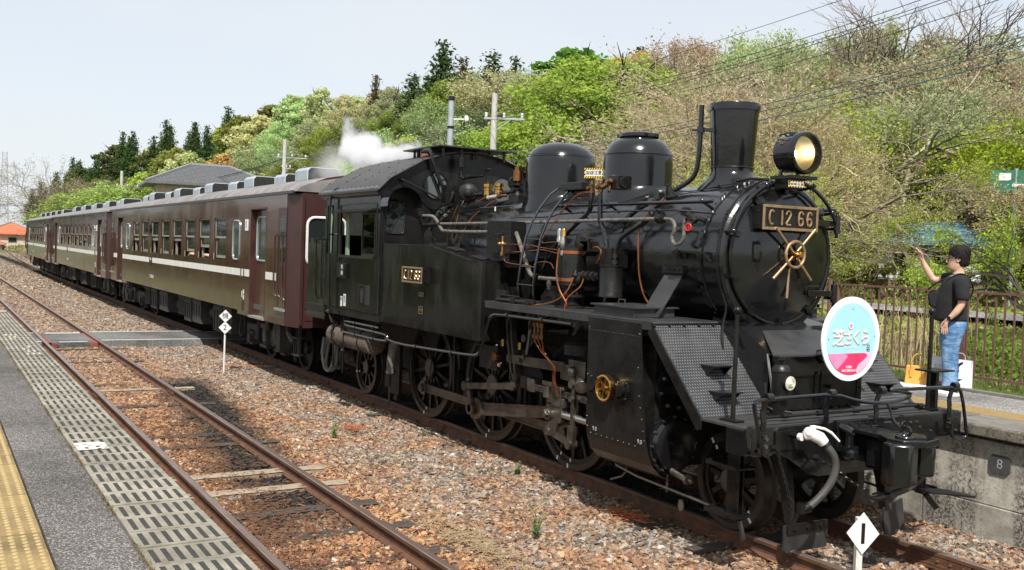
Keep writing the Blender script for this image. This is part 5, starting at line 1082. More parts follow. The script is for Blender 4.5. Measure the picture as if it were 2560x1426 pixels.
# cab underside, steps, pipes
mb = MB(); mb.bx(-5.05,-1.93,-1.36,-1.31,1.33,1.43); mb.bx(-5.05,-1.93,1.31,1.36,1.33,1.43); mb.bx(-5.0,-1.96,-1.31,1.31,1.36,1.44); P('footplate', mb, SATIN, smooth=False, bev=.003)
mb = MB(); mb.lathe([(.001,0),(.12,.0),(.165,.03),(.17,.06),(.17,1.62),(.165,1.65),(.12,1.68),(.001,1.68)], (-4.15,-1.16,.98), (1,0,0), 28, False); tk = P('air_reservoir', mb, woodmat('wood_lagged_reservoir',(.10,.075,.055),(.17,.13,.10)))
mb = MB()
for x in (-3.85,-2.8): mb.torus((x,-1.16,.98),(1,0,0),.175,.012,36,6)
part('band', mb, SATIN, tk)
def ladder_step(x0, x1, zt, zs, y, name='cab_steps'):
    mb = MB(); mb.bar((x0,y,zt),(x0,y,zs[-1]),.03,.012,(1,0,0)); mb.bar((x1,y,zt),(x1,y,zs[-1]),.03,.012,(1,0,0))
    for z in zs: mb.bx(x0,x1,y-.02,y+.12,z-.008,z+.008)
    return P(name, mb, SATIN, smooth=False)
for s in (-1, 1): ladder_step(-3.84,-3.50,1.35,[.95,.49],s*1.3)
mb = MB(); y = -1.33
mb.tube([(-2.0,y,1.255),(-3.2,y,1.25),(-3.30,y,1.24),(-3.31,y,1.20),(-3.22,y,1.185),(-1.80,y,1.185),(-1.72,y,1.17),(-1.70,y,1.12),(-1.76,y,1.085),(-3.35,y,1.08)], .018, 8, 2)
mb.tube([(-1.75,y,1.13),(-1.36,y,1.10),(-.4,y,1.13),(.74,y,1.17),(.88,y,1.20),(.95,y,1.28),(1.08,y,1.58),(1.14,y,1.66),(1.28,y,1.69),(2.75,y,1.70)], .018, 8, 1)
for x, z in ((-2.9,1.25),(-2.2,1.25),(-2.9,1.185),(-2.2,1.185),(-2.9,1.08),(-2.2,1.085),(-.8,1.12),(.2,1.15),(1.5,1.695),(2.2,1.70)): mb.cyl((x-.02,y,z),(x+.02,y,z), .027, n=8); mb.cyl((x,y,z),(x,y+.12,z+.03),.01,n=6)
P('cooling_pipe', mb, BLK)
mb = MB(); mb.tube([(-3.35,y,1.40),(-3.35,y,.45)], .014, 7); mb.tube([(-4.3,-1.1,1.18),(-3.7,-1.25,1.1),(-3.35,-1.3,1.12)], .016, 7, 1); mb.cyl((-3.39,y,.8),(-3.31,y,.8),.02,n=6); P('drain_pipe', mb, SATIN)
mb = MB(); mb.tube([(-2.05,-1.05,1.05),(-2.08,-1.1,.8),(-2.1,-1.1,.6)], .055, 10); mb.tube([(-2.3,-1.0,1.05),(-2.28,-1.05,.7),(-2.2,-1.06,.58)],.03,8); P('lagged_injector_pipe', mb, LAG); mb = MB(); mb.tube([(-2.2,-1.05,.6),(-2.22,-1.05,.15)], .016, 7); mb.sph((-2.15,-1.05,.62),.06,10); P('injector_overflow', mb, GRIME)
mb = MB(); mb.bx(-2.9,-2.55,-.75,-.7,.2,.95); mb.bx(-3.2,-2.9,-.7,-.66,.25,.5); mb.bx(-2.65,-2.55,-.78,-.72,.12,.2); P('ashpan_side', mb, GRIME, smooth=False)
mb = MB(); mb.tube([(-2.62,-.9,1.1),(-2.66,-.95,.7),(-2.6,-.95,.4),(-2.75,-.95,.18)], .006, 5, 2); mb.tube([(-1.0,-.98,1.0),(-1.06,-.98,.7)],.008,5); P('hanging_wire', mb, SATIN)
# ---------------------------------------------------------------- cylinders and motion
for s in (-1, 1):
    Y = lambda v: s*v
    mb = MB(); mb.cyl((3.05,Y(1.02),.72),(3.93,Y(1.02),.72), .255, n=36); mb.cyl((3.93,Y(1.02),.72),(3.96,Y(1.02),.72), .27, n=36); mb.cyl((3.96,Y(1.02),.72),(4.0,Y(1.02),.72), .24, .22, n=36); mb.cyl((4.0,Y(1.02),.72),(4.03,Y(1.02),.72), .06, n=16)
    cy = P('cylinder', mb, BLK); mb = MB(); mb.bolts([(3.955,Y(1.02)+.25*math.cos(i*PI/6),.72+.25*math.sin(i*PI/6)) for i in range(12)], (1,0,0), .016, .03); part('cylinder_bolts', mb, STEEL, cy, stuff=True)
    mb = MB(); mb.cyl((3.05,Y(1.02),1.22),(3.93,Y(1.02),1.22), .175, n=30); mb.cyl((3.93,Y(1.02),1.22),(3.97,Y(1.02),1.22), .205, n=36); mb.cyl((3.97,Y(1.02),1.22),(4.18,Y(1.02),1.22), .05, n=16); mb.cyl((4.10,Y(1.02),1.24),(4.10,Y(1.02),1.33),.014,n=8)
    vc = P('valve_chest', mb, BLK); mb = MB(); mb.bolts([(3.968,Y(1.02)+.175*math.cos(i*PI/4+.2),1.22+.175*math.sin(i*PI/4+.2)) for i in range(8)], (1,0,0), .02, .03); part('chest_bolts', mb, STEEL, vc, stuff=True)
    mb = MB(); mb.bx(3.0,3.9,min(Y(.45),Y(1.2)),max(Y(.45),Y(1.2)),.5,1.6); P('cylinder_block', mb, GRIME, smooth=False)
    # side cladding: flat above, curling under at the foot
    prof = [(1.335,1.795),(1.335,.78),(1.325,.66),(1.29,.55),(1.22,.47),(1.12,.42)]
    mb = MB(); xl = [(3.02,4.0)]
    def xe(z, side): return (3.03 + .10*max(0,(1.0-z))) if side == 0 else (3.83 + .0*z + .26*max(0,(1.25-z)))
    for (a, b) in zip(prof, prof[1:]):
        mb.add([(xe(a[1],0),Y(a[0]),a[1]),(xe(a[1],1),Y(a[0]),a[1]),(xe(b[1],1),Y(b[0]),b[1]),(xe(b[1],0),Y(b[0]),b[1]),(xe(a[1],0),Y(a[0]-.008),a[1]),(xe(a[1],1),Y(a[0]-.008),a[1]),(xe(b[1],1),Y(b[0]-.008),b[1]),(xe(b[1],0),Y(b[0]-.008),b[1])], [(0,1,2,3),(4,7,6,5),(0,3,7,4),(1,5,6,2)])
    cl = P('cylinder_cladding', mb, SATIN, ang=30)
    mb = MB(); mb.bolts([(xe(.72,0)+.07+.085*i,Y(1.33),.70-.0*i) for i in range(9)] + [(xe(z,1)-.015,Y(1.336),z) for z in (1.7,1.4,1.15,1.05,.95,.85,.77)] + [(xe(z,0)+.02,Y(1.336),z) for z in (1.7,1.25,1.0,.85,.76)], (0,s,0), .009, .006)
    mb.bolts([(3.05+.13*i,Y(1.335),1.68) for i in range(6)], (0,s,0), .006, .004); part('rivets', mb, STEEL, cl, stuff=True)
    mb = MB(); mb.bx(3.035,3.83,Y(1.336)-.002,Y(1.336)+.002,1.675,1.682); part('seam', mb, DARKIN, cl, smooth=False)
    for x in (3.20, 3.63):
        mb = MB(); c0 = Vector((x,Y(1.335),1.17)); pts = [(x+.075*math.cos(t)*(1 if i % 2 == 0 else .93), 1.17+.095*math.sin(t)*(1 if i % 2 == 0 else .93)) for i, t in enumerate([2*PI*j/12 for j in range(12)])]
        mb.prism(pts, 'y', *sorted((Y(1.335),Y(1.36)))); mb.cyl((x,Y(1.36),1.17),(x,Y(1.40),1.17),.05,n=14); mb.bolts([(x+.05*a,Y(1.36),1.17+.07*b) for a in (-1,1) for b in (-1,1)],(0,s,0),.014,.018); part('inspection_cap', mb, SATIN, cl)
    mb = MB(); mb.lathe([(.105,.0),(.118,.0),(.122,.02),(.122,.06),(.112,.065),(.102,.06),(.098,.02)], (3.43,Y(1.37),1.17), (0,s,0), 40, False); mb.cyl((3.43,Y(1.36),1.17),(3.43,Y(1.43),1.17), .028, n=14); mb.cyl((3.43,Y(1.33),1.17),(3.43,Y(1.37),1.17), .07, n=24)
    for i in range(6): a = i*PI/3+.25; mb.bar((3.43+.02*math.cos(a),Y(1.41),1.17+.02*math.sin(a)),(3.43+.105*math.cos(a),Y(1.41),1.17+.105*math.sin(a)),.022,.012,(0,1,0))
    vw = P('brass_valve_wheel', mb, BRASS)
    if s < 0:
        for x in (3.2, 3.88): lettering('9.0', .055, (x,-1.339,.75), (0,-1,0), M('stencil_white',(.5,.5,.48),(.35,.35,.33),20,.7), cl, .0005)
    mb = MB(); mb.tube([(3.1,Y(1.0),.45),(3.15,Y(1.02),.34),(4.4,Y(1.02),.30),(4.7,Y(1.0),.28)], .014, 7, 1); mb.tube([(3.3,Y(1.02),.45),(3.3,Y(1.02),.3),(3.1,Y(1.05),.22)],.01,6,1); mb.tube([(3.9,Y(1.02),.45),(3.9,Y(1.02),.28)],.012,6); mb.lathe([(.02,.16),(.03,.2),(.02,.26)],(4.1,Y(1.02),0),(0,0,1),8); P('cylinder_drain', mb, STEEL)
    mb = MB(); mb.cyl((4.03,Y(1.08),.50),(4.22,Y(1.08),.47), .03, n=10); mb.cyl((4.22,Y(1.08),.47),(4.25,Y(1.08),.47), .045, n=8); mb.cyl((4.25,Y(1.08),.47),(4.29,Y(1.08),.46),.02,n=6); P('snifting_valve', mb, STEEL)
    # piston rod, slide bars, crosshead
    mb = MB(); mb.cyl((2.1,Y(1.02),.70),(3.06,Y(1.02),.70), .038, n=14); mb.cyl((2.7,Y(1.02),.72),(3.06,Y(1.02),.72), .07,.10, n=16); P('piston_rod', mb, STEEL2)
    mb = MB(); mb.bx(1.55,3.0,Y(1.0)-.045,Y(1.0)+.045,.88,.95); mb.bx(1.52,1.66,Y(1.0)-.06,Y(1.0)+.06,.86,1.0); P('slide_bar', mb, STEEL, smooth=False, bev=.006)
    mb = MB(); mb.bx(1.28,1.62,Y(.9)-.1,Y(.9)+.04,.86,1.0); mb.prism([(1.1,.98),(1.62,.86),(1.62,1.05),(1.3,1.25),(1.1,1.3)], 'y', *sorted((Y(.6),Y(.92)))); P('motion_bracket', mb, GRIME, smooth=False)
    mb = MB(); mb.prism([(1.92,.80),(2.22,.80),(2.20,.62),(2.14,.58),(2.0,.58),(1.94,.64)], 'y', *sorted((Y(.95),Y(1.06)))); mb.bx(1.92,2.24,Y(1.0)-.06,Y(1.0)+.06,.78,.87); mb.bx(1.92,2.24,Y(1.0)-.06,Y(1.0)+.06,.955,.99); mb.bx(2.02,2.2,Y(1.06)-.01,Y(1.06)+.01,.78,.99)
    mb.cyl((2.02,Y(1.0),.685),(2.02,Y(1.12),.685), .06, n=18); mb.cyl((2.02,Y(1.12),.685),(2.02,Y(1.15),.685), .042, n=6)
    for a in range(6): mb.cyl((2.02+.04*math.cos(a),Y(1.1),.685+.04*math.sin(a)),(2.02+.04*math.cos(a),Y(1.14),.685+.04*math.sin(a)),.012,n=6)
    P('crosshead', mb, STEEL, bev=.004)
    mb = MB(); mb.cyl((1.93,Y(1.05),.85),(1.93,Y(1.05),.97), .05, n=16); mb.cyl((1.93,Y(1.05),.97),(1.93,Y(1.05),1.02), .018, n=8); mb.bx(1.86,2.1,Y(1.06)-.02,Y(1.06)+.02,.98,1.02); P('oil_cup', mb, STEEL)
    px, pz = .06, .43                            # crank pin offset at the bottom
    def irod(p, q, h0, h1, t=.05, name='rod', fl=.018):
        p, q = Vector(p), Vector(q); d = (q-p).normalized(); up = Vector((-d.z,0,d.x)); mb = MB(); n_ = Vector((0,1,0))
        def pt(t_, u, w): c = p.lerp(q, t_); hh = h0+(h1-h0)*t_; return c + up*(u*hh/2) + n_*w
        for u0, u1, w in ((-1,-1+2*fl/h0,t/2),(1-2*fl/h0,1,t/2),(-1+2*fl/h0,1-2*fl/h0,t*.18)):
            vs = [pt(a,u,v) for a in (0,1) for u,v in ((u0,-w),(u1,-w),(u1,w),(u0,w))]
            mb.add(vs, [(0,1,2,3),(7,6,5,4),(0,4,5,1),(1,5,6,2),(2,6,7,3),(3,7,4,0)])
        return mb
    yr = Y(.72)
    for a, b in ((-1.8,0),(0,1.8)):
        mb = irod((a+px+.08,yr,pz),(b+px-.08,yr,pz),.11,.11,.04); 
        for c_ in (a, b): mb.cyl((c_+px,yr-.035,pz),(c_+px,yr+.035,pz), .10, n=24)
        P('coupling_rod', mb, STEEL, ang=30)
    for a in (-1.8, 0, 1.8):
        mb = MB(); mb.cyl((a+px,Y(.62),pz),(a+px,Y(.79) if a else Y(.97),pz), .06, n=18); mb.cyl((a+px,Y(.79) if a else Y(.97),pz),(a+px,Y(.80) if a else Y(.985),pz), .05, n=12); mb.cyl((a+px,Y(.72),pz+.08),(a+px,Y(.72),pz+.15),.025,n=8); P('crank_pin', mb, STEEL)
    ym = Y(.88)
    mb = irod((px+.14,ym,pz+.012),(1.92,ym,.67),.155,.125,.05); mb.prism([(px-.16,pz),(px-.06,pz+.14),(px+.14,pz+.13),(px+.2,pz+.08),(px+.2,pz-.06),(px+.1,pz-.12),(px-.05,pz-.13)], 'y', *sorted((ym-.04,ym+.04))); mb.cyl((2.0,ym-.04,.683),(2.0,ym+.04,.683), .085, n=20); P('connecting_rod', mb, STEEL, ang=30)
    mb = MB(); mb.bx(px+.09,px+.125,ym-.045,ym+.045,pz-.10,pz+.12); P('rod_brasses', mb, BRONZE, smooth=False)
    mb = MB(); mb.bar((px,Y(.95),pz),(-.03,Y(.95),.70),.03,.09,(1,0,0)); mb.cyl((px,Y(.93),pz),(px,Y(.985),pz),.075,n=18); mb.cyl((-.03,Y(.93),.70),(-.03,Y(.985),.70),.055,n=16); mb.cyl((-.03,Y(.96),.76),(-.03,Y(.96),.80),.025,n=8); mb.cyl((-.06,Y(.99),.70),(.0,Y(.99),.70),.03,n=6); P('return_crank', mb, STEEL)
    mb = MB(); mb.bar((-.03,Y(1.0),.70),(1.14,Y(1.0),.855),.03,.075); mb.cyl((-.03,Y(.98),.70),(-.03,Y(1.02),.70),.06,n=16); mb.cyl((1.14,Y(.97),.855),(1.14,Y(1.03),.855),.055,n=16); P('eccentric_rod', mb, STEEL)
    mb = MB(); L_ = [(1.0,1.62),(1.01,1.5),(1.04,1.34),(1.08,1.2),(1.12,1.05),(1.14,.95),(1.15,.855)]
    for dx in (-.045, .045):
        for a, b in zip(L_[:-1], L_[1:-1]+[L_[-1]]): mb.bar((a[0]+dx,Y(.98),a[1]),(b[0]+dx*(.3 if b[1]<.9 else 1),Y(.98),b[1]),.07,.035,(1,0,0))
    mb.bx(.95,1.06,Y(.98)-.035,Y(.98)+.035,1.60,1.64); mb.cyl((1.09,Y(.93),1.17),(1.09,Y(1.05),1.17), .055, n=16); mb.bx(1.06,1.18,Y(.98)-.035,Y(.98)+.035,.92,1.0); P('expansion_link', mb, STEEL, ang=30)
    mb = MB(); mb.bar((1.09,Y(1.03),1.17),(1.4,Y(1.03),1.175),.025,.10); mb.bar((1.4,Y(1.03),1.175),(2.2,Y(1.02),1.20),.045,.105); mb.cyl((1.35,Y(1.01),1.18),(1.35,Y(1.09),1.18), .03, n=6); mb.cyl((2.2,Y(1.0),1.2),(2.2,Y(1.07),1.2), .05, n=12); P('radius_rod', mb, STEEL, bev=.004)
    mb = MB(); mb.bar((2.42,Y(1.05),1.12),(2.42,Y(1.05),.62),.03,.06,(1,0,0)); mb.bar((2.42,Y(1.05),.62),(2.40,Y(1.05),.45),.05,.10,(1,0,0)); mb.cyl((2.40,Y(1.0),.43),(2.40,Y(1.1),.43), .05, n=14); mb.cyl((2.42,Y(1.0),1.05),(2.42,Y(1.1),1.05), .04, n=12); mb.cyl((2.42,Y(1.02),.9),(2.42,Y(1.1),.9),.03,n=6); P('combination_lever', mb, STEEL)
    mb = MB(); mb.bar((2.0,Y(1.05),.50),(2.40,Y(1.05),.43),.03,.07); mb.cyl((2.0,Y(1.02),.50),(2.0,Y(1.1),.50), .045, n=12); mb.bx(1.96,2.06,Y(1.05)-.04,Y(1.05)+.04,.46,.6); mb.cyl((2.02,Y(1.05),.58),(2.02,Y(1.05),.62),.02,n=8); P('union_link', mb, STEEL)
    mb = MB(); mb.prism([(2.04,.62),(2.16,.62),(2.14,.50),(2.08,.46),(2.05,.48)], 'y', *sorted((Y(1.03),Y(1.07)))); P('drop_arm', mb, STEEL, smooth=False)
    mb = MB(); mb.cyl((2.35,Y(1.0),1.22),(3.05,Y(1.0),1.22), .03, n=12); mb.bx(2.3,2.6,Y(1.0)-.05,Y(1.0)+.05,1.1,1.3); mb.bx(2.2,2.42,Y(1.05)-.03,Y(1.05)+.03,1.08,1.24); mb.cyl((2.5,Y(1.0),1.1),(2.62,Y(1.1),1.05),.07,n=14); mb.sph((2.4,Y(1.06),1.18),.06,12); P('valve_spindle', mb, STEEL, bev=.004)
    mb = MB(); mb.cyl((2.45,Y(.98),1.36),(2.45,Y(.98),1.46), .19,.19, n=28); mb.cyl((2.45,Y(.98),1.46),(2.45,Y(.98),1.50), .19,.12, n=28); P('brake_cylinder', mb, GRIME)
    mb = MB(); mb.bar((1.28,Y(.9),1.62),(1.45,Y(.98),1.40),.02,.05,(1,0,0)); mb.bar((1.42,Y(.98),1.50),(1.42,Y(1.02),1.20),.02,.045,(1,0,0)); mb.cyl((1.34,Y(.95),1.42),(1.34,Y(1.02),1.42), .045, n=12); mb.cyl((1.42,Y(.96),1.22),(1.42,Y(1.07),1.22), .03, n=8); P('lifting_arm', mb, STEEL)
    mb = MB(); mb.bx(.45,.86,Y(.95)-.12,Y(.95)+.05,1.0,1.25); mb.bx(.38,.9,Y(.95)-.14,Y(.95)+.07,1.25,1.28); mb.tube([(.4,Y(1.0),1.26),(.6,Y(1.02),1.33),(.85,Y(1.0),1.30)],.01,6,1); P('mechanical_lubricator', mb, GRIME, smooth=False)
    for x in (.90, 1.28): mb = MB(); mb.cyl((x,Y(1.02),1.29),(x,Y(1.02),1.37), .026, n=12); P('brass_cap', mb, BRASS)
    mb = MB(); mb.cyl((.84,Y(1.04),1.16),(.84,Y(1.10),1.16), .05, n=18); P('sight_glass', mb, COPPER); mb = MB(); mb.sph((.82,Y(1.06),1.27),.025,8); mb.cyl((.82,Y(1.04),1.26),(.86,Y(1.08),1.3),.012,n=6); mb.sph((.9,Y(1.06),1.07),.028,8); mb.cyl((.86,Y(1.05),1.05),(.95,Y(1.07),1.1),.012,n=6); P('silver_unions', mb, STEEL2)
    for k in range(3):
        x = 1.86+.07*k; mb = MB(); mb.cyl((x,Y(1.2),1.48),(x,Y(1.2),1.52), .028, n=8); mb.cyl((x,Y(1.2),1.52),(x,Y(1.2),1.60), .014, n=8); mb.cyl((x,Y(1.2),1.60),(x,Y(1.2),1.65), .024, n=8); P('oil_coupling', mb, BRONZE)
        P('copper_oil_pipe', MB().tube([(x,Y(1.2),1.66),(1.93,Y(1.2),1.72),(1.93,Y(1.2),1.8)] if k == 1 else [(x,Y(1.2),1.66),(x,Y(1.2),1.70)], .005, 6), COPPER)
        P('copper_oil_pipe', MB().tube([(x,Y(1.2),1.48),(x+.02,Y(1.19),1.42),(1.96+.015*k,Y(1.16),1.33),(2.10+.012*k,Y(1.14),1.25),(2.16+.012*k,Y(1.13),1.2),(2.13+.02*k,Y(1.13),1.08),(2.17+.015*k,Y(1.12),.98),(2.2,Y(1.08),.90)], .008, 7, 2), COPPER)
    for x in (-.98, .85, 2.62):                  # brake hangers
        mb = MB(); mb.bar((x,Y(.66),1.2),(x+.02,Y(.66),.42),.03,.05,(1,0,0)); mb.prism([(x+.0,.72),(x+.07,.78),(x+.10,.4),(x+.0,.35)],'y',*sorted((Y(.56),Y(.64)))); P('brake_hanger', mb, GRIME, smooth=False)
mb = MB(); mb.cyl((1.42,-.98,1.56),(1.42,.98,1.56), .04, n=10); P('weigh_shaft', mb, GRIME)
# ---------------------------------------------------------------- front end
for s in (-1, 1):
    Y = lambda v: s*v
    yi, yo = (.55, 1.33)
    mb = MB(); y0, y1 = sorted((Y(yi),Y(yo)))
    A3 = (3.97,1.818); B3 = (4.66,1.092)
    mb.prism([A3,(A3[0]+.0,A3[1]-.02),(B3[0]-.012,B3[1]-.012),B3], 'y', y0, y1); sp_ = P('front_step_plate', mb, DECK, smooth=False)
    d = Vector((B3[0]-A3[0],0,B3[1]-A3[1])); L_ = d.length; d /= L_; nn = Vector((-d.z,0,d.x))*-1
    nn = Vector((d.z*-1,0,d.x)); 
    if nn.z < 0: nn = -nn
    mb = MB(); nu, nv = 32, 27                   # raised treads, alternating
    o3 = Vector((A3[0],0,A3[1]))
    for i in range(nu):
        for j in range(nv):
            a = L_*(i+.5)/nu; b = y0+.012+(y1-y0-.024)*(j+.5+(.25 if i % 2 else -.25)+0)/nv; c_ = o3+d*a+Vector((0,b,0))
            ang_ = .52 if True else -.6; t = d*math.cos(ang_)*.0125+Vector((0,math.sin(ang_)*.0125*1.15,0)); w = (d*-math.sin(ang_)+Vector((0,math.cos(ang_),0)))*.0035
            mb.add([c_-t, c_+w, c_+t, c_-w, c_-t*.35+nn*.0035, c_+t*.35+nn*.0035], [(0,4,1),(1,4,5),(1,5,2),(2,5,3),(3,5,4),(3,4,0)])
    part('tread_pattern', mb, M('worn_tread_steel',(.34,.35,.37),(.24,.24,.25),9,.3,.4,metal=.5), sp_, smooth=False, stuff=True)
    mb = MB(); mb.bar((3.985,Y(yi)+0,1.79),(3.985,Y(yo),1.79),.03,.04); mb.bolts([(4.01,Y(yi+.1+.17*i),1.79) for i in range(5)],(1,0,.3),.014,.014); part('top_angle', mb, SATIN, sp_, smooth=False)
    mb = MB(); mb.prism([(3.96,1.80),(4.66,1.08),(4.66,1.0),(4.60,.98),(3.92,1.72)], 'y', *sorted((Y(1.328),Y(1.322)))); part('side_angle', mb, SATIN, sp_, smooth=False)
    for (x, z, y) in ((4.32,1.48,.92),(4.50,1.28,.98)):  # foot steps on the sloping plate
        mb = MB(); mb.bx(x-.02,x+.16,Y(y)-.13,Y(y)+.10,z-.008,z+.004); mb.prism([(x-.01,z-.01),(x+.14,z-.01),(x-.0,z-.14)],'y',Y(y)+.08,Y(y)+.09); mb.prism([(x-.01,z-.01),(x+.14,z-.01),(x-.0,z-.14)],'y',Y(y)-.12,Y(y)-.11); part('foot_step', mb, SATIN, sp_, smooth=False)
    # lamp iron post
    mb = MB(); px_, py = (4.87, -1.19) if s < 0 else (5.0, 1.07)
    mb.cyl((px_,py,1.09),(px_,py,1.96), .0195, .017, n=14); mb.sph((px_,py,1.985), .033, 16); mb.bx(px_-.10,px_+.08,py-.05,py+.05,1.092,1.108); P('corner_post', mb, [SATIN, STEEL])
    if s > 0: mb = MB(); mb.bx(4.96,5.04,1.12,1.16,1.09,1.45); mb.bx(4.9,5.1,1.0,1.3,1.44,1.455); P('lamp_iron', mb, SATIN, smooth=False)
    # shunter's steps under the beam
    mb = MB(); mb.bx(4.82,4.95,Y(1.17)-.006,Y(1.17)+.006,.30,.92); mb.prism([(4.82,.92),(4.95,.92),(4.95,.30),(4.88,.30)],'y',Y(1.12)-.004,Y(1.12)+.004)
    for z in (.72, .33): mb.prism([(4.60,Y(1.00)),(4.66,Y(1.26)),(5.0,Y(1.26)),(5.02,Y(1.05))] if s > 0 else [(4.60,Y(1.02)),(4.66,Y(1.27)),(5.0,Y(1.27)),(5.0,Y(1.02))], 'z', z, z+.012); mb.bar((4.62,Y(1.05),z+.02),(4.67,Y(1.27),z+.02),.01,.03); mb.bar((4.67,Y(1.27),z+.02),(5.0,Y(1.27),z+.02),.01,.03)
    mb.bar((4.95,Y(1.15),.32),(5.06,Y(1.2),.18),.02,.05); P('shunter_step', mb, SATIN, smooth=False)
    # rail guard
    gy = .5665
    mb = MB(); mb.prism([(4.72,.85),(4.90,.85),(4.97,.5),(5.0,.22),(4.93,.22),(4.86,.5)], 'y', *sorted((Y(gy+.0),Y(gy+.05)))); P('guard_iron', mb, SATIN, smooth=False)
    if s < 0: mb = MB(); mb.bx(4.99,5.012,-.66,-.19,.145,.215); mb2 = MB(); mb2.bx(4.975,4.995,-.68,-.17,-.015,.215); mb.bolts([(5.01,-.58+.15*i,.18) for i in range(3)],(1,0,0),.022,.022); g_ = P('guard_board', mb2, DECK, smooth=False); part('clamp_bar', mb, SATIN, g_, smooth=False)
    else: mb = MB(); mb.prism([(.56,.24),(.80,.30),(.84,.10),(.74,-.02),(.60,-.03),(.56,.1)],'x',4.97,4.99); P('guard_board', mb, DECK, smooth=False)
# deck and buffer beam
mb = MB(); mb.bx(4.64,5.14,-1.33,1.33,1.072,1.09); 
for i in range(3): mb.bx(4.69+.15*i,4.695+.15*i,-1.3,1.3,1.0905,1.0915)
P('front_deck', mb, woodmat('black_stained_planks',(.03,.03,.03),(.05,.048,.045)), smooth=False)
mb = MB(); bp_ = [(-1.33,1.085),(1.33,1.085),(1.33,.875),(1.0,.875),(.85,.82),(.62,.68),(.5,.65),(-.5,.65),(-.62,.68),(-.85,.82),(-1.0,.875),(-1.33,.875)]
mb.prism(bp_, 'x', 5.14, 5.165); mb.bx(4.95,5.14,-1.33,-1.318,.875,1.07); mb.bx(4.95,5.14,1.318,1.33,.875,1.07); bb = P('buffer_beam', mb, BLK, smooth=False, bev=.003)
mb = MB(); mb.bolts([(5.165,s*y,z) for s in (-1,1) for y, z in ((1.26,1.03),(1.26,.92),(1.12,1.02),(1.12,.95),(.55,1.0),(.55,.93),(.75,.98),(.9,.94))] + [(5.165,y,1.03) for y in (.35,.45,.62,.7)] + [(5.165,-.68,.80),(5.165,-.30,.72),(5.165,.8,.86)], (1,0,0), .013, .014); mb.bolts([(5.165,s*y,z) for s in (-1,1) for y, z in ((1.13,1.0),(1.13,.94))],(1,0,0),.022,.03); part('beam_bolts', mb, STEEL, bb, stuff=True)
# toolbox cover under the smokebox: sloping hood, box, bolted front
mb = MB(); yb_ = .56
mb.prism([(3.9,1.86),(4.26,1.80),(4.62,1.60),(4.70,1.60),(4.60,1.09),(3.9,1.09)], 'y', -yb_, yb_+.02); P('saddle_box', mb, BLK, smooth=False)
mb = MB(); mb.add([(4.24,-.30,1.80),(4.24,.30,1.80),(4.72,.62,1.60),(4.72,-.62,1.60),(4.24,-.30,1.785),(4.24,.30,1.785),(4.72,.62,1.585),(4.72,-.62,1.585)], [(0,1,2,3),(4,7,6,5),(0,4,5,1),(1,5,6,2),(2,6,7,3),(3,7,4,0)]); mb.bx(4.72,4.80,-.62,.62,1.583,1.60); P('box_lid', mb, DECK, smooth=False, bev=.003)
mb = MB(); mb.prism([(-.56,1.10),(.58,1.10),(.58,1.585),(-.56,1.585)], 'x', 4.62, 4.66); fb = P('box_front', mb, SATIN, smooth=False)
mb = MB(); mb.bolts([(4.66,-.02,1.12+.1*i) for i in range(5)] + [(4.66,-.5+.1*i,1.115) for i in range(11)] + [(4.66,.55,1.15+.12*i) for i in range(4)],(1,0,0),.014,.014); mb.bx(4.66,4.668,-.04,.0,1.1,1.585); mb.tube([(4.667,.04,1.17),(4.667,.04,1.50),(4.667,.08,1.54),(4.667,.48,1.54),(4.667,.52,1.50),(4.667,.52,1.17)],.005,5); 
for y in (-.28,.30,.16): mb.bx(4.66,4.71,y-.04,y+.04,1.36 if y>.2 else 1.28,1.39 if y>.2 else 1.31)
mb.tube([(4.73,-.1,1.605),(4.73,-.1,1.625),(4.73,.05,1.625),(4.73,.05,1.605)],.006,5); part('bolts_and_latches', mb, SATIN, fb)
# ---------------------------------------------------------------- coupler, hoses, rails on the beam
co = P('coupler', MB().prism([(5.3,-.13),(5.3,.13),(5.48,.14),(5.55,.22),(5.72,.20),(5.80,.10),(5.74,.0),(5.66,-.03),(5.70,-.13),(5.78,-.17),(5.74,-.26),(5.60,-.27),(5.52,-.17),(5.45,-.12)][::1], 'z', .72, .98), BLK, bev=.03)
mb = MB(); mb.prism([(5.58,-.28),(5.70,-.30),(5.80,-.20),(5.78,-.08),(5.68,-.04),(5.60,-.1)], 'z', .66, 1.0); part('knuckle', mb, BLK, co, bev=.02)
mb = MB(); mb.prism([(5.45,-.16),(5.6,-.24),(5.74,-.22),(5.84,-.08),(5.80,.14),(5.66,.22),(5.5,.16)],'z',.975,1.03); mb.torus((5.66,-.1,1.035),(0,0,1),.06,.018,20,6,.6,5.6); mb.tube([(5.70,-.06,1.035),(5.76,0,1.035),(5.72,.06,1.035)],.018,7,1); part('coupler_head_top', mb, BLK, co, bev=.022)
mb = MB(); mb.bx(5.165,5.34,-.1,.1,.76,.98); mb.bx(5.166,5.2,-.34,.34,.70,1.06); part('shank', mb, BLK, co, smooth=False, bev=.01)
mb = MB(); mb.bx(5.2,5.46,-.18,.10,1.0,1.03); mb.bx(5.166,5.21,-.36,.22,1.03,1.10); mb.bx(5.21,5.30,-.36,-.2,.86,.90); mb.cyl((5.26,-.27,.90),(5.26,-.27,.99),.035,n=12); mb.cyl((5.26,-.27,.99),(5.26,-.27,1.01),.045,n=6); mb.cyl((5.2,-.32,1.06),(5.3,-.28,1.02),.03,n=10); mb.lathe([(.05,.80),(.075,.82),(.075,.86),(.05,.88)],(5.27,-.27,0),(0,0,1),16); mb.tube([(5.3,-.05,1.03),(5.3,-.05,1.06),(5.3,.02,1.06),(5.3,.02,1.03)],.006,5); mb.bolts([(5.21,-.3+.1*i,1.07) for i in range(5)],(1,0,0),.014,.014); part('coupler_carrier', mb, BLK, co, smooth=False, bev=.005)
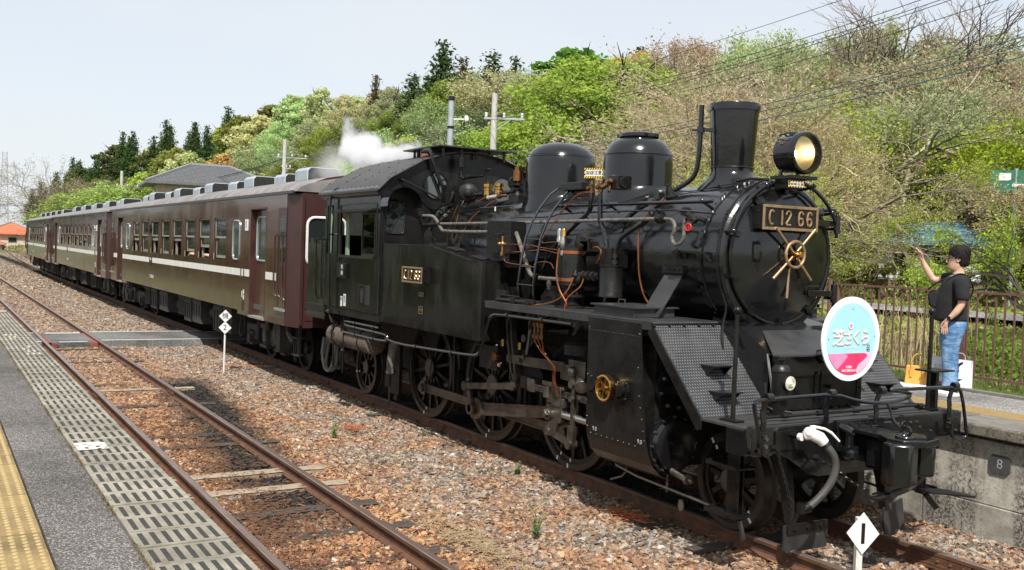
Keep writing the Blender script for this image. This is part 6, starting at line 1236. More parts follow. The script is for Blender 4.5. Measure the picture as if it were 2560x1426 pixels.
mb = MB(); mb.tube([(5.56,.05,1.02),(5.5,.05,1.08),(5.45,.03,1.12),(5.42,.02,1.2),(5.40,.0,1.26)], .010, 6, 1); mb.torus((5.58,.03,1.06),(0,1,0),.035,.010,16,6); mb.torus((5.54,.04,1.10),(1,0,0),.03,.009,16,6); part('lift_link', mb, BLK, co)
mb = MB(); mb.prism([(5.62,.12),(5.75,.12),(6.0,.34),(5.9,.36),(5.7,.3)],'z',.585,.6); part('wing_plate', mb, SATIN, co, smooth=False)
mb = MB(); zr = 1.325
mb.tube([(5.22,-1.10,.90),(5.22,-1.30,.885),(5.24,-1.33,.93),(5.24,-1.33,1.0)][::-1] + [(5.26,-1.22,.88),(5.25,-1.26,1.0),(5.25,-1.34,1.26),(5.25,-1.34,1.31),(5.25,-1.27,zr),(5.25,-.9,zr+.005),(5.25,-.46,1.335),(5.30,-.22,1.27),(5.32,.0,1.25),(5.3,.28,1.25),(5.27,.50,1.29),(5.25,.42,1.315),(5.24,.15,1.34),(5.25,.7,1.335),(5.25,1.12,1.33),(5.25,1.2,1.27),(5.25,1.30,.90),(5.25,1.28,.86),(5.25,1.12,.87),(5.24,1.09,.90),(5.24,1.09,1.0)], .0155, 9, 1)
P('uncoupling_rail', mb, BLK)
for y, x in ((-1.17,5.2),(-.47,5.2),(.14,5.2),(1.12,5.2)):
    mb = MB(); pts = [(5.17,y+.0,.93),(5.18,y,1.06),(5.19,y,1.14),(5.20,y-.03,1.22),(5.22,y-.02,1.30),(5.25,y-.02,1.36)]
    for a, b in zip(pts, pts[1:]): mb.bar(a, b, .05, .012, (1,0,0))
    mb.cyl((5.24,y-.04,1.34),(5.24,y+.02,1.34), .032, n=14); mb.bolts([(5.18,y,.95),(5.18,y,1.03)],(1,0,0),.02,.02); P('rail_bracket', mb, BLK)
mb = MB(); mb.tube([(4.95,-1.0,1.12),(5.0,-.7,1.13),(5.02,-.2,1.135),(5.02,.5,1.14),(5.0,1.0,1.14)], .013, 8, 1); mb.tube([(4.65,-.62,1.35),(4.70,-.65,1.22),(4.78,-.72,1.15),(4.9,-.55,1.13)], .013, 7, 1)
for yy in (-.75,-.35,.1,.6,.95): mb.cyl((5.01,yy-.03,1.135),(5.01,yy+.03,1.135),.022,n=8)
P('deck_air_pipe', mb, SATIN)
mb = MB(); mb.tube([(4.66,-.62,1.6),(4.68,-.62,1.5),(4.72,-.60,1.25)], .011, 6, 1); P('chipped_pipe', mb, STEEL2)
# brake hoses
def hose(pts, r, mat, name='brake_hose'): return P(name, MB().tube(pts, r, 12, 2), mat)
hose([(5.36,-.74,1.0),(5.42,-.68,.94),(5.44,-.62,.84),(5.43,-.63,.70),(5.40,-.72,.57),(5.38,-.83,.49)], .031, HOSE)
mb = MB(); mb.tube([(5.30,-.84,1.03),(5.33,-.80,1.05),(5.37,-.74,1.02),(5.39,-.71,.98)], [.035,.05,.05,.042], 14); mb.sph((5.33,-.82,1.06), .045, 12); mb.cyl((5.30,-.86,1.02),(5.27,-.86,1.02),.03,n=10); mb.cyl((5.35,-.80,1.08),(5.35,-.80,1.115),.025,n=10); mb.tube([(5.35,-.80,1.11),(5.42,-.70,1.09),(5.46,-.62,1.0)], [.012,.012,.008], 8, 1); P('angle_cock', mb, WHITE)
mb = MB(); mb.cyl((5.385,-.712,.985),(5.41,-.70,.955), .038, n=14); mb.cyl((5.165,-.86,1.02),(5.28,-.86,1.02),.022,n=8); mb.bx(5.166,5.18,-1.02,-.78,.9,1.05); mb.cyl((5.38,-.84,.49),(5.36,-.9,.46),.045,.03,n=12); mb.cyl((5.36,-.90,.44),(5.36,-.9,.52),.035,n=10); mb.bar((5.35,-.92,.45),(5.33,-.97,.32),.03,.02); P('hose_fittings', mb, SATIN)
hose([(5.45,.40,.93),(5.60,.31,.92),(5.64,.29,.84),(5.63,.23,.72),(5.62,.08,.62),(5.60,-.10,.575),(5.60,-.22,.56)], .028, HOSE)
mb = MB(); mb.cyl((5.3,.45,.95),(5.5,.38,.95),.025,n=8); mb.bx(5.48,5.6,.3,.4,.94,.96); mb.cyl((5.60,-.20,.56),(5.6,-.26,.56),.036,n=12); mb.tube([(5.6,-.26,.56),(5.6,-.36,.555),(5.6,-.44,.59)],[.034,.02,.008],8,1); mb.tube([(5.6,-.3,.6),(5.62,-.4,.6)],.01,6); P('hose_fittings', mb, SATIN)
def chain(pts, name='chain', r=.005, L=.036):
    P_ = [Vector(p) for p in pts]; out = []; mb = MB(); tot = sum((b-a).length for a, b in zip(P_, P_[1:])); n_ = int(tot/(L*.72)); acc = 0; i = 0
    for k in range(n_):
        d = tot*(k+.5)/n_; a = 0
        for u, v in zip(P_, P_[1:]):
            l_ = (v-u).length
            if a+l_ >= d: c_ = u.lerp(v, (d-a)/l_); t = (v-u).normalized(); break
            a += l_
        e1, e2 = ortho(t); e = e1 if k % 2 else e2; pts_ = [c_ + t*(L/2)*math.cos(q) + e*(L*.3)*math.sin(q) for q in [2*PI*j/8 for j in range(9)]]
        mb.tube(pts_, r, 5, 0, False)
    return P(name, mb, SATIN, stuff=True)
chain([(5.20,-1.02,.91),(5.22,-1.0,.8),(5.26,-.97,.65),(5.30,-.96,.50),(5.32,-.97,.42)]); chain([(5.2,-.55,.80),(5.3,-.48,.76),(5.42,-.42,.66),(5.55,-.36,.60)])
mb = MB(); mb.bolts([(5.166,-1.02,.92),(5.166,-.55,.81)],(1,0,0),.03,.04); P('chain_eyes', mb, SATIN)
# little signal lantern on the deck
mb = MB(); x, y = 4.84, -.64
mb.lathe([(.001,1.26),(.085,1.26),(.085,1.275),(.075,1.28),(.075,1.47),(.082,1.475),(.078,1.50),(.05,1.53),(.001,1.535)], (x,y,0), (0,0,1), 28, False); mb.tube([(x,y-.04,1.53),(x,y-.045,1.575),(x,y+.045,1.575),(x,y+.04,1.53)], .006, 6); mb.bx(x-.03,x+.03,y-.05,y+.05,1.09,1.26); sl = P('marker_lamp', mb, SATIN)
mb = MB(); mb.cyl((x+.07,y+.01,1.385),(x+.095,y+.012,1.385), .066, n=24); part('lamp_rim', mb, SATIN, sl)
m, n, l, b = newmat('fresnel_lens'); b.inputs['Base Color'].default_value = (.75,.72,.62,1); b.inputs['Roughness'].default_value = .12; b.inputs['Metallic'].default_value = .35; FRES = m
mb = MB(); mb.lathe([(.06,.094),(.058,.102),(.05,.104),(.048,.098),(.040,.106),(.038,.102),(.030,.112),(.028,.106),(.020,.117),(.018,.112),(.001,.121)], (x,y+.01,1.385), (1,0,0), 28, False); part('lens', mb, FRES, sl)
# ---------------------------------------------------------------- headmark
HY, HC, HX = .105, 1.742, 4.92
hm = thing('headmark_board', (HX, HY, HC), 'round sky blue and pink train headmark board with white rim on the engine front', 'headmark')
def disc(mb, r, x0, x1, n=64, sc=1): return mb.cyl((HX+x0,HY,HC),(HX+x1,HY,HC), r, n=n)
mb = MB(); disc(mb, .365, -.012, 0); part('rim', mb, M('white_enamel',(.86,.85,.86),(.84,.84,.85),5,.35), hm, ang=30)
mb = MB(); disc(mb, .312, .0, .003); part('sky_field', mb, M('sky_blue_enamel',(.36,.66,.74),(.38,.68,.76),5,.35), hm, ang=30)
def hz(y, z, x=.0055): return (HX+x, HY+y, HC+z)
PINK, PINK2, PINK3 = M('deep_pink_enamel',(.78,.045,.16),None,5,.35), M('mid_pink_enamel',(.80,.28,.50),None,5,.35), M('pale_pink_enamel',(.86,.55,.72),None,5,.35)
R_ = .3118; zt = -.125; hw_ = math.sqrt(R_**2-zt**2)
def seg(y0, y1): # arc points of lower segment between y0..y1 along bottom
    return [(y0+(y1-y0)*i/16, -math.sqrt(max(R_**2-(y0+(y1-y0)*i/16)**2,0))) for i in range(17)]
mb = MB(); pts = [(-hw_,zt)] + seg(-hw_, hw_)[1:-1] + [(hw_,zt)]; mb.prism([(HY+a,HC+b) for a,b in pts], 'x', HX+.003, HX+.0045); part('deep_pink_field', mb, PINK, hm, smooth=False)
mb = MB(); pts = [(-hw_,zt)] + seg(-hw_, -.17)[1:] + [(-.08,-.19),(-.045,-.155),(-.05,-.135),(-.10,zt-.002)]; mb.prism([(HY+a,HC+b) for a,b in pts], 'x', HX+.0045, HX+.006); part('mid_pink_hill', mb, PINK2, hm, smooth=False)
mb = MB(); pts = [(hw_,zt+.01)] + seg(hw_, .08)[1:] + [(.07,-.27),(.10,-.225),(.17,-.185),(.205,-.16),(.21,-.14),(.17,zt),(.19,zt+.008)]; mb.prism([(HY+a,HC+b) for a,b in pts], 'x', HX+.0045, HX+.006); part('pale_pink_hill', mb, PINK3, hm, smooth=False)
mb = MB()
for i in range(84):
    a = -.35+ (PI+.7)*i/84
    mb.box(hz(.288*math.cos(a), .288*math.sin(a), .0035), (.0012,.011,.0028), M=Matrix.Rotation(a+PI/2,3,'X'))
part('dashed_line', mb, WHITE, hm, smooth=False, stuff=True)
GREYO = M('grey_outline',(.35,.36,.4),None,5,.4)
for ch, yy, s_ in (('芝',-.165,.155),('さ',-.055,.145),('く',.06,.145),('ら',.17,.145)):
    lettering(ch, s_, hz(yy+.004, .0-.004, .0045), (1,0,0), GREYO, hm, .0008, bold=.004); lettering(ch, s_, hz(yy, .004, .0062), (1,0,0), WHITE, hm, .0008, bold=.003)
lettering('ICHIKAI', .034, hz(.0,-.075,.0045), (1,0,0), WHITE, hm, .0006, spacing=1.45)
mb = MB(); 
for k in range(5):
    a = PI/2+k*2*PI/5; mb.add([hz(-.02,.115,.0085), hz(-.02+.014*math.cos(a-.35),.115+.016*math.sin(a-.35),.0085), hz(-.02+.023*math.cos(a),.115+.023*math.sin(a),.0085), hz(-.02+.014*math.cos(a+.35),.115+.016*math.sin(a+.35),.0085)], [(0,1,2,3)])
part('blossom', mb, M('magenta_enamel',(.6,.03,.35),None,5,.4), hm, smooth=False)
mb = MB(); disc2 = [hz(-.02+.03*math.cos(a), .115+.03*math.sin(a), .0078) for a in [2*PI*i/16 for i in range(16)]]; mb.add(disc2, [tuple(range(16))]); part('blossom_disc', mb, WHITE, hm, smooth=False)
mb = MB(); q = lambda y, z: hz(.215+y, -.085+z, .0068)
for a, b in (((-.014,-.035),(-.014,-.008)),((.014,-.035),(.014,-.008)),((-.014,-.008),(.014,-.035)),((-.022,-.006),(.022,-.006)),((-.018,.008),(.018,.008)),((-.015,.008),(-.012,.03)),((.015,.008),(.012,.03)),((-.012,.03),(.012,.03))): mb.bar(q(*a), q(*b), .001, .004, (0,1,.01))
part('tower_emblem', mb, M('navy_enamel',(.05,.06,.12),None,5,.4), hm, smooth=False)
lettering('市貝町', .026, hz(-.02,-.245,.0052), (1,0,0), WHITE, hm, .0006, bold=.0006); lettering('真岡鐵道株式会社', .022, hz(-.02,-.275,.0052), (1,0,0), WHITE, hm, .0006, bold=.0005)
mb = MB(); mb.bolts([hz(0,.26,.004),hz(-.29,.0,.004),hz(.29,.02,.004)],(1,0,0),.006,.003); part('fixing_screws', mb, GRIME, hm)
mb = MB(); mb.bar((HX-.02,HY-.1,1.6),(4.66,HY-.1,1.5),.04,.01); mb.bar((HX-.02,HY+.1,1.6),(4.66,HY+.1,1.5),.04,.01); mb.bar((HX-.018,HY-.2,1.6),(HX-.018,HY+.2,1.6),.008,.04); part('mounting_bracket', mb, SATIN, hm, smooth=False)
# ---------------------------------------------------------------- carriages
def brownmat(name, base, base2):
    m, n, l, b = newmat(name)
    st = nnoise(n, l, 1.1, 5, map_scale=(1.6, 1.6, .6)); big = nnoise(n, l, .7, 4); sp = n.new('ShaderNodeSeparateXYZ'); tc = n.new('ShaderNodeTexCoord'); l.new(tc.outputs['Object'], sp.inputs[0])
    low = n.new('ShaderNodeMapRange'); low.inputs[1].default_value = 1.75; low.inputs[2].default_value = 1.0; l.new(sp.outputs[2], low.inputs[0])
    f = ramp(n, l, st.outputs[0], [(.40,0),(.75,.9)])
    c = mixc(n, l, f.outputs[0], base, base2)
    dust_or_reflection = mixc(n, l, 1, ramp(n, l, big.outputs[0], [(.35,.25),(.6,.9)]).outputs[0], low.outputs[0], 'MULTIPLY')  # olive towards the bottom: dirt plus the ground's reflection painted into the colour
    c = mixc(n, l, dust_or_reflection, c, (.085,.066,.030)); l.new(c, b.inputs['Base Color'])
    r = ramp(n, l, f.outputs[0], [(0,.12),(1,.27)]); l.new(r.outputs[0], b.inputs['Roughness']); b.inputs['Coat Weight'].default_value = .2
    w = nnoise(n, l, 1.6, 2, map_scale=(1,1,.6)); bp = n.new('ShaderNodeBump'); bp.inputs['Strength'].default_value = .12; bp.inputs['Distance'].default_value = .02; l.new(w.outputs[0], bp.inputs['Height']); l.new(bp.outputs[0], b.inputs['Normal'])
    return m
BROWN = brownmat('grape_brown_paint', (.062,.026,.018), (.088,.046,.032)); BROWND = M('dark_door_recess_brown', (.038,.014,.011), (.055,.02,.016), 4, .35, .5); BROWNE = M('maroon_end_paint', (.055,.02,.018), (.04,.017,.016), 3, .35, .5)
ROOFM = M('weathered_grey_roof', (.24,.225,.215), (.14,.13,.125), 2.2, .55, .8, bump=.15, bs=14); VENTM = M('pale_blue_grey_vent', (.36,.41,.44), (.28,.32,.35), 5, .45); CHROME = M('window_chrome', (.62,.64,.64), (.5,.52,.52), 9, .22, .3, metal=.8)
SASH = M('weathered_alu_sash', (.34,.33,.29), (.24,.22,.18), 8, .45, .6, metal=.3); CLOTHIN = M('dim_carriage_interior', (.05,.05,.045), (.08,.075,.065), 4, .8)
WX = [4.87,3.48,2.09,.70,-.70,-2.09,-3.48,-4.87]; OPEN = [.02,.25,.12,.38,.0,.36,.0,.34]
def ring_pts(x0, x1, z0, z1, r, k=4):
    out = []
    for cx, cz, a0 in ((x1-r,z1-r,0),(x0+r,z1-r,90),(x0+r,z0+r,180),(x1-r,z0+r,270)):
        out += [(cx+r*math.cos(rad(a0+90*i/k)), cz+r*math.sin(rad(a0+90*i/k))) for i in range(k+1)]
    return out
def carriage(loc, label, number, first=None):
    if first is not None:
        c = copy_tree(first); c.location = loc; c['label'] = label; return c
    t = thing('passenger_carriage', loc, label, 'carriage', 'brown passenger carriages of the train')
    ox, oy, oz = loc; H = 9.8; W = 1.446
    def T(mb): mb.v = [(p[0]+ox, p[1]+oy, p[2]+oz) for p in mb.v]; return mb
    def pt(name, mb, mat, parent=t, **k): return part(name, T(mb), mat, parent, **k)
    rects = [(x-.49, x+.49, 2.0, 2.87) for x in WX]
    for s in (-1, 1):
        mb = MB(); a, b = sorted((s*W, s*(W-.03)))
        doors = [(7.15,8.15,.98,3.0),(-8.15,-7.15,.98,3.0)]
        hs = rects + doors
        xs = sorted(set([-9.32,9.32,-6.35,6.35,-8.3,8.3] + [v for r in hs for v in r[:2]]))
        for x0, x1 in zip(xs, xs[1:]):
            zlo = 1.03 if abs((x0+x1)/2) < 6.35 else .955
            z = zlo
            for r in sorted([r for r in hs if r[0] <= x0+1e-6 and r[1] >= x1-1e-6]): 
                if r[2] > z: mb.bx(x0,x1,a,b,z,r[2])
                z = r[3]
            mb.bx(x0,x1,a,b,z,3.235)
        pt('side_wall', mb, BROWN, smooth=False)
        mb = MB(); q = sorted((s*(W-.10), s*(W-.13)))
        for e in (-1, 1): mb.bx(min(e*7.15,e*8.15),max(e*7.15,e*8.15),q[0],q[1],.98,3.0)
        dr = pt('sliding_door', mb, BROWN, smooth=False)
        for e in (-1, 1):
            x0, x1 = sorted((e*7.28, e*7.98)); rp_ = ring_pts(x0,x1,2.04,2.86,.11); yo = s*(W-.098)
            mb = MB(); mb.prism(rp_, 'y', *sorted((yo, yo-s*.004))); g = pt('door_window', mb, GLASS2, dr, smooth=False)
            mb = MB(); mb.tube([(x,yo+s*.006,z) for x,z in rp_+[rp_[0]]], .02, 6, 0, False); pt('chrome_frame', mb, CHROME, g) if False else part('chrome_frame', T(mb), CHROME, g)
            mb = MB(); mb.bx(min(e*7.15,e*8.15),max(e*7.15,e*8.15),min(s*(W-.1),s*(W+.02)),max(s*(W-.1),s*(W+.02)),.95,.985); pt('door_tread', mb, SASH, smooth=False)
            mb = MB(); xe = e*7.16; mb.bx(xe-.03,xe+.0 if e>0 else xe+.03,min(s*(W-.1),s*(W+.003)),max(s*(W-.1),s*(W+.003)),.98,3.0); mb.bx(min(e*7.13,e*8.17),max(e*7.13,e*8.17),min(s*(W-.1),s*(W+.012)),max(s*(W-.1),s*(W+.012)),3.0,3.03)
            xe = e*8.14; mb.bx(xe-.02,xe+.02,min(s*(W-.1),s*(W+.002)),max(s*(W-.1),s*(W+.002)),.98,3.0); pt('door_jamb', mb, BROWND, smooth=False)
            # oval side window
            x0, x1 = sorted((e*5.93, e*6.42)); rp_ = ring_pts(x0,x1,2.03,2.80,.12)
            mb = MB(); yo = s*(W+.001); mb.prism(rp_, 'y', *sorted((yo, yo+s*.003))); g = pt('toilet_window' if e > 0 else 'end_window', mb, GLASS2, smooth=False)
            mb = MB(); mb.tube([(x,yo+s*.006,z) for x,z in rp_+[rp_[0]]], .018, 6, 0, False); part('chrome_frame', T(mb), CHROME, g)
            # narrow end door with its window and handrails
            x0, x1 = sorted((e*8.86, e*9.34)); mb = MB(); mb.bx(x0,x1,min(s*(W+.001),s*(W+.004)),max(s*(W+.001),s*(W+.004)),1.24,3.0); pt('end_door_recess', mb, BROWND, smooth=False)
            x0, x1 = sorted((e*9.0, e*9.32)); mb = MB(); mb.prism(ring_pts(x0,x1,2.06,2.86,.06), 'y', *sorted((s*(W+.004), s*(W+.007)))); pt('end_door_window', mb, GLASS, smooth=False)
            mb = MB(); mb.bx(min(e*9.02,e*9.32),max(e*9.02,e*9.32),min(s*(W+.004),s*(W+.0065)),max(s*(W+.004),s*(W+.0065)),1.26,2.0); pt('end_door_panel', mb, BROWN, smooth=False)
            mb = MB(); mb.bx(min(e*8.84,e*9.36),max(e*8.84,e*9.36),min(s*W,s*(W+.04)),max(s*W,s*(W+.04)),1.20,1.245); pt('door_tread', mb, SASH, smooth=False)
            for xh, z0, z1 in ((8.86,1.50,2.50),(9.06,1.50,2.50),(9.32,1.46,2.50)):
                mb = MB(); mb.tube([(e*xh,s*(W+.0),z0-.06),(e*(xh-.05),s*(W+.05),z0),(e*(xh-.05),s*(W+.05),z1),(e*xh,s*W,z1+.04)], .014, 6, 1); pt('handrail', mb, BROWND)
        mb = MB(); mb.bx(-7.12,7.14,min(s*(W+.001),s*(W+.003)),max(s*(W+.001),s*(W+.003)),1.715,1.852)
        for e in (-1, 1): mb.bx(min(e*8.17,e*8.84),max(e*8.17,e*8.84),min(s*(W+.001),s*(W+.003)),max(s*(W+.001),s*(W+.003)),1.715,1.852)
        pt('white_stripe', mb, M_STRIPE, smooth=False)
        mb = MB(); mb.bx(-9.7,9.7,min(s*(W-.02),s*(W+.035)),max(s*(W-.02),s*(W+.035)),3.235,3.285); pt('rain_gutter', mb, BROWNG, smooth=False)
        for i, x in enumerate(WX):
            yo = s*(W-.022); yi = s*(W-.04); a, b = sorted((yo, yi)); z0, z1 = 2.0, 2.87; x0, x1 = x-.49, x+.49
            mb = MB()
            for f in ((x0-.03,x0,z0-.06,z1+.05),(x1,x1+.03,z0-.06,z1+.05),(x0,x1,z1,z1+.045),(x0,x1,z0-.06,z0)): mb.bx(f[0],f[1],min(s*(W+.001),s*(W+.006)),max(s*(W+.001),s*(W+.006)),f[2],f[3])
            w = pt('window', mb, BROWN, smooth=False)
            mb = MB(); zm = 2.44
            for f in ((x0,x0+.03,zm,z1),(x1-.03,x1,zm,z1),(x0+.03,x1-.03,z1-.03,z1),(x0+.03,x1-.03,zm,zm+.04)): mb.bx(f[0],f[1],a,b,f[2],f[3])
            part('upper_sash', T(mb), SASH, w, smooth=False)
            mb = MB(); mb.bx(x0+.03,x1-.03,s*(W-.036),s*(W-.033),zm+.04,z1-.03) if s > 0 else mb.bx(x0+.03,x1-.03,-(W-.033),-(W-.036),zm+.04,z1-.03); part('pane', T(mb), GLASS, w, smooth=False)
            up = OPEN[i]; zb = z0+up*.9; a2, b2 = sorted((s*(W-.045), s*(W-.065))); zt = min(zb+.42, z1)
            mb = MB()
            for f in ((x0,x0+.035,zb,zt),(x1-.035,x1,zb,zt),(x0+.035,x1-.035,zb,zb+.06)): mb.bx(f[0],f[1],a2,b2,f[2],f[3])
            part('lower_sash', T(mb), SASH, w, smooth=False)
            mb = MB(); c1, c2 = sorted((s*(W-.053), s*(W-.056))); mb.bx(x0+.035,x1-.035,c1,c2,zb+.06,zt); part('pane', T(mb), GLASS, w, smooth=False)
            mb = MB(); mb.bx(x0+.005,x0+.06,min(s*(W-.07),s*(W-.12)),max(s*(W-.07),s*(W-.12)),z0,zm); mb.bx(x0,x0+.03,min(s*(W-.0),s*(W+.012)),max(s*(W-.0),s*(W+.012)),z0-.02,z0+.12); part('channel', T(mb), SASH, w, smooth=False)
    # ends
    for e in (-1, 1):
        mb = MB(); pl_ = [(e*9.32,-W),(e*9.80,-1.34),(e*9.80,1.34),(e*9.32,W),(e*9.28,W-.03),(e*9.74,1.30),(e*9.74,-1.30),(e*9.28,-W+.03)]
        mb.prism(pl_, 'z', .955, 3.235); mb.prism([(-1.34,3.235),(1.34,3.235),(1.22,3.40),(.9,3.53),(.4,3.63),(-.4,3.63),(-.9,3.53),(-1.22,3.40)], 'x', *sorted((e*9.74,e*9.80))); pt('end_wall', mb, BROWNE, smooth=False)
        for y0, y1 in ((-1.24,-.55),(.55,1.24)):
            rp_ = ring_pts(y0,y1,2.02,2.84,.13); mb = MB(); mb.prism(rp_, 'x', *sorted((e*9.802,e*9.806))); g = pt('end_window', mb, GLASS, smooth=False); mb = MB(); mb.tube([(e*9.81,y,z) for y,z in rp_+[rp_[0]]], .024, 6, 0, False); part('white_rubber_frame', T(mb), WHITE, g)
        mb = MB(); mb.bx(min(e*9.8,e*10.0),max(e*9.8,e*10.0),-.5,.5,1.0,3.1); pt('gangway_bellows', mb, DARKIN, smooth=False)
        mb = MB(); mb.bx(min(e*9.8,e*9.84),max(e*9.8,e*9.84),-1.35,-1.30,1.0,3.2); mb.torus((e*9.82,-.85,1.7),(1,0,0),.12,.015,20,6); pt('end_seam', mb, BROWND)
        if e > 0:
            for z, h in ((1.36,.16),(1.14,.13)): mb = MB(); mb.bx(9.803,9.81,-1.24,-1.07,z-h/2,z+h/2); pt('card_holder', mb, BROWND, smooth=False)
    # roof
    RP = [(-1.47,3.27),(-1.40,3.36),(-1.26,3.43),(-1.0,3.51),(-.6,3.60),(0,3.64),(.6,3.60),(1.0,3.51),(1.26,3.43),(1.40,3.36),(1.47,3.27)]
    mb = MB(); xs = [-9.82,-9.55,-9.2,9.2,9.55,9.82]; n_ = len(RP); kz = {9.82:.86,9.55:.97,9.2:1}
    vs = [(x, y*(.985 if abs(x)>9.7 else 1), 3.25+(z-3.25)*kz[abs(x)]) for x in xs for y, z in RP]
    mb.add(vs, [(i*n_+j,(i+1)*n_+j,(i+1)*n_+j+1,i*n_+j+1) for i in range(5) for j in range(n_-1)] + [tuple(range(n_)), tuple(range(5*n_,6*n_))[::-1]]); pt('roof', mb, [ROOFM], ang=50)
    for i, x in enumerate((8.0,6.3,4.5,2.7,.9,-.9,-2.7,-4.5,-6.3,-8.0)):
        y = -.45 if True else 0; mb = MB(); rp_ = [(y-.32,3.56),(y-.32,3.75),(y-.26,3.81),(y+.26,3.81),(y+.32,3.75),(y+.32,3.56)]
        if i % 2: rp_ = [(a+.12, b-.03) for a, b in rp_]
        mb.prism(rp_, 'x', x-.36, x+.34); v = pt('roof_ventilator', mb, VENTM, smooth=False, bev=.012)
        mb = MB(); rr_ = [((a-(y+(.12 if i%2 else 0)))*.93+(y+(.12 if i%2 else 0)), 3.6+(b-3.6)*.93) for a, b in rp_]; mb.prism(rr_, 'x', x+.34, x+.348)
        for k in range(7): yy = rr_[0][0]+.04+.082*k; mb.bx(x+.345,x+.36,yy,yy+.03,3.58,3.74)
        part('louvre', T(mb), DARKIN, v, smooth=False)
    # inside
    mb = MB(); mb.bx(-9.7,9.7,-1.36,1.36,1.1,1.2); mb.bx(-9.7,9.7,-.02,.02,1.2,3.2)
    for x in [v+.7 for v in WX]+[-5.57]: mb.bx(x-.04,x+.04,-1.36,-.45,1.2,2.15); mb.bx(x-.04,x+.04,.45,1.36,1.2,2.15)
    pt('interior_fittings', mb, CLOTHIN, smooth=False, stuff=True)
    # underframe
    mb = MB(); mb.bx(-9.6,9.6,-1.2,1.2,.98,1.1); mb.bx(-9.3,9.3,-.2,.2,.75,.98); pt('underframe', mb, UNDER, smooth=False)
    for e in (-1, 1):
        cx = e*7.05; mb = MB()
        for s in (-1, 1):
            y = s*.98
            mb.prism([(cx-1.5,.52),(cx-1.2,.60),(cx-.5,.50),(cx-.35,.38),(cx+.35,.38),(cx+.5,.50),(cx+1.2,.60),(cx+1.5,.52),(cx+1.5,.70),(cx+.6,.72),(cx-.6,.72),(cx-1.5,.70)], 'y', y-.03, y+.03)
            for k in range(6): mb.torus((cx-.02, y, .42+.048*k),(0,0,1),.10,.02,16,6)
            mb.bx(cx-.28,cx+.28,y-.12,y+.12,.70,.80); mb.bx(cx-.22,cx+.22,y-.14,y+.14,.34,.40)
            for q in (-1, 1):
                mb.bx(cx+q*1.05-.12,cx+q*1.05+.12,y-.08,y+.10,.30,.56); mb.cyl((cx+q*1.05,y,.43),(cx+q*1.05,y+s*.13,.43),.09,n=14)
                for k in range(4): mb.torus((cx+q*1.05+.2, y, .46+.04*k),(0,0,1),.055,.015,12,5); mb.torus((cx+q*1.05-.2, y, .46+.04*k),(0,0,1),.055,.015,12,5)
                mb.bar((cx+q*1.45,y,.62),(cx+q*1.55,y,.25),.04,.04)
            mb.cyl((cx-.5,y+s*.06,.98),(cx-.55,y+s*.08,.45),.05,n=10)
        mb.bx(cx-.25,cx+.25,-.95,.95,.55,.85)
        bg = pt('bogie', mb, UNDER, ang=30)
        for q in (-1, 1):
            mb = MB()
            for s in (-1, 1): mb.lathe([(.001,0),(.40,.0),(.455,.0),(.455,.025),(.43,.035),(.43,.12),(.36,.125),(.34,.05),(.12,.06),(.10,.12),(.001,.12)], (cx+q*1.05,s*.50,.43),(0,s,0),32,False)
            mb.cyl((cx+q*1.05,-.6,.43),(cx+q*1.05,.6,.43),.07,n=12); part('wheelset', T(mb), GRIME, bg)
    for (x0,x1,y0,y1,z0,z1,nm) in ((4.3,5.0,-1.2,-.3,.42,.98,'battery_box'),(3.3,4.0,-1.15,-.5,.36,.95,'battery_box'),(1.7,2.5,-1.25,-.4,.42,.98,'equipment_box'),(.6,1.3,-1.2,-.35,.38,.95,'equipment_box'),(-.6,.1,-1.1,-.5,.45,.98,'equipment_box'),(-2.2,-1.2,-1.25,-.5,.44,.96,'equipment_box'),(-3.7,-2.9,-1.2,-.5,.40,.98,'equipment_box'),(-4.9,-4.2,-1.15,-.4,.45,.98,'equipment_box')):
        mb = MB(); mb.bx(x0,x1,y0,y1,z0,z1); mb.bx(x0-.02,x1+.02,y0-.012,y0+.01,z1-.10,z1-.05)
        for k in range(3): xx = x0+(x1-x0)*(k+.5)/3; mb.bx(xx-.015,xx+.015,y0-.02,y0,z0+.03,z1-.12)
        pt(nm, mb, UNDER, smooth=False)
        mb = MB(); mb.bx(x0,x1,-y1,-y0,z0,z1); pt(nm, mb, UNDER, smooth=False)
    mb = MB(); mb.cyl((-1.0,-.9,.65),(-.2,-.9,.65) if False else (-.75,-.9,.65),.16,n=16); mb.cyl((2.6,-.95,.7),(3.2,-.95,.7),.13,n=16)
    mb.tube([(5.4,-1.1,.9),(5.45,-1.15,.5),(5.6,-1.15,.4),(5.7,-1.1,.6),(5.65,-1.1,.95)],.012,5,2); mb.tube([(-9.5,-.9,.9),(-8,-.95,.86),(0,-.95,.86),(8,-.95,.86)],.02,6); pt('underfloor_pipes', mb, UNDER)
    mb = MB(); mb.bx(8.05,8.28,-1.18,-.95,.40,.88); mb.bx(8.03,8.30,-1.2,-.93,.86,.92); mb.bx(8.03,8.30,-1.2,-.93,.38,.42); pt('end_equipment_case', mb, UNDER, smooth=False)
    mb = MB(); mb.tube([(7.95,-1.12,.95),(7.88,-1.15,.8),(7.9,-1.15,.6),(8.0,-1.12,.5),(8.1,-1.05,.55)],.045,9,2); mb.tube([(8.35,-1.05,.85),(8.5,-1.1,.75),(8.65,-1.05,.6)],.045,9,2); mb.tube([(7.45,-1.15,.95),(7.4,-1.2,.7),(7.45,-1.2,.5)],.04,9,1); pt('lagged_hoses', mb, LAG)
    mb = MB()
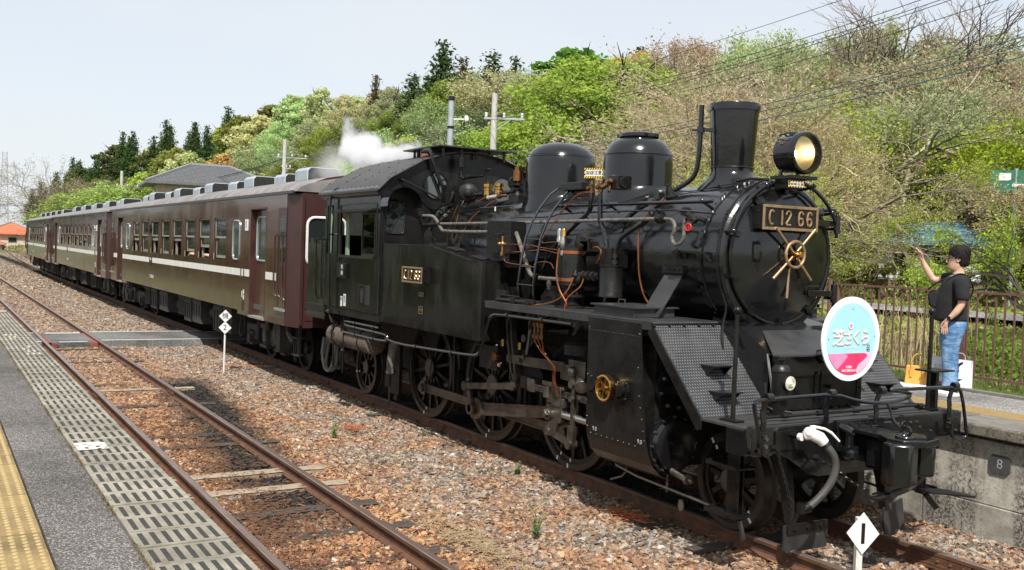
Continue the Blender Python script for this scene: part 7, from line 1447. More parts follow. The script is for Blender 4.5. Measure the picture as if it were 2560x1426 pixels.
    for e in (-1, 1): mb.bar((e*9.3,-1.15,.95),(e*9.3,-1.15,.42),.05,.03,(1,0,0)); mb.bar((e*9.05,-1.12,.95),(e*9.05,-1.12,.42),.02,.02,(1,0,0)); mb.bx(min(e*9.03,e*9.32),max(e*9.03,e*9.32),-1.2,-1.05,.42,.44); mb.bx(min(e*9.03,e*9.32),max(e*9.03,e*9.32),-1.2,-1.05,.72,.74)
    pt('end_steps', mb, UNDER, smooth=False)
    for e in (-1, 1):
        mb = MB(); mb.bx(min(e*9.6,e*10.0),max(e*9.6,e*10.0),-.14,.14,.74,.98); pt('coupler', mb, GRIME, smooth=False, bev=.02)
        mb = MB(); mb.tube([(e*9.75,-.75,.85),(e*9.78,-.8,.6),(e*9.8,-.85,.3),(e*9.86,-.78,.2),(e*9.95,-.7,.3),(e*9.92,-.68,.6),(e*9.84,-.66,.9)], .028, 8, 2); mb.tube([(e*9.84,-.9,.8),(e*9.9,-.95,.5),(e*9.98,-.92,.25),(e*10.04,-.85,.24),(e*10.08,-.8,.45),(e*10.02,-.75,.8)], .026, 8, 2); pt('jumper_hose', mb, HOSE2)
        mb = MB(); mb.tube([(e*9.70,-.82,.78),(e*9.72,-.85,.62),(e*9.74,-.87,.5)], .05, 10, 1); mb.sph((e*9.7,-.8,.72),.09,10,(1,.6,.8)); pt('hose_joint', mb, HOSE2)
    # lettering
    mb = MB(); mb.bx(-2.75,-2.35,-1.458,-1.4495,1.66,1.86); dp = pt('destination_plate', mb, SATIN, smooth=False)
    def Lt(s_, size, x, z, mat, parent, y=-1.4475, **k): return lettering(s_, size, (ox+x, oy+y, oz+z), (0,-1,0), mat, parent, .0008, **k)
    Lt('真岡', .09, -2.55, 1.80, WHITE, dp, -1.459); Lt('⇔ 下館', .06, -2.55, 1.71, WHITE, dp, -1.459) if False else None
    Lt('オハ50 '+number, .13, -2.4, 1.33, WHITE, t)
    mb = MB(); mb.bx(6.80,6.97,-1.462,-1.4475,2.60,2.82); np_ = pt('car_number_plate', mb, WHITE, smooth=False); Lt('3', .17, 6.885, 2.71, SATIN, np_, -1.463)
    mb = MB(); mb.bx(6.62,6.68,-1.4475,-1.447,1.30,1.42); mb.bx(6.72,6.80,-1.4475,-1.447,1.36,1.45); mb.bx(6.72,6.80,-1.4475,-1.447,1.26,1.34); pt('white_data_marks', mb, WHITE, smooth=False)
    mb = MB(); mb.bx(6.66,6.78,-1.455,-1.447,1.04,1.24); mb.tube([(6.6,-1.45,1.9),(6.6,-1.47,1.87),(6.6,-1.47,1.70),(6.8,-1.47,1.69),(6.8,-1.47,1.87)],.008,5); pt('label_holder', mb, BROWND, smooth=False)
    if True: lettering('形式', .10, (ox+9.803, oy-1.12, oz+1.93), (1,0,0), WHITE, t, .0008); lettering('自重', .10, (ox+9.803, oy-1.12, oz+1.80), (1,0,0), WHITE, t, .0008)
    mb = MB(); mb.bx(-2.75,-2.5,-1.52,-1.45,2.64,2.76); mb.bx(-2.68,-2.56,-1.50,-1.45,2.50,2.62); pt('side_lamp', mb, GRIME, smooth=False, bev=.01)
    return t
M_STRIPE = M('weathered_white_stripe', (.74,.73,.68), (.62,.61,.55), 2.5, .4, .5, ms=(4,1,.4)); BROWNG = M('gutter_dark_brown', (.035,.022,.02), (.055,.035,.03), 4, .4)
car1 = carriage((-15.2, 0, 0), 'nearest brown carriage coupled right behind the locomotive, numbered 3 beside its door', '33')
car2 = carriage((-35.2, curve_y(-35.2), -.03), 'middle brown carriage of the three, seen past the foot crossing', '', car1); car2.rotation_euler.z = -.0088
car3 = carriage((-55.2, curve_y(-55.2), -.06), 'rearmost brown carriage at the far left end of the train', '', car1); car3.rotation_euler.z = -.0165
# ---------------------------------------------------------------- foliage materials and tree prototypes
def leafmat(name, trans=.45):
    m, n, l, b = newmat(name); n.remove(b); out = n['Material Output']
    oi = n.new('ShaderNodeObjectInfo'); at = n.new('ShaderNodeAttribute'); at.attribute_name = 'shade'
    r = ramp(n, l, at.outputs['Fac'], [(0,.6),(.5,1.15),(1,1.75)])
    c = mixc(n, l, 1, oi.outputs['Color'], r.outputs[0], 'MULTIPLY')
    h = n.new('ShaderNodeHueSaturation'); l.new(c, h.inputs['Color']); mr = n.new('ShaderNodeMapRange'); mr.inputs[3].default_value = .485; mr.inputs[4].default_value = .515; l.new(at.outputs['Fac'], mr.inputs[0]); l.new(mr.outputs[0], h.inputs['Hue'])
    d = n.new('ShaderNodeBsdfDiffuse'); t = n.new('ShaderNodeBsdfTranslucent'); mx = n.new('ShaderNodeMixShader'); mx.inputs[0].default_value = trans
    l.new(h.outputs[0], d.inputs[0]); l.new(h.outputs[0], t.inputs[0]); l.new(d.outputs[0], mx.inputs[1]); l.new(t.outputs[0], mx.inputs[2]); l.new(mx.outputs[0], out.inputs[0]); return m
LEAF = leafmat('leaf_foliage')
m, n, l, b = newmat('tree_bark'); oi = n.new('ShaderNodeObjectInfo'); nz = nnoise(n, l, 8, 5, map_scale=(1,1,.3)); l.new(mixc(n, l, 1, oi.outputs['Color'], ramp(n, l, nz.outputs[0], [(.3,.5),(.7,1.4)]).outputs[0], 'MULTIPLY'), b.inputs['Base Color']); b.inputs['Roughness'].default_value = .95; BARK = m
def quads_mesh(name, c, size, nrm=None, rs=None, aspect=.7, shade=None, mat=None):
    """one leaf quad per row of c"""
    k = len(c); u = rs.normal(size=(k,3)); 
    if nrm is not None: u = u*.9 + nrm*1.2
    u /= np.linalg.norm(u, axis=1)[:,None]+1e-9
    t = rs.normal(size=(k,3)); a = np.cross(u, t); a /= np.linalg.norm(a, axis=1)[:,None]+1e-9; b = np.cross(u, a)
    s = np.asarray(size).reshape(-1,1)*np.ones((k,1))*.5; a = a*s; b = b*s*aspect
    v = np.stack([c-a, c-b*.9, c+a, c+b*.9], 1).reshape(-1,3)
    me = D.meshes.new(name); me.vertices.add(4*k); me.vertices.foreach_set('co', v.astype(np.float32).ravel())
    me.loops.add(4*k); me.loops.foreach_set('vertex_index', np.arange(4*k, dtype=np.int32)); me.polygons.add(k); me.polygons.foreach_set('loop_start', np.arange(0,4*k,4, dtype=np.int32))
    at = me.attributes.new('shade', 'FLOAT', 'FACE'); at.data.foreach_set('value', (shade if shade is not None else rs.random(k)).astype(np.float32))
    me.materials.append(mat or LEAF); me.update(); me.validate(); return me
def trunk_mesh(name, h, r, rs, limbs=6, spread=.35, start=.35):
    mb = MB(); P_ = [Vector((0,0,-.3))]; p = Vector((0,0,0))
    for i in range(1, 7): p = Vector((p.x+rs.normal()*.03*h*.3, p.y+rs.normal()*.03*h*.3, h*i/6*.9)); P_.append(p.copy())
    mb.tube(P_, [r*1.3]+[r*(1-.13*i) for i in range(1,7)], 6)
    for i in range(limbs):
        t = start+(.9-start)*i/limbs; k = min(int(t*6)+1, 5); q = P_[k]; a = rs.random()*6.28; L_ = h*spread*(1-.5*t)
        e = q + Vector((math.cos(a)*L_, math.sin(a)*L_, L_*.9)); mb.tube([q, q.lerp(e,.5)+Vector((0,0,-.05*L_)), e], [r*.45,r*.3,r*.1], 4)
        for j in range(3): a2 = a+rs.normal()*.7; m_ = q.lerp(e, .4+.2*j); mb.tube([m_, m_+Vector((math.cos(a2),math.sin(a2),1.0))*L_*.4], [r*.2,r*.05], 3)
    return mesh_of(mb, name, BARK)
def proto_broad(seed, nclump=70, per=60, leaf=.055, rz=.42, dens=1., low=.22):
    """crown in a unit-height tree: height 1, crown radius ~.36"""
    rs = np.random.RandomState(seed); th = rs.random(nclump)*2*np.pi; u = rs.random(nclump)**.45; z = rs.random(nclump)
    cz = low+(1-low)*z; prof = np.sin(np.clip((z*.86+.14),0,1)*np.pi)**.6; R_ = .36*prof*u*(1+.22*np.sin(th*3+seed))
    cc = np.stack([R_*np.cos(th), R_*np.sin(th), cz*.94], 1); cr = .055+.055*rs.random(nclump)
    idx = np.repeat(np.arange(nclump), per); off = rs.normal(size=(len(idx),3)); off /= np.linalg.norm(off,axis=1)[:,None]; rr = rs.random(len(idx))**.35
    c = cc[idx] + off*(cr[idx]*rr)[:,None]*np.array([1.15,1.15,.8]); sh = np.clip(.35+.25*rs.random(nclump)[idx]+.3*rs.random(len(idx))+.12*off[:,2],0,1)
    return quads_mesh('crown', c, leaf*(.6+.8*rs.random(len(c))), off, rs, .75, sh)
def proto_cedar(seed, leaf=.04):
    rs = np.random.RandomState(seed); C_, S_, N_ = [], [], []
    nl = 30
    for i in range(nl):
        z = .16+.84*i/nl; R_ = .19*(1-z)**.72*(1+.25*rs.normal()*.5)+.008; nb = max(4, int(13*(1-z)+3))
        for j in range(nb):
            a = rs.random()*6.28; L_ = R_*(.65+.5*rs.random()); k = max(6, int(46*L_/.19))
            t = rs.random(k)**.6; x = np.cos(a)*L_*t; y = np.sin(a)*L_*t; zz = z - .25*L_*t + .02*rs.normal(size=k) ; w = .018+.012*t
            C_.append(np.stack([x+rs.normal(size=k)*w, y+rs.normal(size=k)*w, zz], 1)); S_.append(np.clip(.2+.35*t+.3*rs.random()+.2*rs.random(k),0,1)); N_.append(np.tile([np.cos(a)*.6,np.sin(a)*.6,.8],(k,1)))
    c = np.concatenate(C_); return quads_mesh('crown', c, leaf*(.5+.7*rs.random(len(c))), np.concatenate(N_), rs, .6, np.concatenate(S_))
def branchy(seed, levels=6, spread=.62, up=.25, droop=0., n0=4, ratio=.74, trunk=.16, r0=.017, gravity=0, bend=.10, sides=(6,5,4,3,3,3,3), tipleaf=7, leaf=.018, scatter=.03, wide=1.25, clump=0):
    """recursive bare tree in unit height; returns (wood mesh, leaf mesh)"""
    rs = np.random.RandomState(seed); mb = MB(); tips = []
    def grow(p, d, L_, r, lv):
        n_ = 3 if lv < 3 else 2; pts = [p.copy()]; q = p.copy(); dd = d.copy()
        for i in range(n_):
            dd = (dd + Vector(rs.normal(size=3))*bend + Vector((0,0,up*.12-gravity*.1*lv))).normalized(); q = q + dd*(L_/n_); pts.append(q.copy())
        mb.tube(pts, [r*(1-.38*i/n_) for i in range(n_+1)], sides[min(lv,6)], 0, False)
        if lv >= levels-2: tips.extend(pts[1:])
        if lv >= levels: return
        k = n0 if lv == 0 else (3 if rs.random() < .5 else 2)
        for j in range(k):
            ax = Vector(rs.normal(size=3)); ax = (ax - dd*ax.dot(dd)).normalized(); a = spread*(.55+.7*rs.random()); nd = (dd*math.cos(a) + ax*math.sin(a)); nd.x *= wide; nd.y *= wide; nd.normalize()
            s = pts[-1] if j < 2 or lv == 0 else pts[-2]; grow(s, nd, L_*ratio*(.75+.45*rs.random()), r*(.62 if k > 2 else .68), lv+1)
    grow(Vector((0,0,-.02)), Vector((0,0,1)), trunk, r0, 0)
    hmax = max(v[2] for v in mb.v); sc = 1/hmax; mb.v = [(x*sc,y*sc,z*sc) for x,y,z in mb.v]; T_ = np.array([tuple(t) for t in tips])*sc
    wood = mesh_of(mb, 'branches', BARK, smooth=False)
    if not tipleaf: return wood, None
    idx = np.repeat(np.arange(len(T_)), tipleaf); c = T_[idx] + rs.normal(size=(len(idx),3))*scatter; keep = (np.array([noise.noise(Vector(q)*clump) for q in T_])[idx] > -.28) if clump else (rs.random(len(T_))[idx] < .8); c = c[keep]
    return wood, quads_mesh('foliage', c, leaf*(.5+.9*rs.random(len(c))), None, rs, .7, np.clip(.5+.22*rs.normal(size=len(c)),0,1))
FINE = [proto_broad(s, 170, 110, .021, low=.12) for s in (61,62)]
BROAD = [proto_broad(s, 80, 62) for s in (1,2,3)] + [proto_broad(4, 130, 48, .042), proto_broad(5, 60, 50, .045, low=.3)]
CEDAR = [proto_cedar(s) for s in (11,12,13)]
_r = np.random.RandomState(3); TRUNK = [trunk_mesh('trunk', 1, .022, _r) for _ in range(3)]; TRUNKC = trunk_mesh('trunk', 1, .018, _r, 0)
AIRY = [branchy(s, 6, .55, .5, tipleaf=15, leaf=.019, scatter=.032, r0=.011) for s in (21,22,23)]          # pale, half-leafed hill trees
TWIG = [branchy(s, 7, .60, .2, tipleaf=4, leaf=.009, scatter=.016, r0=.010, ratio=.78, bend=.16) for s in (31,32)]  # near twiggy trees
LEAFY = [branchy(s, 7, .66, .1, clump=9, tipleaf=12, leaf=.0088, scatter=.013, r0=.011, ratio=.78, bend=.18, wide=1.5) for s in (41,42,43)]  # near trees in young leaf
BARE = [branchy(s, 6, .50, .6, tipleaf=0, r0=.011, ratio=.78, bend=.14) for s in (51,52)]
print('protos', sum(len(m.polygons) for m in BROAD+CEDAR), [len(a[0].polygons) for a in AIRY+TWIG+LEAFY+BARE])
_seen = {}
def tree(name, x, y, ztop, h, w, kind, idx, col, label, group, wood=(.09,.075,.06), lean=0, z0=None):
    zb = HZ(x, y)-.1 if z0 is None else z0
    if ztop is not None: h = max(ztop-zb, h*.5)
    t = thing(name, (x, y, zb), label, 'tree', group, rz=random.uniform(0, 6.28)); t.rotation_euler.x = lean
    t.scale = (h*w, h*w, h)
    if kind == 'broad': ms = [('crown', FINE[idx % 2] if (x > -135 and label[:4] != 'dark') else BROAD[idx % len(BROAD)], col), ('trunk', TRUNK[idx % 3], wood)]
    elif kind == 'cedar': ms = [('crown', CEDAR[idx % 3], col), ('trunk', TRUNKC, wood)]
    else:
        S_ = {'airy': AIRY, 'twig': TWIG, 'leafy': LEAFY, 'bare': BARE}[kind]; a, b = S_[idx % len(S_)]; ms = [('branches', a, wood)] + ([('foliage', b, col)] if b else [])
    for nm, me, c in ms: o = link(nm, me, t); o.color = (*c, 1)
    return t
PALE=(.40,.43,.22); YELG=(.34,.40,.08); BRIGHT=(.25,.32,.06); OLIVE=(.15,.17,.045); DOLIVE=(.09,.11,.035); BEIGE=(.36,.29,.19); PINKB=(.38,.32,.21); CED=(.055,.085,.03); CEDB=(.10,.085,.04); SAGE=(.30,.33,.17); BAMB=(.22,.26,.06); ORNG=(.38,.25,.09); LIME=(.33,.40,.05)
R6 = random.Random(66)
def jit(c, a=.12): return tuple(max(.01, v*(1+R6.uniform(-a,a))) for v in c)
# ---- the wooded hill, tree by tree
names = {'PALE':'pale', 'OLIVE':'olive'}
count = 0
def hill_pick(x, y):
    t = (y-lerp_tab(x,FOOT))/lerp_tab(x,WID); v = noise.noise(Vector((x*.045, y*.09, 2.2))) + R6.uniform(-.25,.25)
    if x < -215: return ('cedar', CED) if (t > .2 and v < .25) else (('broad', DOLIVE) if v < .35 else ('broad', BAMB))
    if x < -165: return ('broad', YELG) if v > .1 else (('cedar', CED) if (v < -.15 and t > .4) else ('broad', OLIVE if v < -.02 else BAMB))
    if x < -125: return ('broad', PALE) if t > .45 and v > -.25 else (('broad', OLIVE) if v < .1 else ('broad', ORNG if v > .3 else BAMB))
    if x < -85: return ('airy', SAGE) if v > .18 else (('broad', OLIVE) if v < -.12 else (('broad', BAMB) if v < .05 else ('broad', SAGE)))
    if x < -62: return ('airy', SAGE) if v > .05 else (('broad', YELG) if v < -.25 else ('broad', SAGE))
    if x < -38: return ('airy', BEIGE) if v > .12 else ('airy', SAGE if v < -.08 else PINKB)
    return ('airy', BEIGE if v > .15 else SAGE) if t > .25 else ('airy', LIME if v < .1 else SAGE)
DESC = {('cedar',CED):('cedar_tree','dark conical cedar in the stand on the left part of the hill','dark cedars on the hill'),
 ('broad',DOLIVE):('broadleaf_tree','dark olive evergreen tree among the cedars on the far left of the hill','dark olive trees on the hill'),
 ('broad',BAMB):('bamboo_clump','feathery yellowish green bamboo-like tree low on the hillside above the carriages','bamboo-like clumps on the hill'),
 ('broad',YELG):('broadleaf_tree','yellow green spring tree on the wooded hill behind the train','yellow green trees on the hill'),
 ('broad',OLIVE):('evergreen_tree','rounded olive green tree on the wooded hill behind the train','olive trees on the hill'),
 ('broad',PALE):('broadleaf_tree','pale fresh green tree along the ridge above the carriages','pale green trees along the ridge'),
 ('broad',ORNG):('broadleaf_tree','orange brown spring tree on the hillside above the carriages','orange brown trees on the hill'),
 ('broad',SAGE):('broadleaf_tree','soft sage green tree on the hillside above the locomotive cab','sage green trees on the hill'),
 ('airy',SAGE):('airy_tree','thin sage green tree with visible branches on the hill behind the locomotive','thin sage trees on the hill'),
 ('airy',BEIGE):('airy_tree','beige twiggy tree not yet in leaf on the hill behind the chimney','beige twiggy trees on the hill'),
 ('airy',PINKB):('airy_tree','pinkish beige budding tree on the hill behind the steam domes','pinkish budding trees on the hill'),
 ('airy',LIME):('airy_tree','lime green budding tree low on the slope behind the smokebox','lime green budding trees on the slope')}
y = 12.5; row = 0
while y < 60:
    x = -330 + (row % 2)*4
    while x < 14:
        step = 8.6 if x < -120 else (7.2 if x < -50 else 6.2)
        if y > lerp_tab(x, FOOT)+1.0 and y < lerp_tab(x,FOOT)+lerp_tab(x,WID)+4 and (y > 23 or x < -30 or x > 2) and not (rad(29.5) < math.atan2(y+6.76, 10.67-x) < rad(40.5) and math.hypot(y+6.76, 10.67-x) < 76):
            xx, yy = x+R6.uniform(-2.2,2.2), y+R6.uniform(-1.8,1.8); far = x < -120
            if not (yy > 50 and lerp_tab(xx, RIDGE) < 1) and not (xx < -300):
                k, c = hill_pick(xx, yy); nm, lb, gp = DESC[(k, c)]
                h = (R6.uniform(9.5,13.5) if k == 'cedar' else R6.uniform(7.5,10.5)); 
                if xx > -50: h *= .9
                if xx < -292: h *= .6
                tree(nm, xx, yy, None, h, R6.uniform(.95,1.25) if k != 'cedar' else R6.uniform(.9,1.15), k, R6.randrange(9), jit(c), lb, gp, wood=jit((.10,.085,.07) if k != 'airy' else (.19,.16,.12))); count += 1
        x += step
    y += 6.4 + (y > 34)*.8; row += 1
print('hill trees', count)
# ---- single trees that stand out
def st(name, x, y, ztop, h, w, kind, idx, col, label, **k): return tree(name, x, y, ztop, h, w, kind, idx, col, label, None, **k)
st('cedar_tree', -96.8, 46.6, 27.6, 12, 1.25, 'cedar', 0, CED, 'tallest dark cedar of the ridge, standing just left of the steel pole', z0=13.5)
st('cedar_tree', -100.1, 51.2, 26.8, 12, 1.1, 'cedar', 1, CEDB, 'brownish cedar immediately right of the tallest cedar on the ridge', z0=14.5)
st('cedar_tree', -95.8, 52.9, 26.9, 12, 1.35, 'cedar', 2, CED, 'broad dark cedar above the white utility pole with a crossarm', z0=14.5)
st('cedar_tree', -96.5, 56.6, 26.9, 12, 1.1, 'cedar', 0, CED, 'slender cedar half hidden right of the broad dark cedar', z0=15)
st('cedar_tree', -127.8, 50.9, 28.2, 12, .9, 'cedar', 1, CEDB, 'brown tipped cedar alone on the ridge above the steam plume', z0=17)
st('cedar_tree', -102.8, 45.6, 24.2, 12, 1.5, 'cedar', 2, (.065,.095,.03), 'squat dark cedar below and left of the tallest cedar', z0=13)
st('cedar_tree', -72.4, 57.5, 24.4, 11, 1.25, 'cedar', 0, CED, 'dark cedar peeking over the ridge right of the bright green tree', z0=14)
st('broadleaf_tree', -49.5, 34.8, 16.9, 12, 1.5, 'broad', 3, BRIGHT, 'large bright green spring tree rising behind the two steam domes', z0=4.5)
st('broadleaf_tree', -47.0, 37.0, 16.8, 12, 1.45, 'broad', 0, (.27,.34,.065), 'right half of the bright green pair of trees behind the rear dome', z0=5)
st('broadleaf_tree', -50.5, 30.5, 12.4, 10, 1.5, 'broad', 3, (.22,.29,.05), 'lower bright green tree directly above the cab roof end', z0=3)
st('broadleaf_tree', -47.5, 30.5, 12.6, 9, 1.25, 'broad', 1, (.25,.32,.06), 'bright green tree low between the two steam domes', z0=2)
st('broadleaf_tree', -45, 34.5, 14.2, 9, 1.2, 'broad', 0, (.26,.33,.06), 'bright green tree low behind the front dome', z0=3)
st('broadleaf_tree', -50, 27.5, 10.6, 8, 1.3, 'broad', 1, (.22,.33,.06), 'yellowish green tree low left of the rear dome', z0=1)
st('broadleaf_tree', -81.9, 56.4, 25.6, 11, 1.5, 'broad', 1, (.10,.20,.03), 'dark green round tree on the ridge behind the bright green tree', z0=14)
st('broadleaf_tree', -66.5, 53, 22.5, 9, 1.2, 'broad', 4, (.42,.27,.08), 'small orange tree at the upper right edge of the bright green tree', z0=13)
st('broadleaf_tree', -74, 46, 20.6, 9, 1.6, 'airy', 0, (.42,.40,.22), 'wide pale budding tree left of the bright green tree', z0=10, wood=(.22,.19,.14))
st('bare_tree', -27.1, 39.8, 18.6, 12, 1.15, 'bare', 0, BEIGE, 'tall dark bare tree with spreading limbs on the hilltop at upper right', z0=7, wood=(.19,.15,.115))
st('bare_tree', -23.6, 41.5, 17.6, 11, 1.2, 'bare', 1, BEIGE, 'second dark bare tree right of the tall spreading one on the hilltop', z0=7, wood=(.22,.175,.135))
st('bare_tree', -33.5, 40.5, 16.8, 10, 1.05, 'bare', 1, BEIGE, 'leaning dark bare tree left of the tall spreading one on the hilltop', z0=7.5, wood=(.22,.175,.135))
for i, (x, y, h, c) in enumerate(((-42.9,46.5,19.6,PALE),(-48.5,48,19.4,PALE),(-38.5,46,18.2,PALE),(-55,49,19.6,SAGE))):
    tree('poplar_tree', x, y, h, 8, 1.0, 'airy', i, jit(c), 'pale whitish green tree on the ridge line between chimney and domes', 'pale trees on the ridge above the chimney', wood=(.3,.27,.2))
for i, (x, y, zt, c) in enumerate(((-18.6,21.3,9.6,BEIGE),(-16.0,18.0,8.8,BEIGE),(-14.2,18.4,8.8,(.36,.34,.16)),(-19.5,24.5,11.5,PINKB),(-18.5,25,12,BEIGE),(-12,23.5,11,(.34,.33,.17)))):
    tree('twiggy_tree', x, y, zt, 8, 1.35, 'twig', i, jit(c), 'pale grey twiggy tree without leaves behind the chimney', 'twiggy trees behind the chimney', wood=jit((.36,.29,.21)))
LG = 'young-leafed trees behind the far platform'
for i, (x, y, zt, w, c, wd, lb) in enumerate((
 (-11.8,14.2,6.2,1.3,LIME,(.20,.16,.12),'yellow green budding tree seen between chimney and headlamp'),
 (-15.2,18.9,8.2,1.25,(.42,.42,.14),(.30,.25,.19),'sparse beige green tree above the headlamp'),
 (-9.6,10.8,5.4,1.3,(.40,.42,.12),(.07,.055,.045),'dark limbed tree in young leaf directly right of the headlamp'),
 (-13.5,25.5,9.5,1.2,LIME,(.24,.19,.15),'yellow green budding tree rising behind the small blue roofed shed'),
 (5.6,11.2,6.2,1.3,(.32,.42,.06),(.16,.12,.09),'fresh green tree filling the right edge above the man'),
 (-2.6,20,8.6,1.2,(.38,.34,.17),(.30,.25,.19),'brownish sparse tree high at the right under the blue cables'),
 (1.6,17.5,8.2,1.3,(.36,.42,.09),(.22,.18,.13),'green tree cut off by the right edge of the picture'),
 (-11.8,16.5,7.0,1.25,(.42,.40,.18),(.34,.28,.21),'pale twiggy tree with few leaves just right of the chimney'),
 (-7.2,23.5,9.6,1.2,(.38,.33,.19),(.28,.23,.18),'brown grey tree below the tall bare trees on the hill'),
 (5.0,13.5,6.2,1.3,LIME,(.18,.14,.1),'bright green low tree at the far right behind the fence'),
 (-10.0,9.8,3.7,1.6,(.40,.42,.10),(.24,.2,.15),'low spreading bush with yellow green buds behind the smokebox door'),
 (-1.2,26,10.5,1.2,(.38,.28,.14),(.24,.19,.15),'rust brown tree at the upper right corner of the hill'))):
    tree('young_leaf_tree', x, y+1.6, zt, 6, w*.86, 'leafy', i, jit(c,.06), lb, LG, wood=wd)
st('gnarled_tree', 2.6, 8.6, 5.4, 5, .95, 'leafy', 1, (.30,.40,.06), 'gnarled dark trunked tree behind the fence right of the standing man', z0=.2, wood=(.055,.042,.034))
st('gnarled_tree', -9.2, 12.8, 5.6, 4, 1.2, 'twig', 0, (.36,.40,.10), 'low grey twiggy tree reaching over the shed behind the headmark', z0=.2, wood=(.33,.28,.21))
for i, (x, y, zt, c) in enumerate(((-109,2.6,10.6,BEIGE),(-104,7.5,9.2,BEIGE),(-116,7,9.6,SAGE))):
    tree('bare_tree', x, y, zt, 8, 1.3, 'twig', i, jit(c), 'wide bare brown tree at the far left beyond the last carriage', 'bare trees at the far left', wood=(.17,.14,.11))
for i, (x, y, zt) in enumerate(((-86,5.2,6.6),(-82,7.4,7.2),(-90,8.5,7.0))):
    tree('willow_bush', x, y, zt, 5, 1.6, 'broad', 4, jit((.30,.33,.10)), 'low yellow green willow-like bush behind the rear carriages', 'willow-like bushes by the rear carriages', wood=(.2,.16,.1))
for i in range(30):                              # tree belt on our own side of the line, out to the left
    az = rad(182.5+i*1.9); dd = R6.uniform(170,260) if i > 3 else 300
    tree('field_tree', 10.67+dd*math.cos(az), 3.9+dd*math.sin(az), None, R6.uniform(8,13), 1.6, 'broad', i, jit((.10,.14,.04)), 'dark tree in the belt across the fields on the near side of the line', 'tree belt on the near side of the line', z0=-.4)
# ---------------------------------------------------------------- shrubs, reeds and ivy behind the fence
def leafstuff(name, label, cat, fn, k, size, col, seed, sh=None):
    rs = np.random.RandomState(seed); c = np.array([fn(rs) for _ in range(k)]); me = quads_mesh(name, c, size*(.5+rs.random(k)), np.tile([0,-.5,.7],(k,1)), rs, .8, np.clip(.5+.25*rs.normal(size=k),0,1))
    o = link(name, me); o.color = (*col, 1); tag(o, label, cat, kind='stuff'); return o
def ivy(rs):
    x = rs.uniform(-6, 7.5); y = 4.75+rs.random()*3.6; b = noise.noise(Vector((x*.7, y*.9, 1)))*.45+noise.noise(Vector((x*2.3, y*2.3, 5)))*.18
    top = HZ(x, y)+.1+max(0, .75+b*1.3)*min(1,(y-4.6)/.8)*(1 if x > 1.5 else .35); return (x, y, top - rs.random()**2*.5)
leafstuff('ivy_bank', 'glossy green ivy and shrubs covering the bank behind the brown fence', 'ivy', ivy, 46000, .062, (.13,.19,.035), 5)
def brush(rs):
    x = rs.uniform(-30, 8); y = 8.5+rs.random()*13; b = noise.noise(Vector((x*.35, y*.35, 1)))*1.2
    if 11 < y < 15.6: b -= 1.2
    if abs(x - (10.67-.721*(y+6.76))) < 2.2: b -= 1.5
    return (x, y, HZ(x,y)+max(0,.4+b)*rs.random()**.5)
leafstuff('hillside_undergrowth', 'tangled yellow green undergrowth at the foot of the wooded hill', 'undergrowth', brush, 42000, .15, (.27,.30,.09), 6)
def hillcover(rs):
    x = -330+350*rs.random(); y = 20+38*rs.random(); return (x, y, HZ(x,y)+(.2+2.2*rs.random()**2))
leafstuff('forest_floor_brush', 'brown and green brush between the trees of the hill', 'undergrowth', hillcover, 60000, .8, (.20,.19,.09), 7)
def farbrush(rs):
    x = -60-110*rs.random(); y = 3.2+rs.random()*14; b = noise.noise(Vector((x*.12, y*.2, 1)))*1.6; return (x, y, -.2+max(0,.5+b)*rs.random()**.5)
leafstuff('trackside_scrub', 'dry beige and green scrub beside the line at the far left', 'scrub', farbrush, 16000, .32, (.30,.27,.13), 8)
REED = M('dry_reed', (.62,.50,.30), (.46,.35,.19), 3, .8)
grass_tufts('reed_grass', 'tall dry beige reed grass behind the fence left of the man', 'reeds', 240, lambda r: (r.gauss(1.5,.45), r.uniform(5.0,6.0), .4), .8, 2.0, .0035, REED, 3, .5)
grass_tufts('dry_grass', 'dry straw-coloured grass along the foot of the bank', 'grass', 5000, lambda r: (r.uniform(-2,7), r.uniform(4.7,5.4), .45), .15, .6, .005, M('straw_grass',(.42,.36,.17),(.22,.26,.07),4,.9), 4, .6)
def unseen_hedge(rs):  # unseen shrub row, added so the train sides reflect dark olive
    x = -95+100*rs.random(); y = -10.6-1.6*rs.random(); return (x, y, -.2+(2.3+.5*noise.noise(Vector((x*.5,1,1))))*rs.random()**.6)
leafstuff('unseen_hedge', 'unseen dark green shrubs added behind the near platform for their olive reflection', 'unseen_hedge', unseen_hedge, 26000, .22, (.09,.12,.035), 12)
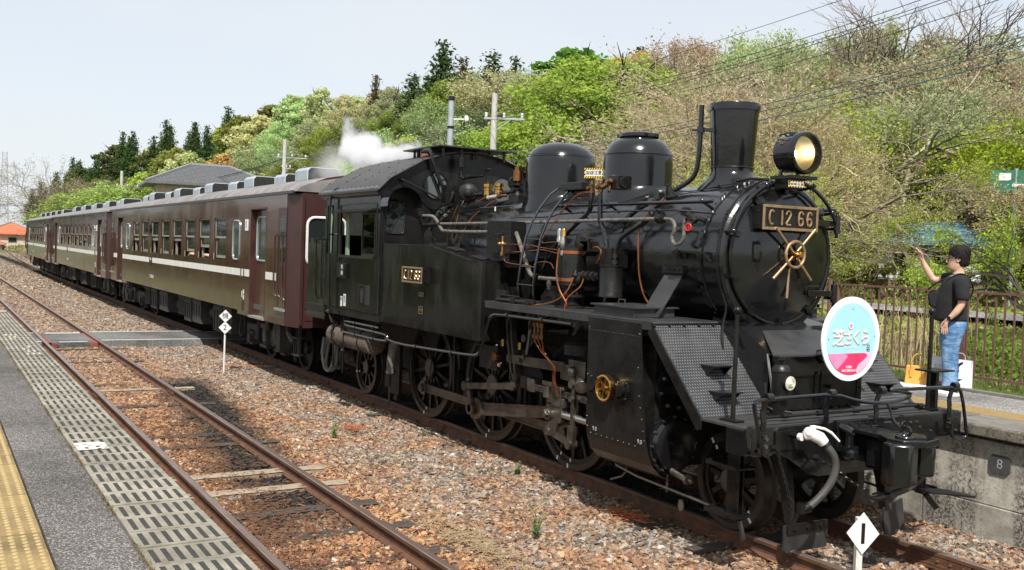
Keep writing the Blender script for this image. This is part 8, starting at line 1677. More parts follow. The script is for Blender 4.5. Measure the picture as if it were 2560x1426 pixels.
# road and shed behind the trees
mb = MB(); mb.grid(lambda u, v: (-14+20*u, 12+2.6*v, 1.36), 4, 1); single('road', mb, ASPH2, kind='structure', smooth=False)
sh_ = thing('shed', (-10.6, 22.6, 1.2), 'small white walled shed with blue hip roof and brick base beyond the fence', 'building')
def loc_part(name, mb, mat, parent, **k): mb.v = [(p[0]+parent.location.x, p[1]+parent.location.y, p[2]+parent.location.z) for p in mb.v]; return part(name, mb, mat, parent, **k)
SIDING = M('white_siding', (.72,.74,.76), (.62,.64,.66), 3, .6); BRICK = M('brown_brick', (.26,.17,.12), (.19,.12,.085), 9, .8); BLUER = M('blue_roof_tiles', (.11,.23,.31), (.08,.18,.25), 5, .5); DGL = GLASS
def shed():
    mb = MB(); mb.box((0,0,1.35),(3.1,2.6,1.3), rad(28)); loc_part('wall', mb, SIDING, sh_, smooth=False)
    Rz = Matrix.Rotation(rad(28),3,'Z')
    mb = MB()
    for k in range(10): mb.box((0,0,.76+.13*k),(3.14,2.64,.012), rad(28))
    loc_part('siding_boards', mb, SIDING, sh_, smooth=False, stuff=True)
    mb = MB(); mb.box((0,0,.1),(3.16,2.66,1.2), rad(28)); b_ = loc_part('brick_base', mb, BRICK, sh_, smooth=False)
    mb = MB()
    for r_ in range(8):
        for k in range(13):
            p = Rz @ Vector((-1.5+.24*k+(.12 if r_%2 else 0), -1.335, .05+.08*r_)); mb.box(p, (.22,.015,.065), rad(28)); p = Rz @ Vector((1.585, -1.25+.2*k, .05+.08*r_)); mb.box(p, (.015,.18,.065), rad(28))
    part('brick_courses', MB(), BRICK, sh_) if False else loc_part('brick_courses', mb, M('brick_face',(.30,.20,.15),(.20,.13,.10),14,.8), sh_, smooth=False, stuff=True)
    for lx in (-.75, .45):
        for (w, h, mt, d, nm) in ((.62,.62,M('dark_window_frame',(.06,.055,.05),None,5,.5),.0,'window'),):
            p = Rz @ Vector((lx,-1.31,1.38)); mb = MB(); mb.box(p,(w,.05,h),rad(28)); wn = loc_part('window', mb, mt, sh_, smooth=False)
            p = Rz @ Vector((lx,-1.34,1.38)); mb = MB(); mb.box(p,(w-.1,.01,h-.1),rad(28)); part('pane', mb_shift(mb, sh_), DGL, wn, smooth=False)
    mb = MB(); o = [(-1.95,-1.7),(1.95,-1.7),(1.95,1.7),(-1.95,1.7)]; rdg = [(-.7,0),(.7,0)]; v = [tuple(Rz @ Vector((a,b,1.95))) for a,b in o]+[tuple(Rz @ Vector((a,b,2.72))) for a,b in rdg]+[tuple(Rz @ Vector((a,b,1.87))) for a,b in o]
    mb.add(v, [(0,1,5,4),(1,2,5),(2,3,4,5),(3,0,4),(0,6,7,1),(1,7,8,2),(2,8,9,3),(3,9,6,0),(6,9,8,7)]); loc_part('roof', mb, BLUER, sh_, smooth=False)
    mb = MB()
    for k in range(9):
        t = (k+.5)/9; z = 1.95+.77*t+.012
        for (a, b, c_, d) in ((-1.95,-1.7,1.95,-1.7),(1.95,-1.7,1.95,1.7)):
            pa = Vector((a,b,0)).lerp(Vector((-.7 if a<0 else .7,0,0)), t); pb = Vector((c_,d,0)).lerp(Vector((.7,0,0)), t); pa.z = pb.z = z; mb.bar(Rz@pa, Rz@pb, .03, .03)
    loc_part('roof_courses', mb, BLUER, sh_, smooth=False, stuff=True)
def mb_shift(mb, parent): mb.v = [(p[0]+parent.location.x, p[1]+parent.location.y, p[2]+parent.location.z) for p in mb.v]; return mb
shed()
def hiphouse(name, loc, label, w, d, wh, rh, ov, wallm, roofm, rz=0, courses=14, wins=(), rib=True):
    t = thing(name, loc, label, 'house'); Rz = Matrix.Rotation(rz,3,'Z')
    def S(mb): mb.v = [tuple(Rz @ Vector(p) + Vector(loc)) for p in mb.v]; return mb
    mb = MB(); mb.bx(-w/2,w/2,-d/2,d/2,0,wh); part('wall', S(mb), wallm, t, smooth=False)
    a, b = w/2+ov, d/2+ov; r_ = max(a-b, .3); mb = MB()
    o = [(-a,-b),(a,-b),(a,b),(-a,b)]; v = [(x,y,wh-.05) for x,y in o]+[(-r_,0,wh+rh),(r_,0,wh+rh)]+[(x,y,wh-.2) for x,y in o]
    mb.add(v, [(0,1,5,4),(1,2,5),(2,3,4,5),(3,0,4),(0,6,7,1),(1,7,8,2),(2,8,9,3),(3,9,6,0),(6,9,8,7)]); rf_ = part('roof', S(mb), roofm, t, smooth=False)
    mb = MB()
    for k in range(courses):
        q = (k+.3)/courses
        for (p0, p1, e0, e1) in (((-a,-b),(a,-b),(-r_,0),(r_,0)),((a,-b),(a,b),(r_,0),(r_,0)),((a,b),(-a,b),(r_,0),(-r_,0)),((-a,b),(-a,-b),(-r_,0),(-r_,0))):
            u = Vector((*p0,wh-.05)).lerp(Vector((*e0,wh+rh)), q); w_ = Vector((*p1,wh-.05)).lerp(Vector((*e1,wh+rh)), q); mb.bar(u+Vector((0,0,.02)), w_+Vector((0,0,.02)), .05, .04)
            if rib and (w_-u).length > .6:
                n_ = int((w_-u).length/.3); u2 = Vector((*p0,wh-.05)).lerp(Vector((*e0,wh+rh)), min(q+1/courses,1)); 
                for j in range(n_):
                    c0 = u.lerp(w_, (j+.5)/n_); up_ = ((Vector((*e0,wh+rh))+Vector((*e1,wh+rh)))/2-(Vector((*p0,wh-.05))+Vector((*p1,wh-.05)))/2).normalized(); mb.bar(c0+Vector((0,0,.04)), c0+up_*(rh/courses*1.3)+Vector((0,0,.04)), .09, .05)
    part('roof_tiles', S(mb), roofm, rf_, smooth=False, stuff=True)
    mb = MB(); mb.bar((-r_,0,wh+rh+.06),(r_,0,wh+rh+.06),.22,.18)
    for (p, e) in (((-a,-b),(-r_,0)),((a,-b),(r_,0)),((a,b),(r_,0)),((-a,b),(-r_,0))): mb.bar((*p,wh+.03),(*e,wh+rh+.06),.2,.14)
    part('ridge_caps', S(mb), RIDGET, rf_, smooth=False)
    for (x, y, z, ww, hh, f) in wins:
        mb = MB(); 
        if f == 'y': mb.bx(x-ww/2,x+ww/2,y-.04,y+.04,z-hh/2,z+hh/2)
        else: mb.bx(x-.04,x+.04,y-ww/2,y+ww/2,z-hh/2,z+hh/2)
        wn = part('window', S(mb), SASH, t, smooth=False); mb = MB(); s = -1 if (y if f == 'y' else x) < 0 else 1
        if f == 'y': mb.bx(x-ww/2+.06,x+ww/2-.06,y+s*.041,y+s*.05,z-hh/2+.06,z+hh/2-.06)
        else: mb.bx(x+s*.041,x+s*.05,y-ww/2+.06,y+ww/2-.06,z-hh/2+.06,z+hh/2-.06)
        part('pane', S(mb), GLASS, wn, smooth=False)
    return t
RIDGET = M('pale_ridge_tile', (.30,.31,.32), (.22,.23,.24), 8, .5)
GTILE = M('grey_roof_tile', (.15,.155,.16), (.09,.095,.10), 6, .42, .55); CREAMW = M('cream_wall', (.62,.54,.36), (.55,.47,.31), 2, .8)
hiphouse('house', (-75.5, 14.1, .8), 'cream house with dark grey tiled hip roof behind the nearest carriage', 9.0, 5.8, 6.2, 1.75, 1.0, CREAMW, GTILE, rad(84), 14, ((-2.8,-2.92,5.2,1.3,.9,'y'),(1,-2.92,5.2,1.4,1,'y'),(-4.52,0,5.2,1.3,.9,'x')))
hiphouse('house', (-162, 4.5, -.6), 'distant house with orange tiled roof at the far left edge', 7, 7, 2.9, 1.7, .6, M('pale_wall',(.6,.5,.42),None,3,.8), M('orange_roof_tile',(.62,.17,.08),(.5,.13,.06),5,.6), 0, 6, ((3.52,0,1.9,1.2,.8,'x'),), rib=False)
hiphouse('house', (-158, .9, -.6), 'lower orange roofed annex in front of the distant house', 4, 4, 1.3, 1.1, .5, M('pale_wall',(.6,.5,.42),None,3,.8), M('orange_roof_tile',(.62,.17,.08),(.5,.13,.06),5,.6), 0, 4, (), rib=False)
hs = hiphouse('house', (-37.5, 16.8, .6), 'house with a reddish brown roof end showing just above the cab', 4.6, 4.2, 5.6, 1.5, .5, M('dull_wall',(.34,.29,.23),None,3,.8), M('reddish_brown_roof',(.22,.06,.045),(.16,.05,.04),5,.6), rad(20), 8, (), rib=False)
for (x, y, w, h, lb) in ((-70,-22,11,3.6,'white walled house near the line on the near side, left of the platform'),(-118,-30,14,3.6,'long pale house in the fields on the near side of the line'),(-40,-30,9,3.6,'pale house across the road behind the near platform'),(-150,-18,13,4,'farthest white house on the near side of the line')):
    hiphouse('house', (x,y,-.24), lb, w, 8, h, 1.8, .7, M('bright_wall',(.7,.68,.62),None,3,.8), GTILE, rad(R6.uniform(-10,10)), 8, ((-w*.25,4.02,1.8,1.6,1.1,'y'),(w*.2,4.02,1.8,1.6,1.1,'y')), rib=False)
# ---------------------------------------------------------------- fence
FB = M('brown_fence_paint', (.17,.085,.068), (.12,.062,.05), 6, .45, .6, bump=.1, bs=30)
fe = thing('platform_fence', (2.5, 4.45, FZ), 'brown steel picket fence along the back of the far platform', 'fence')
FY = 4.45
pk = MB(); pk.bx(-.009,.009,-.009,.009,.0,1.02); pkm = mesh_of(pk, 'picket', FB, smooth=False)
mb = MB(); mb.bx(-6,8.5,FY-.022,FY+.022,FZ+1.155,FZ+1.18); part('top_rail', mb, FB, fe, smooth=False)
mb = MB(); mb.bx(-6,8.5,FY-.015,FY+.015,FZ+.10,FZ+.13); part('bottom_rail', mb, FB, fe, smooth=False)
x = -6
while x < 8.5: link('picket', pkm, fe, (x-2.5, 0, .135)); x += .1225
for x in (-3.1,-1.05,1.0,3.02,5.1,7.1):
    mb = MB(); mb.bx(x-.03,x+.03,FY-.03,FY+.03,FZ-.2,FZ+1.155); part('post', mb, FB, fe, smooth=False)
    if x in (1.0, 3.02): mb = MB(); mb.cyl((x-.11,FY-.02,FZ-.2),(x-.11,FY-.02,FZ+1.22),.036,n=14); part('post', mb, FB, fe)
# ---------------------------------------------------------------- poles and wires
CONCP = M('pale_concrete_pole', (.50,.49,.46), (.40,.39,.36), 4, .8); STEELP = M('galvanised_pole', (.42,.45,.47), (.34,.37,.39), 4, .45, metal=.3); INS = M('white_insulator', (.75,.76,.78), None, 4, .3)
def pole(x, y, z0, z1, label, mat, r=.14, arms=(), brace=False, cap=False, lamp=None, name='utility_pole'):
    t = thing(name, (x,y,z0), label, 'utility pole'); mb = MB(); mb.lathe([(r*1.15,0),(r*.8,z1-z0),(.001,z1-z0+.02)], (x,y,z0), (0,0,1), 14, False); part('shaft', mb, mat, t)
    for (z, L_, dx, dy) in arms:
        mb = MB(); p = Vector((x,y,z)); d = Vector((dx,dy,0)).normalized(); mb.bar(p-d*L_*.25,p+d*L_*.75,.09,.08); mb.bar(p+d*L_*.45,p-Vector((0,0,.55)),.04,.04); part('crossarm', mb, STEELP, t, smooth=False)
        for k in (-.2,.25,.7):
            mb = MB(); q = p+d*L_*k; mb.lathe([(.035,.04),(.06,.08),(.05,.13),(.065,.17),(.05,.24),(.001,.26)], q, (0,0,1), 10, False); part('insulator', mb, INS, t)
    if brace: mb = MB(); mb.cyl((x,y,z1-2.2),(x-.9,y-1.4,z0),.1,n=10); part('brace', mb, mat, t)
    if cap: mb = MB(); mb.cyl((x,y,z1-.02),(x,y,z1+.16),r*.9,n=14); mb.cyl((x,y,z1-1.2),(x,y,z1-1.1),r*.98,n=14); part('cap', mb, SATIN, t)
    if lamp: mb = MB(); mb.bar((x,y,lamp),(x+.25,y+.5,lamp+.02),.05,.05); mb.lathe([(.09,0),(.1,.1),(.06,.2),(.001,.24)],(x+.3,y+.6,lamp-.05),(0,0,1),12); part('lamp', mb, INS, t)
    return t
pole(-25.9, 13.9, .8, 9.05, 'pale concrete utility pole with a crossarm behind the cab roof', CONCP, .15, ((8.0,1.7,.55,.83),))
pole(-26.8, 12.3, .8, 8.7, 'bluish steel pipe pole with black cap above the cab roof', STEELP, .15, cap=True, lamp=7.9)
pole(-60.8, 15.9, -.2, 10.0, 'leaning braced concrete pole with crossarm above the nearest carriage', CONCP, .17, ((8.7,2.2,.3,.95),(7.9,.6,.3,.95)), brace=True)
pole(-98.0, 10.5, -.2, 9.2, 'distant white utility pole with a single crossarm behind the rear carriages', CONCP, .18, ((7.6,2.2,.1,1),))
pole(12.5, 13.9, .8, 12.2, 'concrete utility pole outside the picture at the right', CONCP, .15, ((10.9,1.7,.2,1),))
BLKW = M('black_wire', (.02,.02,.022), None, 4, .6); BLUW = M('blue_telecom_cable', (.03,.10,.16), None, 4, .5)
WIR = 'black power wires climbing to the upper right'; WIB = 'blue telecom cables below the power wires'
def wire(pts, r, mat, label, group): tag(single('overhead_wire', MB().tube(pts, r, 5, 0), mat), label, 'wire', group)
def par(x, za, s, c, x0=-15.3): return za + s*(x-x0) + c*(x-x0)**2
for i, (dz, dy, yend) in enumerate(((0,.0,13.9),(-.20,-.1,13.7),(-.38,-.35,13.4),(-.40,.6,14.4))):
    wire([(x, 13.9+dy+(.0), par(x, 8.2+dz, .0287, .00334)) for x in np.linspace(-25.9+.2*i, 12.5, 26)], .010, BLKW, 'black power wire running from the concrete pole to the upper right corner', WIR)
tag(single('overhead_wire', MB().tube([(x, 13.9, par(x, 8.88, .045, .0016)) for x in np.linspace(-25.9, 12.5, 20)], .008, 5, 0), BLKW), 'thin uppermost black wire crossing the open sky at the upper right', 'wire')
for i, z in enumerate((6.62,6.45,6.22)): wire([(x, 13.9+.05*i, par(x, z, .035, .0026)-.0*i) for x in np.linspace(-25.9, 12.5, 24)], .012, BLUW, 'blue telecom cable stretched below the power wires', WIB)
for i, (dz, a) in enumerate(((0,.2),(-.1,.6),(.05,1.0))):
    q = np.linspace(0, 1, 16); wire([(-25.9-34.9*t, 13.9+2*t+a*.5, 8.2+dz+(.6)*t-3.0*t*(1-t)) for t in q], .014, BLKW, 'sagging black wire between the two concrete poles behind the train', 'sagging wires behind the cab')
    wire([(-60.8-37.2*t, 15.9-5.4*t+a*.3, 8.7+dz-1.1*t-3.0*t*(1-t)) for t in q], .016, BLKW, 'sagging wire between the far concrete poles above the carriages', 'sagging wires above the carriages')
for i in range(3): wire([(-98+37.2*t, 10.5+5.4*t, 6.2-.35*i-.5*t-3.2*t*(1-t)) for t in np.linspace(0,1,14)], .018, BLUW, 'blue telecom cable sagging from the distant white pole', 'blue cables at the distant white pole')
# lattice tower
lt = thing('lattice_tower', (-588,28.6,-.3), 'distant steel lattice tower at the far left edge of the sky', 'tower'); STW = M('tower_steel',(.45,.46,.48),None,2,.7); mb = MB()
H_ = 46
def tw(z): return 2.4-1.3*(z/H_)
for sx in (-1,1):
    for sy in (-1,1): mb.bar((-588+sx*tw(0),28.6+sy*tw(0),0),(-588+sx*tw(H_),28.6+sy*tw(H_),H_),.3,.3)
part('legs', mb, STW, lt, smooth=False, stuff=True); mb = MB(); z = 0
while z < H_-2:
    a, b = tw(z), tw(z+3.5)
    for (x0,y0,x1,y1) in ((-1,-1,1,-1),(1,-1,1,1),(1,1,-1,1),(-1,1,-1,-1)):
        mb.bar((-588+x0*a,28.6+y0*a,z),(-588+x1*b,28.6+y1*b,z+3.5),.18,.18); mb.bar((-588+x1*a,28.6+y1*a,z),(-588+x0*b,28.6+y0*b,z+3.5),.18,.18); mb.bar((-588+x0*b,28.6+y0*b,z+3.5),(-588+x1*b,28.6+y1*b,z+3.5),.18,.18)
    z += 3.5
part('bracing', mb, STW, lt, smooth=False, stuff=True)
# small green road sign in the trees
gs = thing('road_sign', (-5.2,18.4,1.2), 'green and white road sign half hidden in the trees at the right edge', 'road sign'); mb = MB(); mb.box((-5.2,18.4,4.75),(1.2,.04,.62),rad(35)); part('panel', mb, M('sign_green',(.03,.17,.11),None,4,.4), gs, smooth=False)
mb = MB(); mb.box((-5.4,18.23,4.88),(.3,.01,.2),rad(35)); mb.box((-5.02,18.49,4.65),(.55,.01,.07),rad(35)); part('white_marks', mb, WHITE, gs, smooth=False); mb = MB(); mb.cyl((-5.2,18.43,1.2),(-5.2,18.43,5.1),.05,n=10); part('post', mb, STEELP, gs)
# ---------------------------------------------------------------- trackside markers
def rot2(p, a): return (p[0]*math.cos(a)-p[1]*math.sin(a), p[0]*math.sin(a)+p[1]*math.cos(a))
m2 = thing('marker_post', (-8.55,-1.76,-.17), 'white marker post with two diamonds, a kanji sign above a 2', 'marker post')
mb = MB(); mb.cyl((-8.55,-1.76,-.2),(-8.53,-1.76,.70),.018,n=10); part('post', mb, WHITE, m2)
nv = Vector((.86,-.51,0)); rv = Vector((0,0,1)).cross(nv)
def diamond(c, a, parent, name='diamond_plate', v=1.0, t=.006):
    c = Vector(c); f = [c+rv*a, c+Vector((0,0,a*v)), c-rv*a, c-Vector((0,0,a*v))]; mb = MB(); mb.add([p-nv*t for p in f]+f, [(3,2,1,0),(4,5,6,7),(0,1,5,4),(1,2,6,5),(2,3,7,6),(3,0,4,7)]); return part(name, mb, WHITE, parent, smooth=False)
d_ = diamond(Vector((-8.51,-1.76,.925))+nv*.02, .125, m2); lettering('機', .13, Vector((-8.51,-1.76,.925))+nv*.022, nv, SATIN, d_, .0006)
d_ = diamond(Vector((-8.52,-1.76,.70))+nv*.02, .125, m2); lettering('2', .15, Vector((-8.52,-1.76,.70))+nv*.022, nv, SATIN, d_, .0006)
W1 = M('weathered_white_post', (.66,.64,.58), (.40,.38,.33), 14, .7, lo=.45, hi=.75)
m1 = thing('marker_post', (5.95,-.92,-.17), 'white wooden marker post with one diamond numbered 1 beside the front rail', 'marker post')
c1 = Vector((5.99,-.95,.455)); mb = MB(); pa = c1+nv*-.03-rv*.01; mb.box((pa.x-.01,pa.y,.18),(.052,.045,.76),rad(-30)); part('post', mb, W1, m1, smooth=False)
d_ = diamond(c1, .118, m1, v=1.30); mb = MB(); mb.bar(c1+nv*.002+Vector((0,0,.075)), c1+nv*.002-Vector((0,0,.075)), .026, .001, nv); part('figure_one', mb, SATIN, d_, smooth=False)
# weeds, needles, dry twigs
WEED = M('weed_green', (.10,.20,.06), (.18,.26,.08), 9, .9)
def weed(x, y, h, seed, label):
    r = random.Random(seed); mb = MB(); z = -.15
    for k in range(5):
        a = r.uniform(0,6.28); ln = r.uniform(.05,.25)*h; top = Vector((x+ln*math.cos(a), y+ln*math.sin(a), z+h*r.uniform(.4,1))); mb.tube([(x,y,z),((x+top.x)/2+.01,(y+top.y)/2,z+h*.4),top],[.004,.003,.0015],4)
        for j in range(26):
            t = r.random()**1.6; p = Vector((x,y,z)).lerp(top, t); b = r.uniform(0,6.28); L_ = .05*(1-t*.7); q = p+Vector((math.cos(b)*L_, math.sin(b)*L_, L_*.8)); w = Vector((-math.sin(b),math.cos(b),0))*.006; mb.add([p,(p+q)/2+w,q,(p+q)/2-w],[(0,1,2,3)])
    t = thing('weed', (x,y,z), label, 'weed'); part('stalks', mb, WEED, t, smooth=False, stuff=True)
weed(-1.5,-2.13,.42,1,'small green weed beside the left patch of fallen orange needles'); weed(3.37,-2.06,.46,2,'taller green weed standing in the ballast near the front'); weed(1.2,-.95,.16,3,'tiny green weed close to the main rail')
def needles(name, x, y, n_, sx, sy, mat, label, seed, L0=.10, z=-.13):
    r = random.Random(seed); mb = MB()
    for _ in range(n_):
        px_, py = r.gauss(x,sx), r.gauss(y,sy); a = r.gauss(.6,.9); L_ = L0*r.uniform(.4,1.3); zz = z+r.uniform(0,.03); p = Vector((px_,py,zz)); q = p+Vector((math.cos(a)*L_,math.sin(a)*L_,r.uniform(-.01,.025))); mb.bar(p,q,.006,.004)
    single(name, mb, mat, label, 'leaf litter', kind='stuff', smooth=False)
ORN = M('orange_cedar_needles', (.50,.15,.05), (.34,.11,.045), 20, .8); BRN = M('brown_litter', (.22,.10,.05), (.13,.07,.04), 20, .9); STR = M('straw_litter', (.40,.31,.18), (.25,.18,.1), 20, .9)
needles('cedar_twig', -2.0,-1.72,90,.13,.05,ORN,'bright orange dead cedar sprig lying in the ballast beside the weed',1)
needles('cedar_twig', 3.18,-.93,110,.14,.05,ORN,'bright orange dead cedar sprig close to the main rail near the front',2)
needles('litter', .5,-4.0,2600,3.2,.28,BRN,'brown needle litter lying between the siding rails',3,.07,-.135)
needles('litter', 3.6,-4.35,900,1.1,.16,BRN,'reddish needle litter heaped along the left siding rail',4,.08,-.13)
needles('litter', 2.6,-5.0,900,3.0,.12,BRN,'brown litter in the gap between platform and siding',5,.08,-.14)
needles('litter', 2.0,-2.2,500,3.5,.7,STR,'scattered straw and twigs over the ballast between the tracks',6,.09,-.125)
needles('litter', 3.4,-2.75,260,.5,.1,STR,'dry grass against the right siding rail',7,.14,-.12)
# ---------------------------------------------------------------- steam
def steam():
    mb = MB(); mb.bx(-7.4,-2.9,-1.2,.45,3.45,5.35)
    m = D.materials.new('white_steam'); m.use_nodes = True; nt = m.node_tree; n, l = nt.nodes, nt.links; n.remove(n['Principled BSDF']); out = n['Material Output']
    pv = n.new('ShaderNodeVolumePrincipled'); pv.inputs['Color'].default_value = (.97,.97,.98,1); pv.inputs['Anisotropy'].default_value = .2
    g = n.new('ShaderNodeNewGeometry'); nz = n.new('ShaderNodeTexNoise'); nz.inputs['Scale'].default_value = 2.6; nz.inputs['Detail'].default_value = 5; nz.inputs['Roughness'].default_value = .62; l.new(g.outputs['Position'], nz.inputs[0])
    s1 = n.new('ShaderNodeVectorMath'); s1.operation = 'SUBTRACT'; s1.inputs[1].default_value = (.5,.5,.5); l.new(nz.outputs['Color'], s1.inputs[0]); s2 = n.new('ShaderNodeVectorMath'); s2.operation = 'MULTIPLY_ADD'; s2.inputs[1].default_value = (.85,.6,.75); l.new(s1.outputs[0], s2.inputs[0]); l.new(g.outputs['Position'], s2.inputs[2])
    tot = None
    for (x,y,z,r_,a) in ((-3.15,-.35,3.84,.10,1.6),(-3.45,-.35,3.84,.15,1.4),(-3.85,-.35,3.84,.20,1.2),(-4.3,-.35,3.84,.26,1.1),(-4.75,-.35,3.88,.31,1.0),(-5.2,-.35,3.93,.33,.95),(-5.55,-.35,4.08,.30,.8),(-5.78,-.35,4.26,.20,.45),(-5.92,-.35,4.46,.15,.32),(-6.02,-.35,4.63,.11,.22),(-6.4,-.4,3.75,.42,.10)):
        dd = n.new('ShaderNodeVectorMath'); dd.operation = 'DISTANCE'; dd.inputs[1].default_value = (x,y,z); l.new(s2.outputs[0], dd.inputs[0])
        mr = n.new('ShaderNodeMapRange'); mr.interpolation_type = 'SMOOTHSTEP'; mr.inputs[1].default_value = r_*1.22; mr.inputs[2].default_value = r_*.35; mr.inputs[3].default_value = 0; mr.inputs[4].default_value = a; l.new(dd.outputs['Value'], mr.inputs[0])
        if tot is None: tot = mr.outputs[0]
        else: mm = n.new('ShaderNodeMath'); mm.operation = 'MAXIMUM'; l.new(tot, mm.inputs[0]); l.new(mr.outputs[0], mm.inputs[1]); tot = mm.outputs[0]
    mm = n.new('ShaderNodeMath'); mm.operation = 'MULTIPLY'; mm.inputs[1].default_value = 15; l.new(tot, mm.inputs[0]); l.new(mm.outputs[0], pv.inputs['Density']); l.new(pv.outputs[0], out.inputs['Volume'])
    o = single('steam', mb, m, 'white plume of steam blowing back from the cab roof over the carriage', 'steam', kind='stuff', smooth=False); return o
steam()
SC.cycles.volume_step_rate = 1.0; SC.cycles.max_bounces = 8; SC.cycles.volume_bounces = 4; SC.cycles.transparent_max_bounces = 16
# ---------------------------------------------------------------- people
SKIN = M('skin', (.64,.40,.29), (.58,.34,.24), 14, .5); HAIRM = M('black_hair', (.008,.007,.006), (.016,.012,.01), 40, .7, spec=.2, bump=.3, bs=60, bms=(1,1,.2))
TEE = M('black_cotton', (.009,.009,.010), (.016,.016,.017), 6, .95, bump=.35, bs=7); 
m, n, l, b = newmat('blue_denim'); a_ = nnoise(n, l, 7, 4, map_scale=(1,1,.5)); w_ = nnoise(n, l, 160, 2); c_ = ramp(n, l, a_.outputs[0], [(.36,(.05,.12,.24)),(.5,(.10,.21,.38)),(.64,(.20,.34,.52))]); l.new(mixc(n, l, .25, c_.outputs[0], w_.outputs[0], 'OVERLAY'), b.inputs['Base Color']); b.inputs['Roughness'].default_value = .85
fo = nnoise(n, l, 9, 3, map_scale=(1,1,2.2)); bp_n = n.new('ShaderNodeBump'); bp_n.inputs['Strength'].default_value = .9; bp_n.inputs['Distance'].default_value = .03; l.new(fo.outputs[0], bp_n.inputs['Height']); l.new(bp_n.outputs[0], b.inputs['Normal']); DENIM = m
def skin_mesh(name, verts, edges, radii, root, mat, parent, sub=2):
    me = D.meshes.new(name); me.from_pydata([tuple(v) for v in verts], edges, []); o = link(name, me, parent)
    md = o.modifiers.new('skin', 'SKIN'); md.use_smooth_shade = True; md.branch_smoothing = .4
    sv = me.skin_vertices[0].data
    for i, r in enumerate(radii): sv[i].radius = r if isinstance(r, tuple) else (r, r); sv[i].use_root = (i == root)
    s = o.modifiers.new('sub', 'SUBSURF'); s.levels = s.render_levels = sub; me.materials.append(mat); return o
def loft(name, rings, mat, parent, n=28, bumps=None, closed=True, label=None):
    """rings: (fx, ly, z, rf, rl) ellipse centre and radii forward / lateral"""
    mb = MB(); k = len(rings)
    for (fx, ly, z, rf, rl) in rings:
        for i in range(n):
            a = 2*PI*i/n; ca, sa = math.cos(a), math.sin(a); q = 1 + (bumps(a, z) if bumps else 0); mb.v.append((fx+rf*q*ca, ly+rl*q*sa, z))
    mb.f = [(j*n+i, j*n+(i+1) % n, (j+1)*n+(i+1) % n, (j+1)*n+i) for j in range(k-1) for i in range(n)]
    if closed: mb.f += [tuple(range(n))[::-1], tuple(range((k-1)*n, k*n))]
    mb.m = [0]*len(mb.f); o = link(name, mesh_of(mb, name, mat, ang=80), parent); s = o.modifiers.new('sub', 'SUBSURF'); s.levels = s.render_levels = 1
    return o
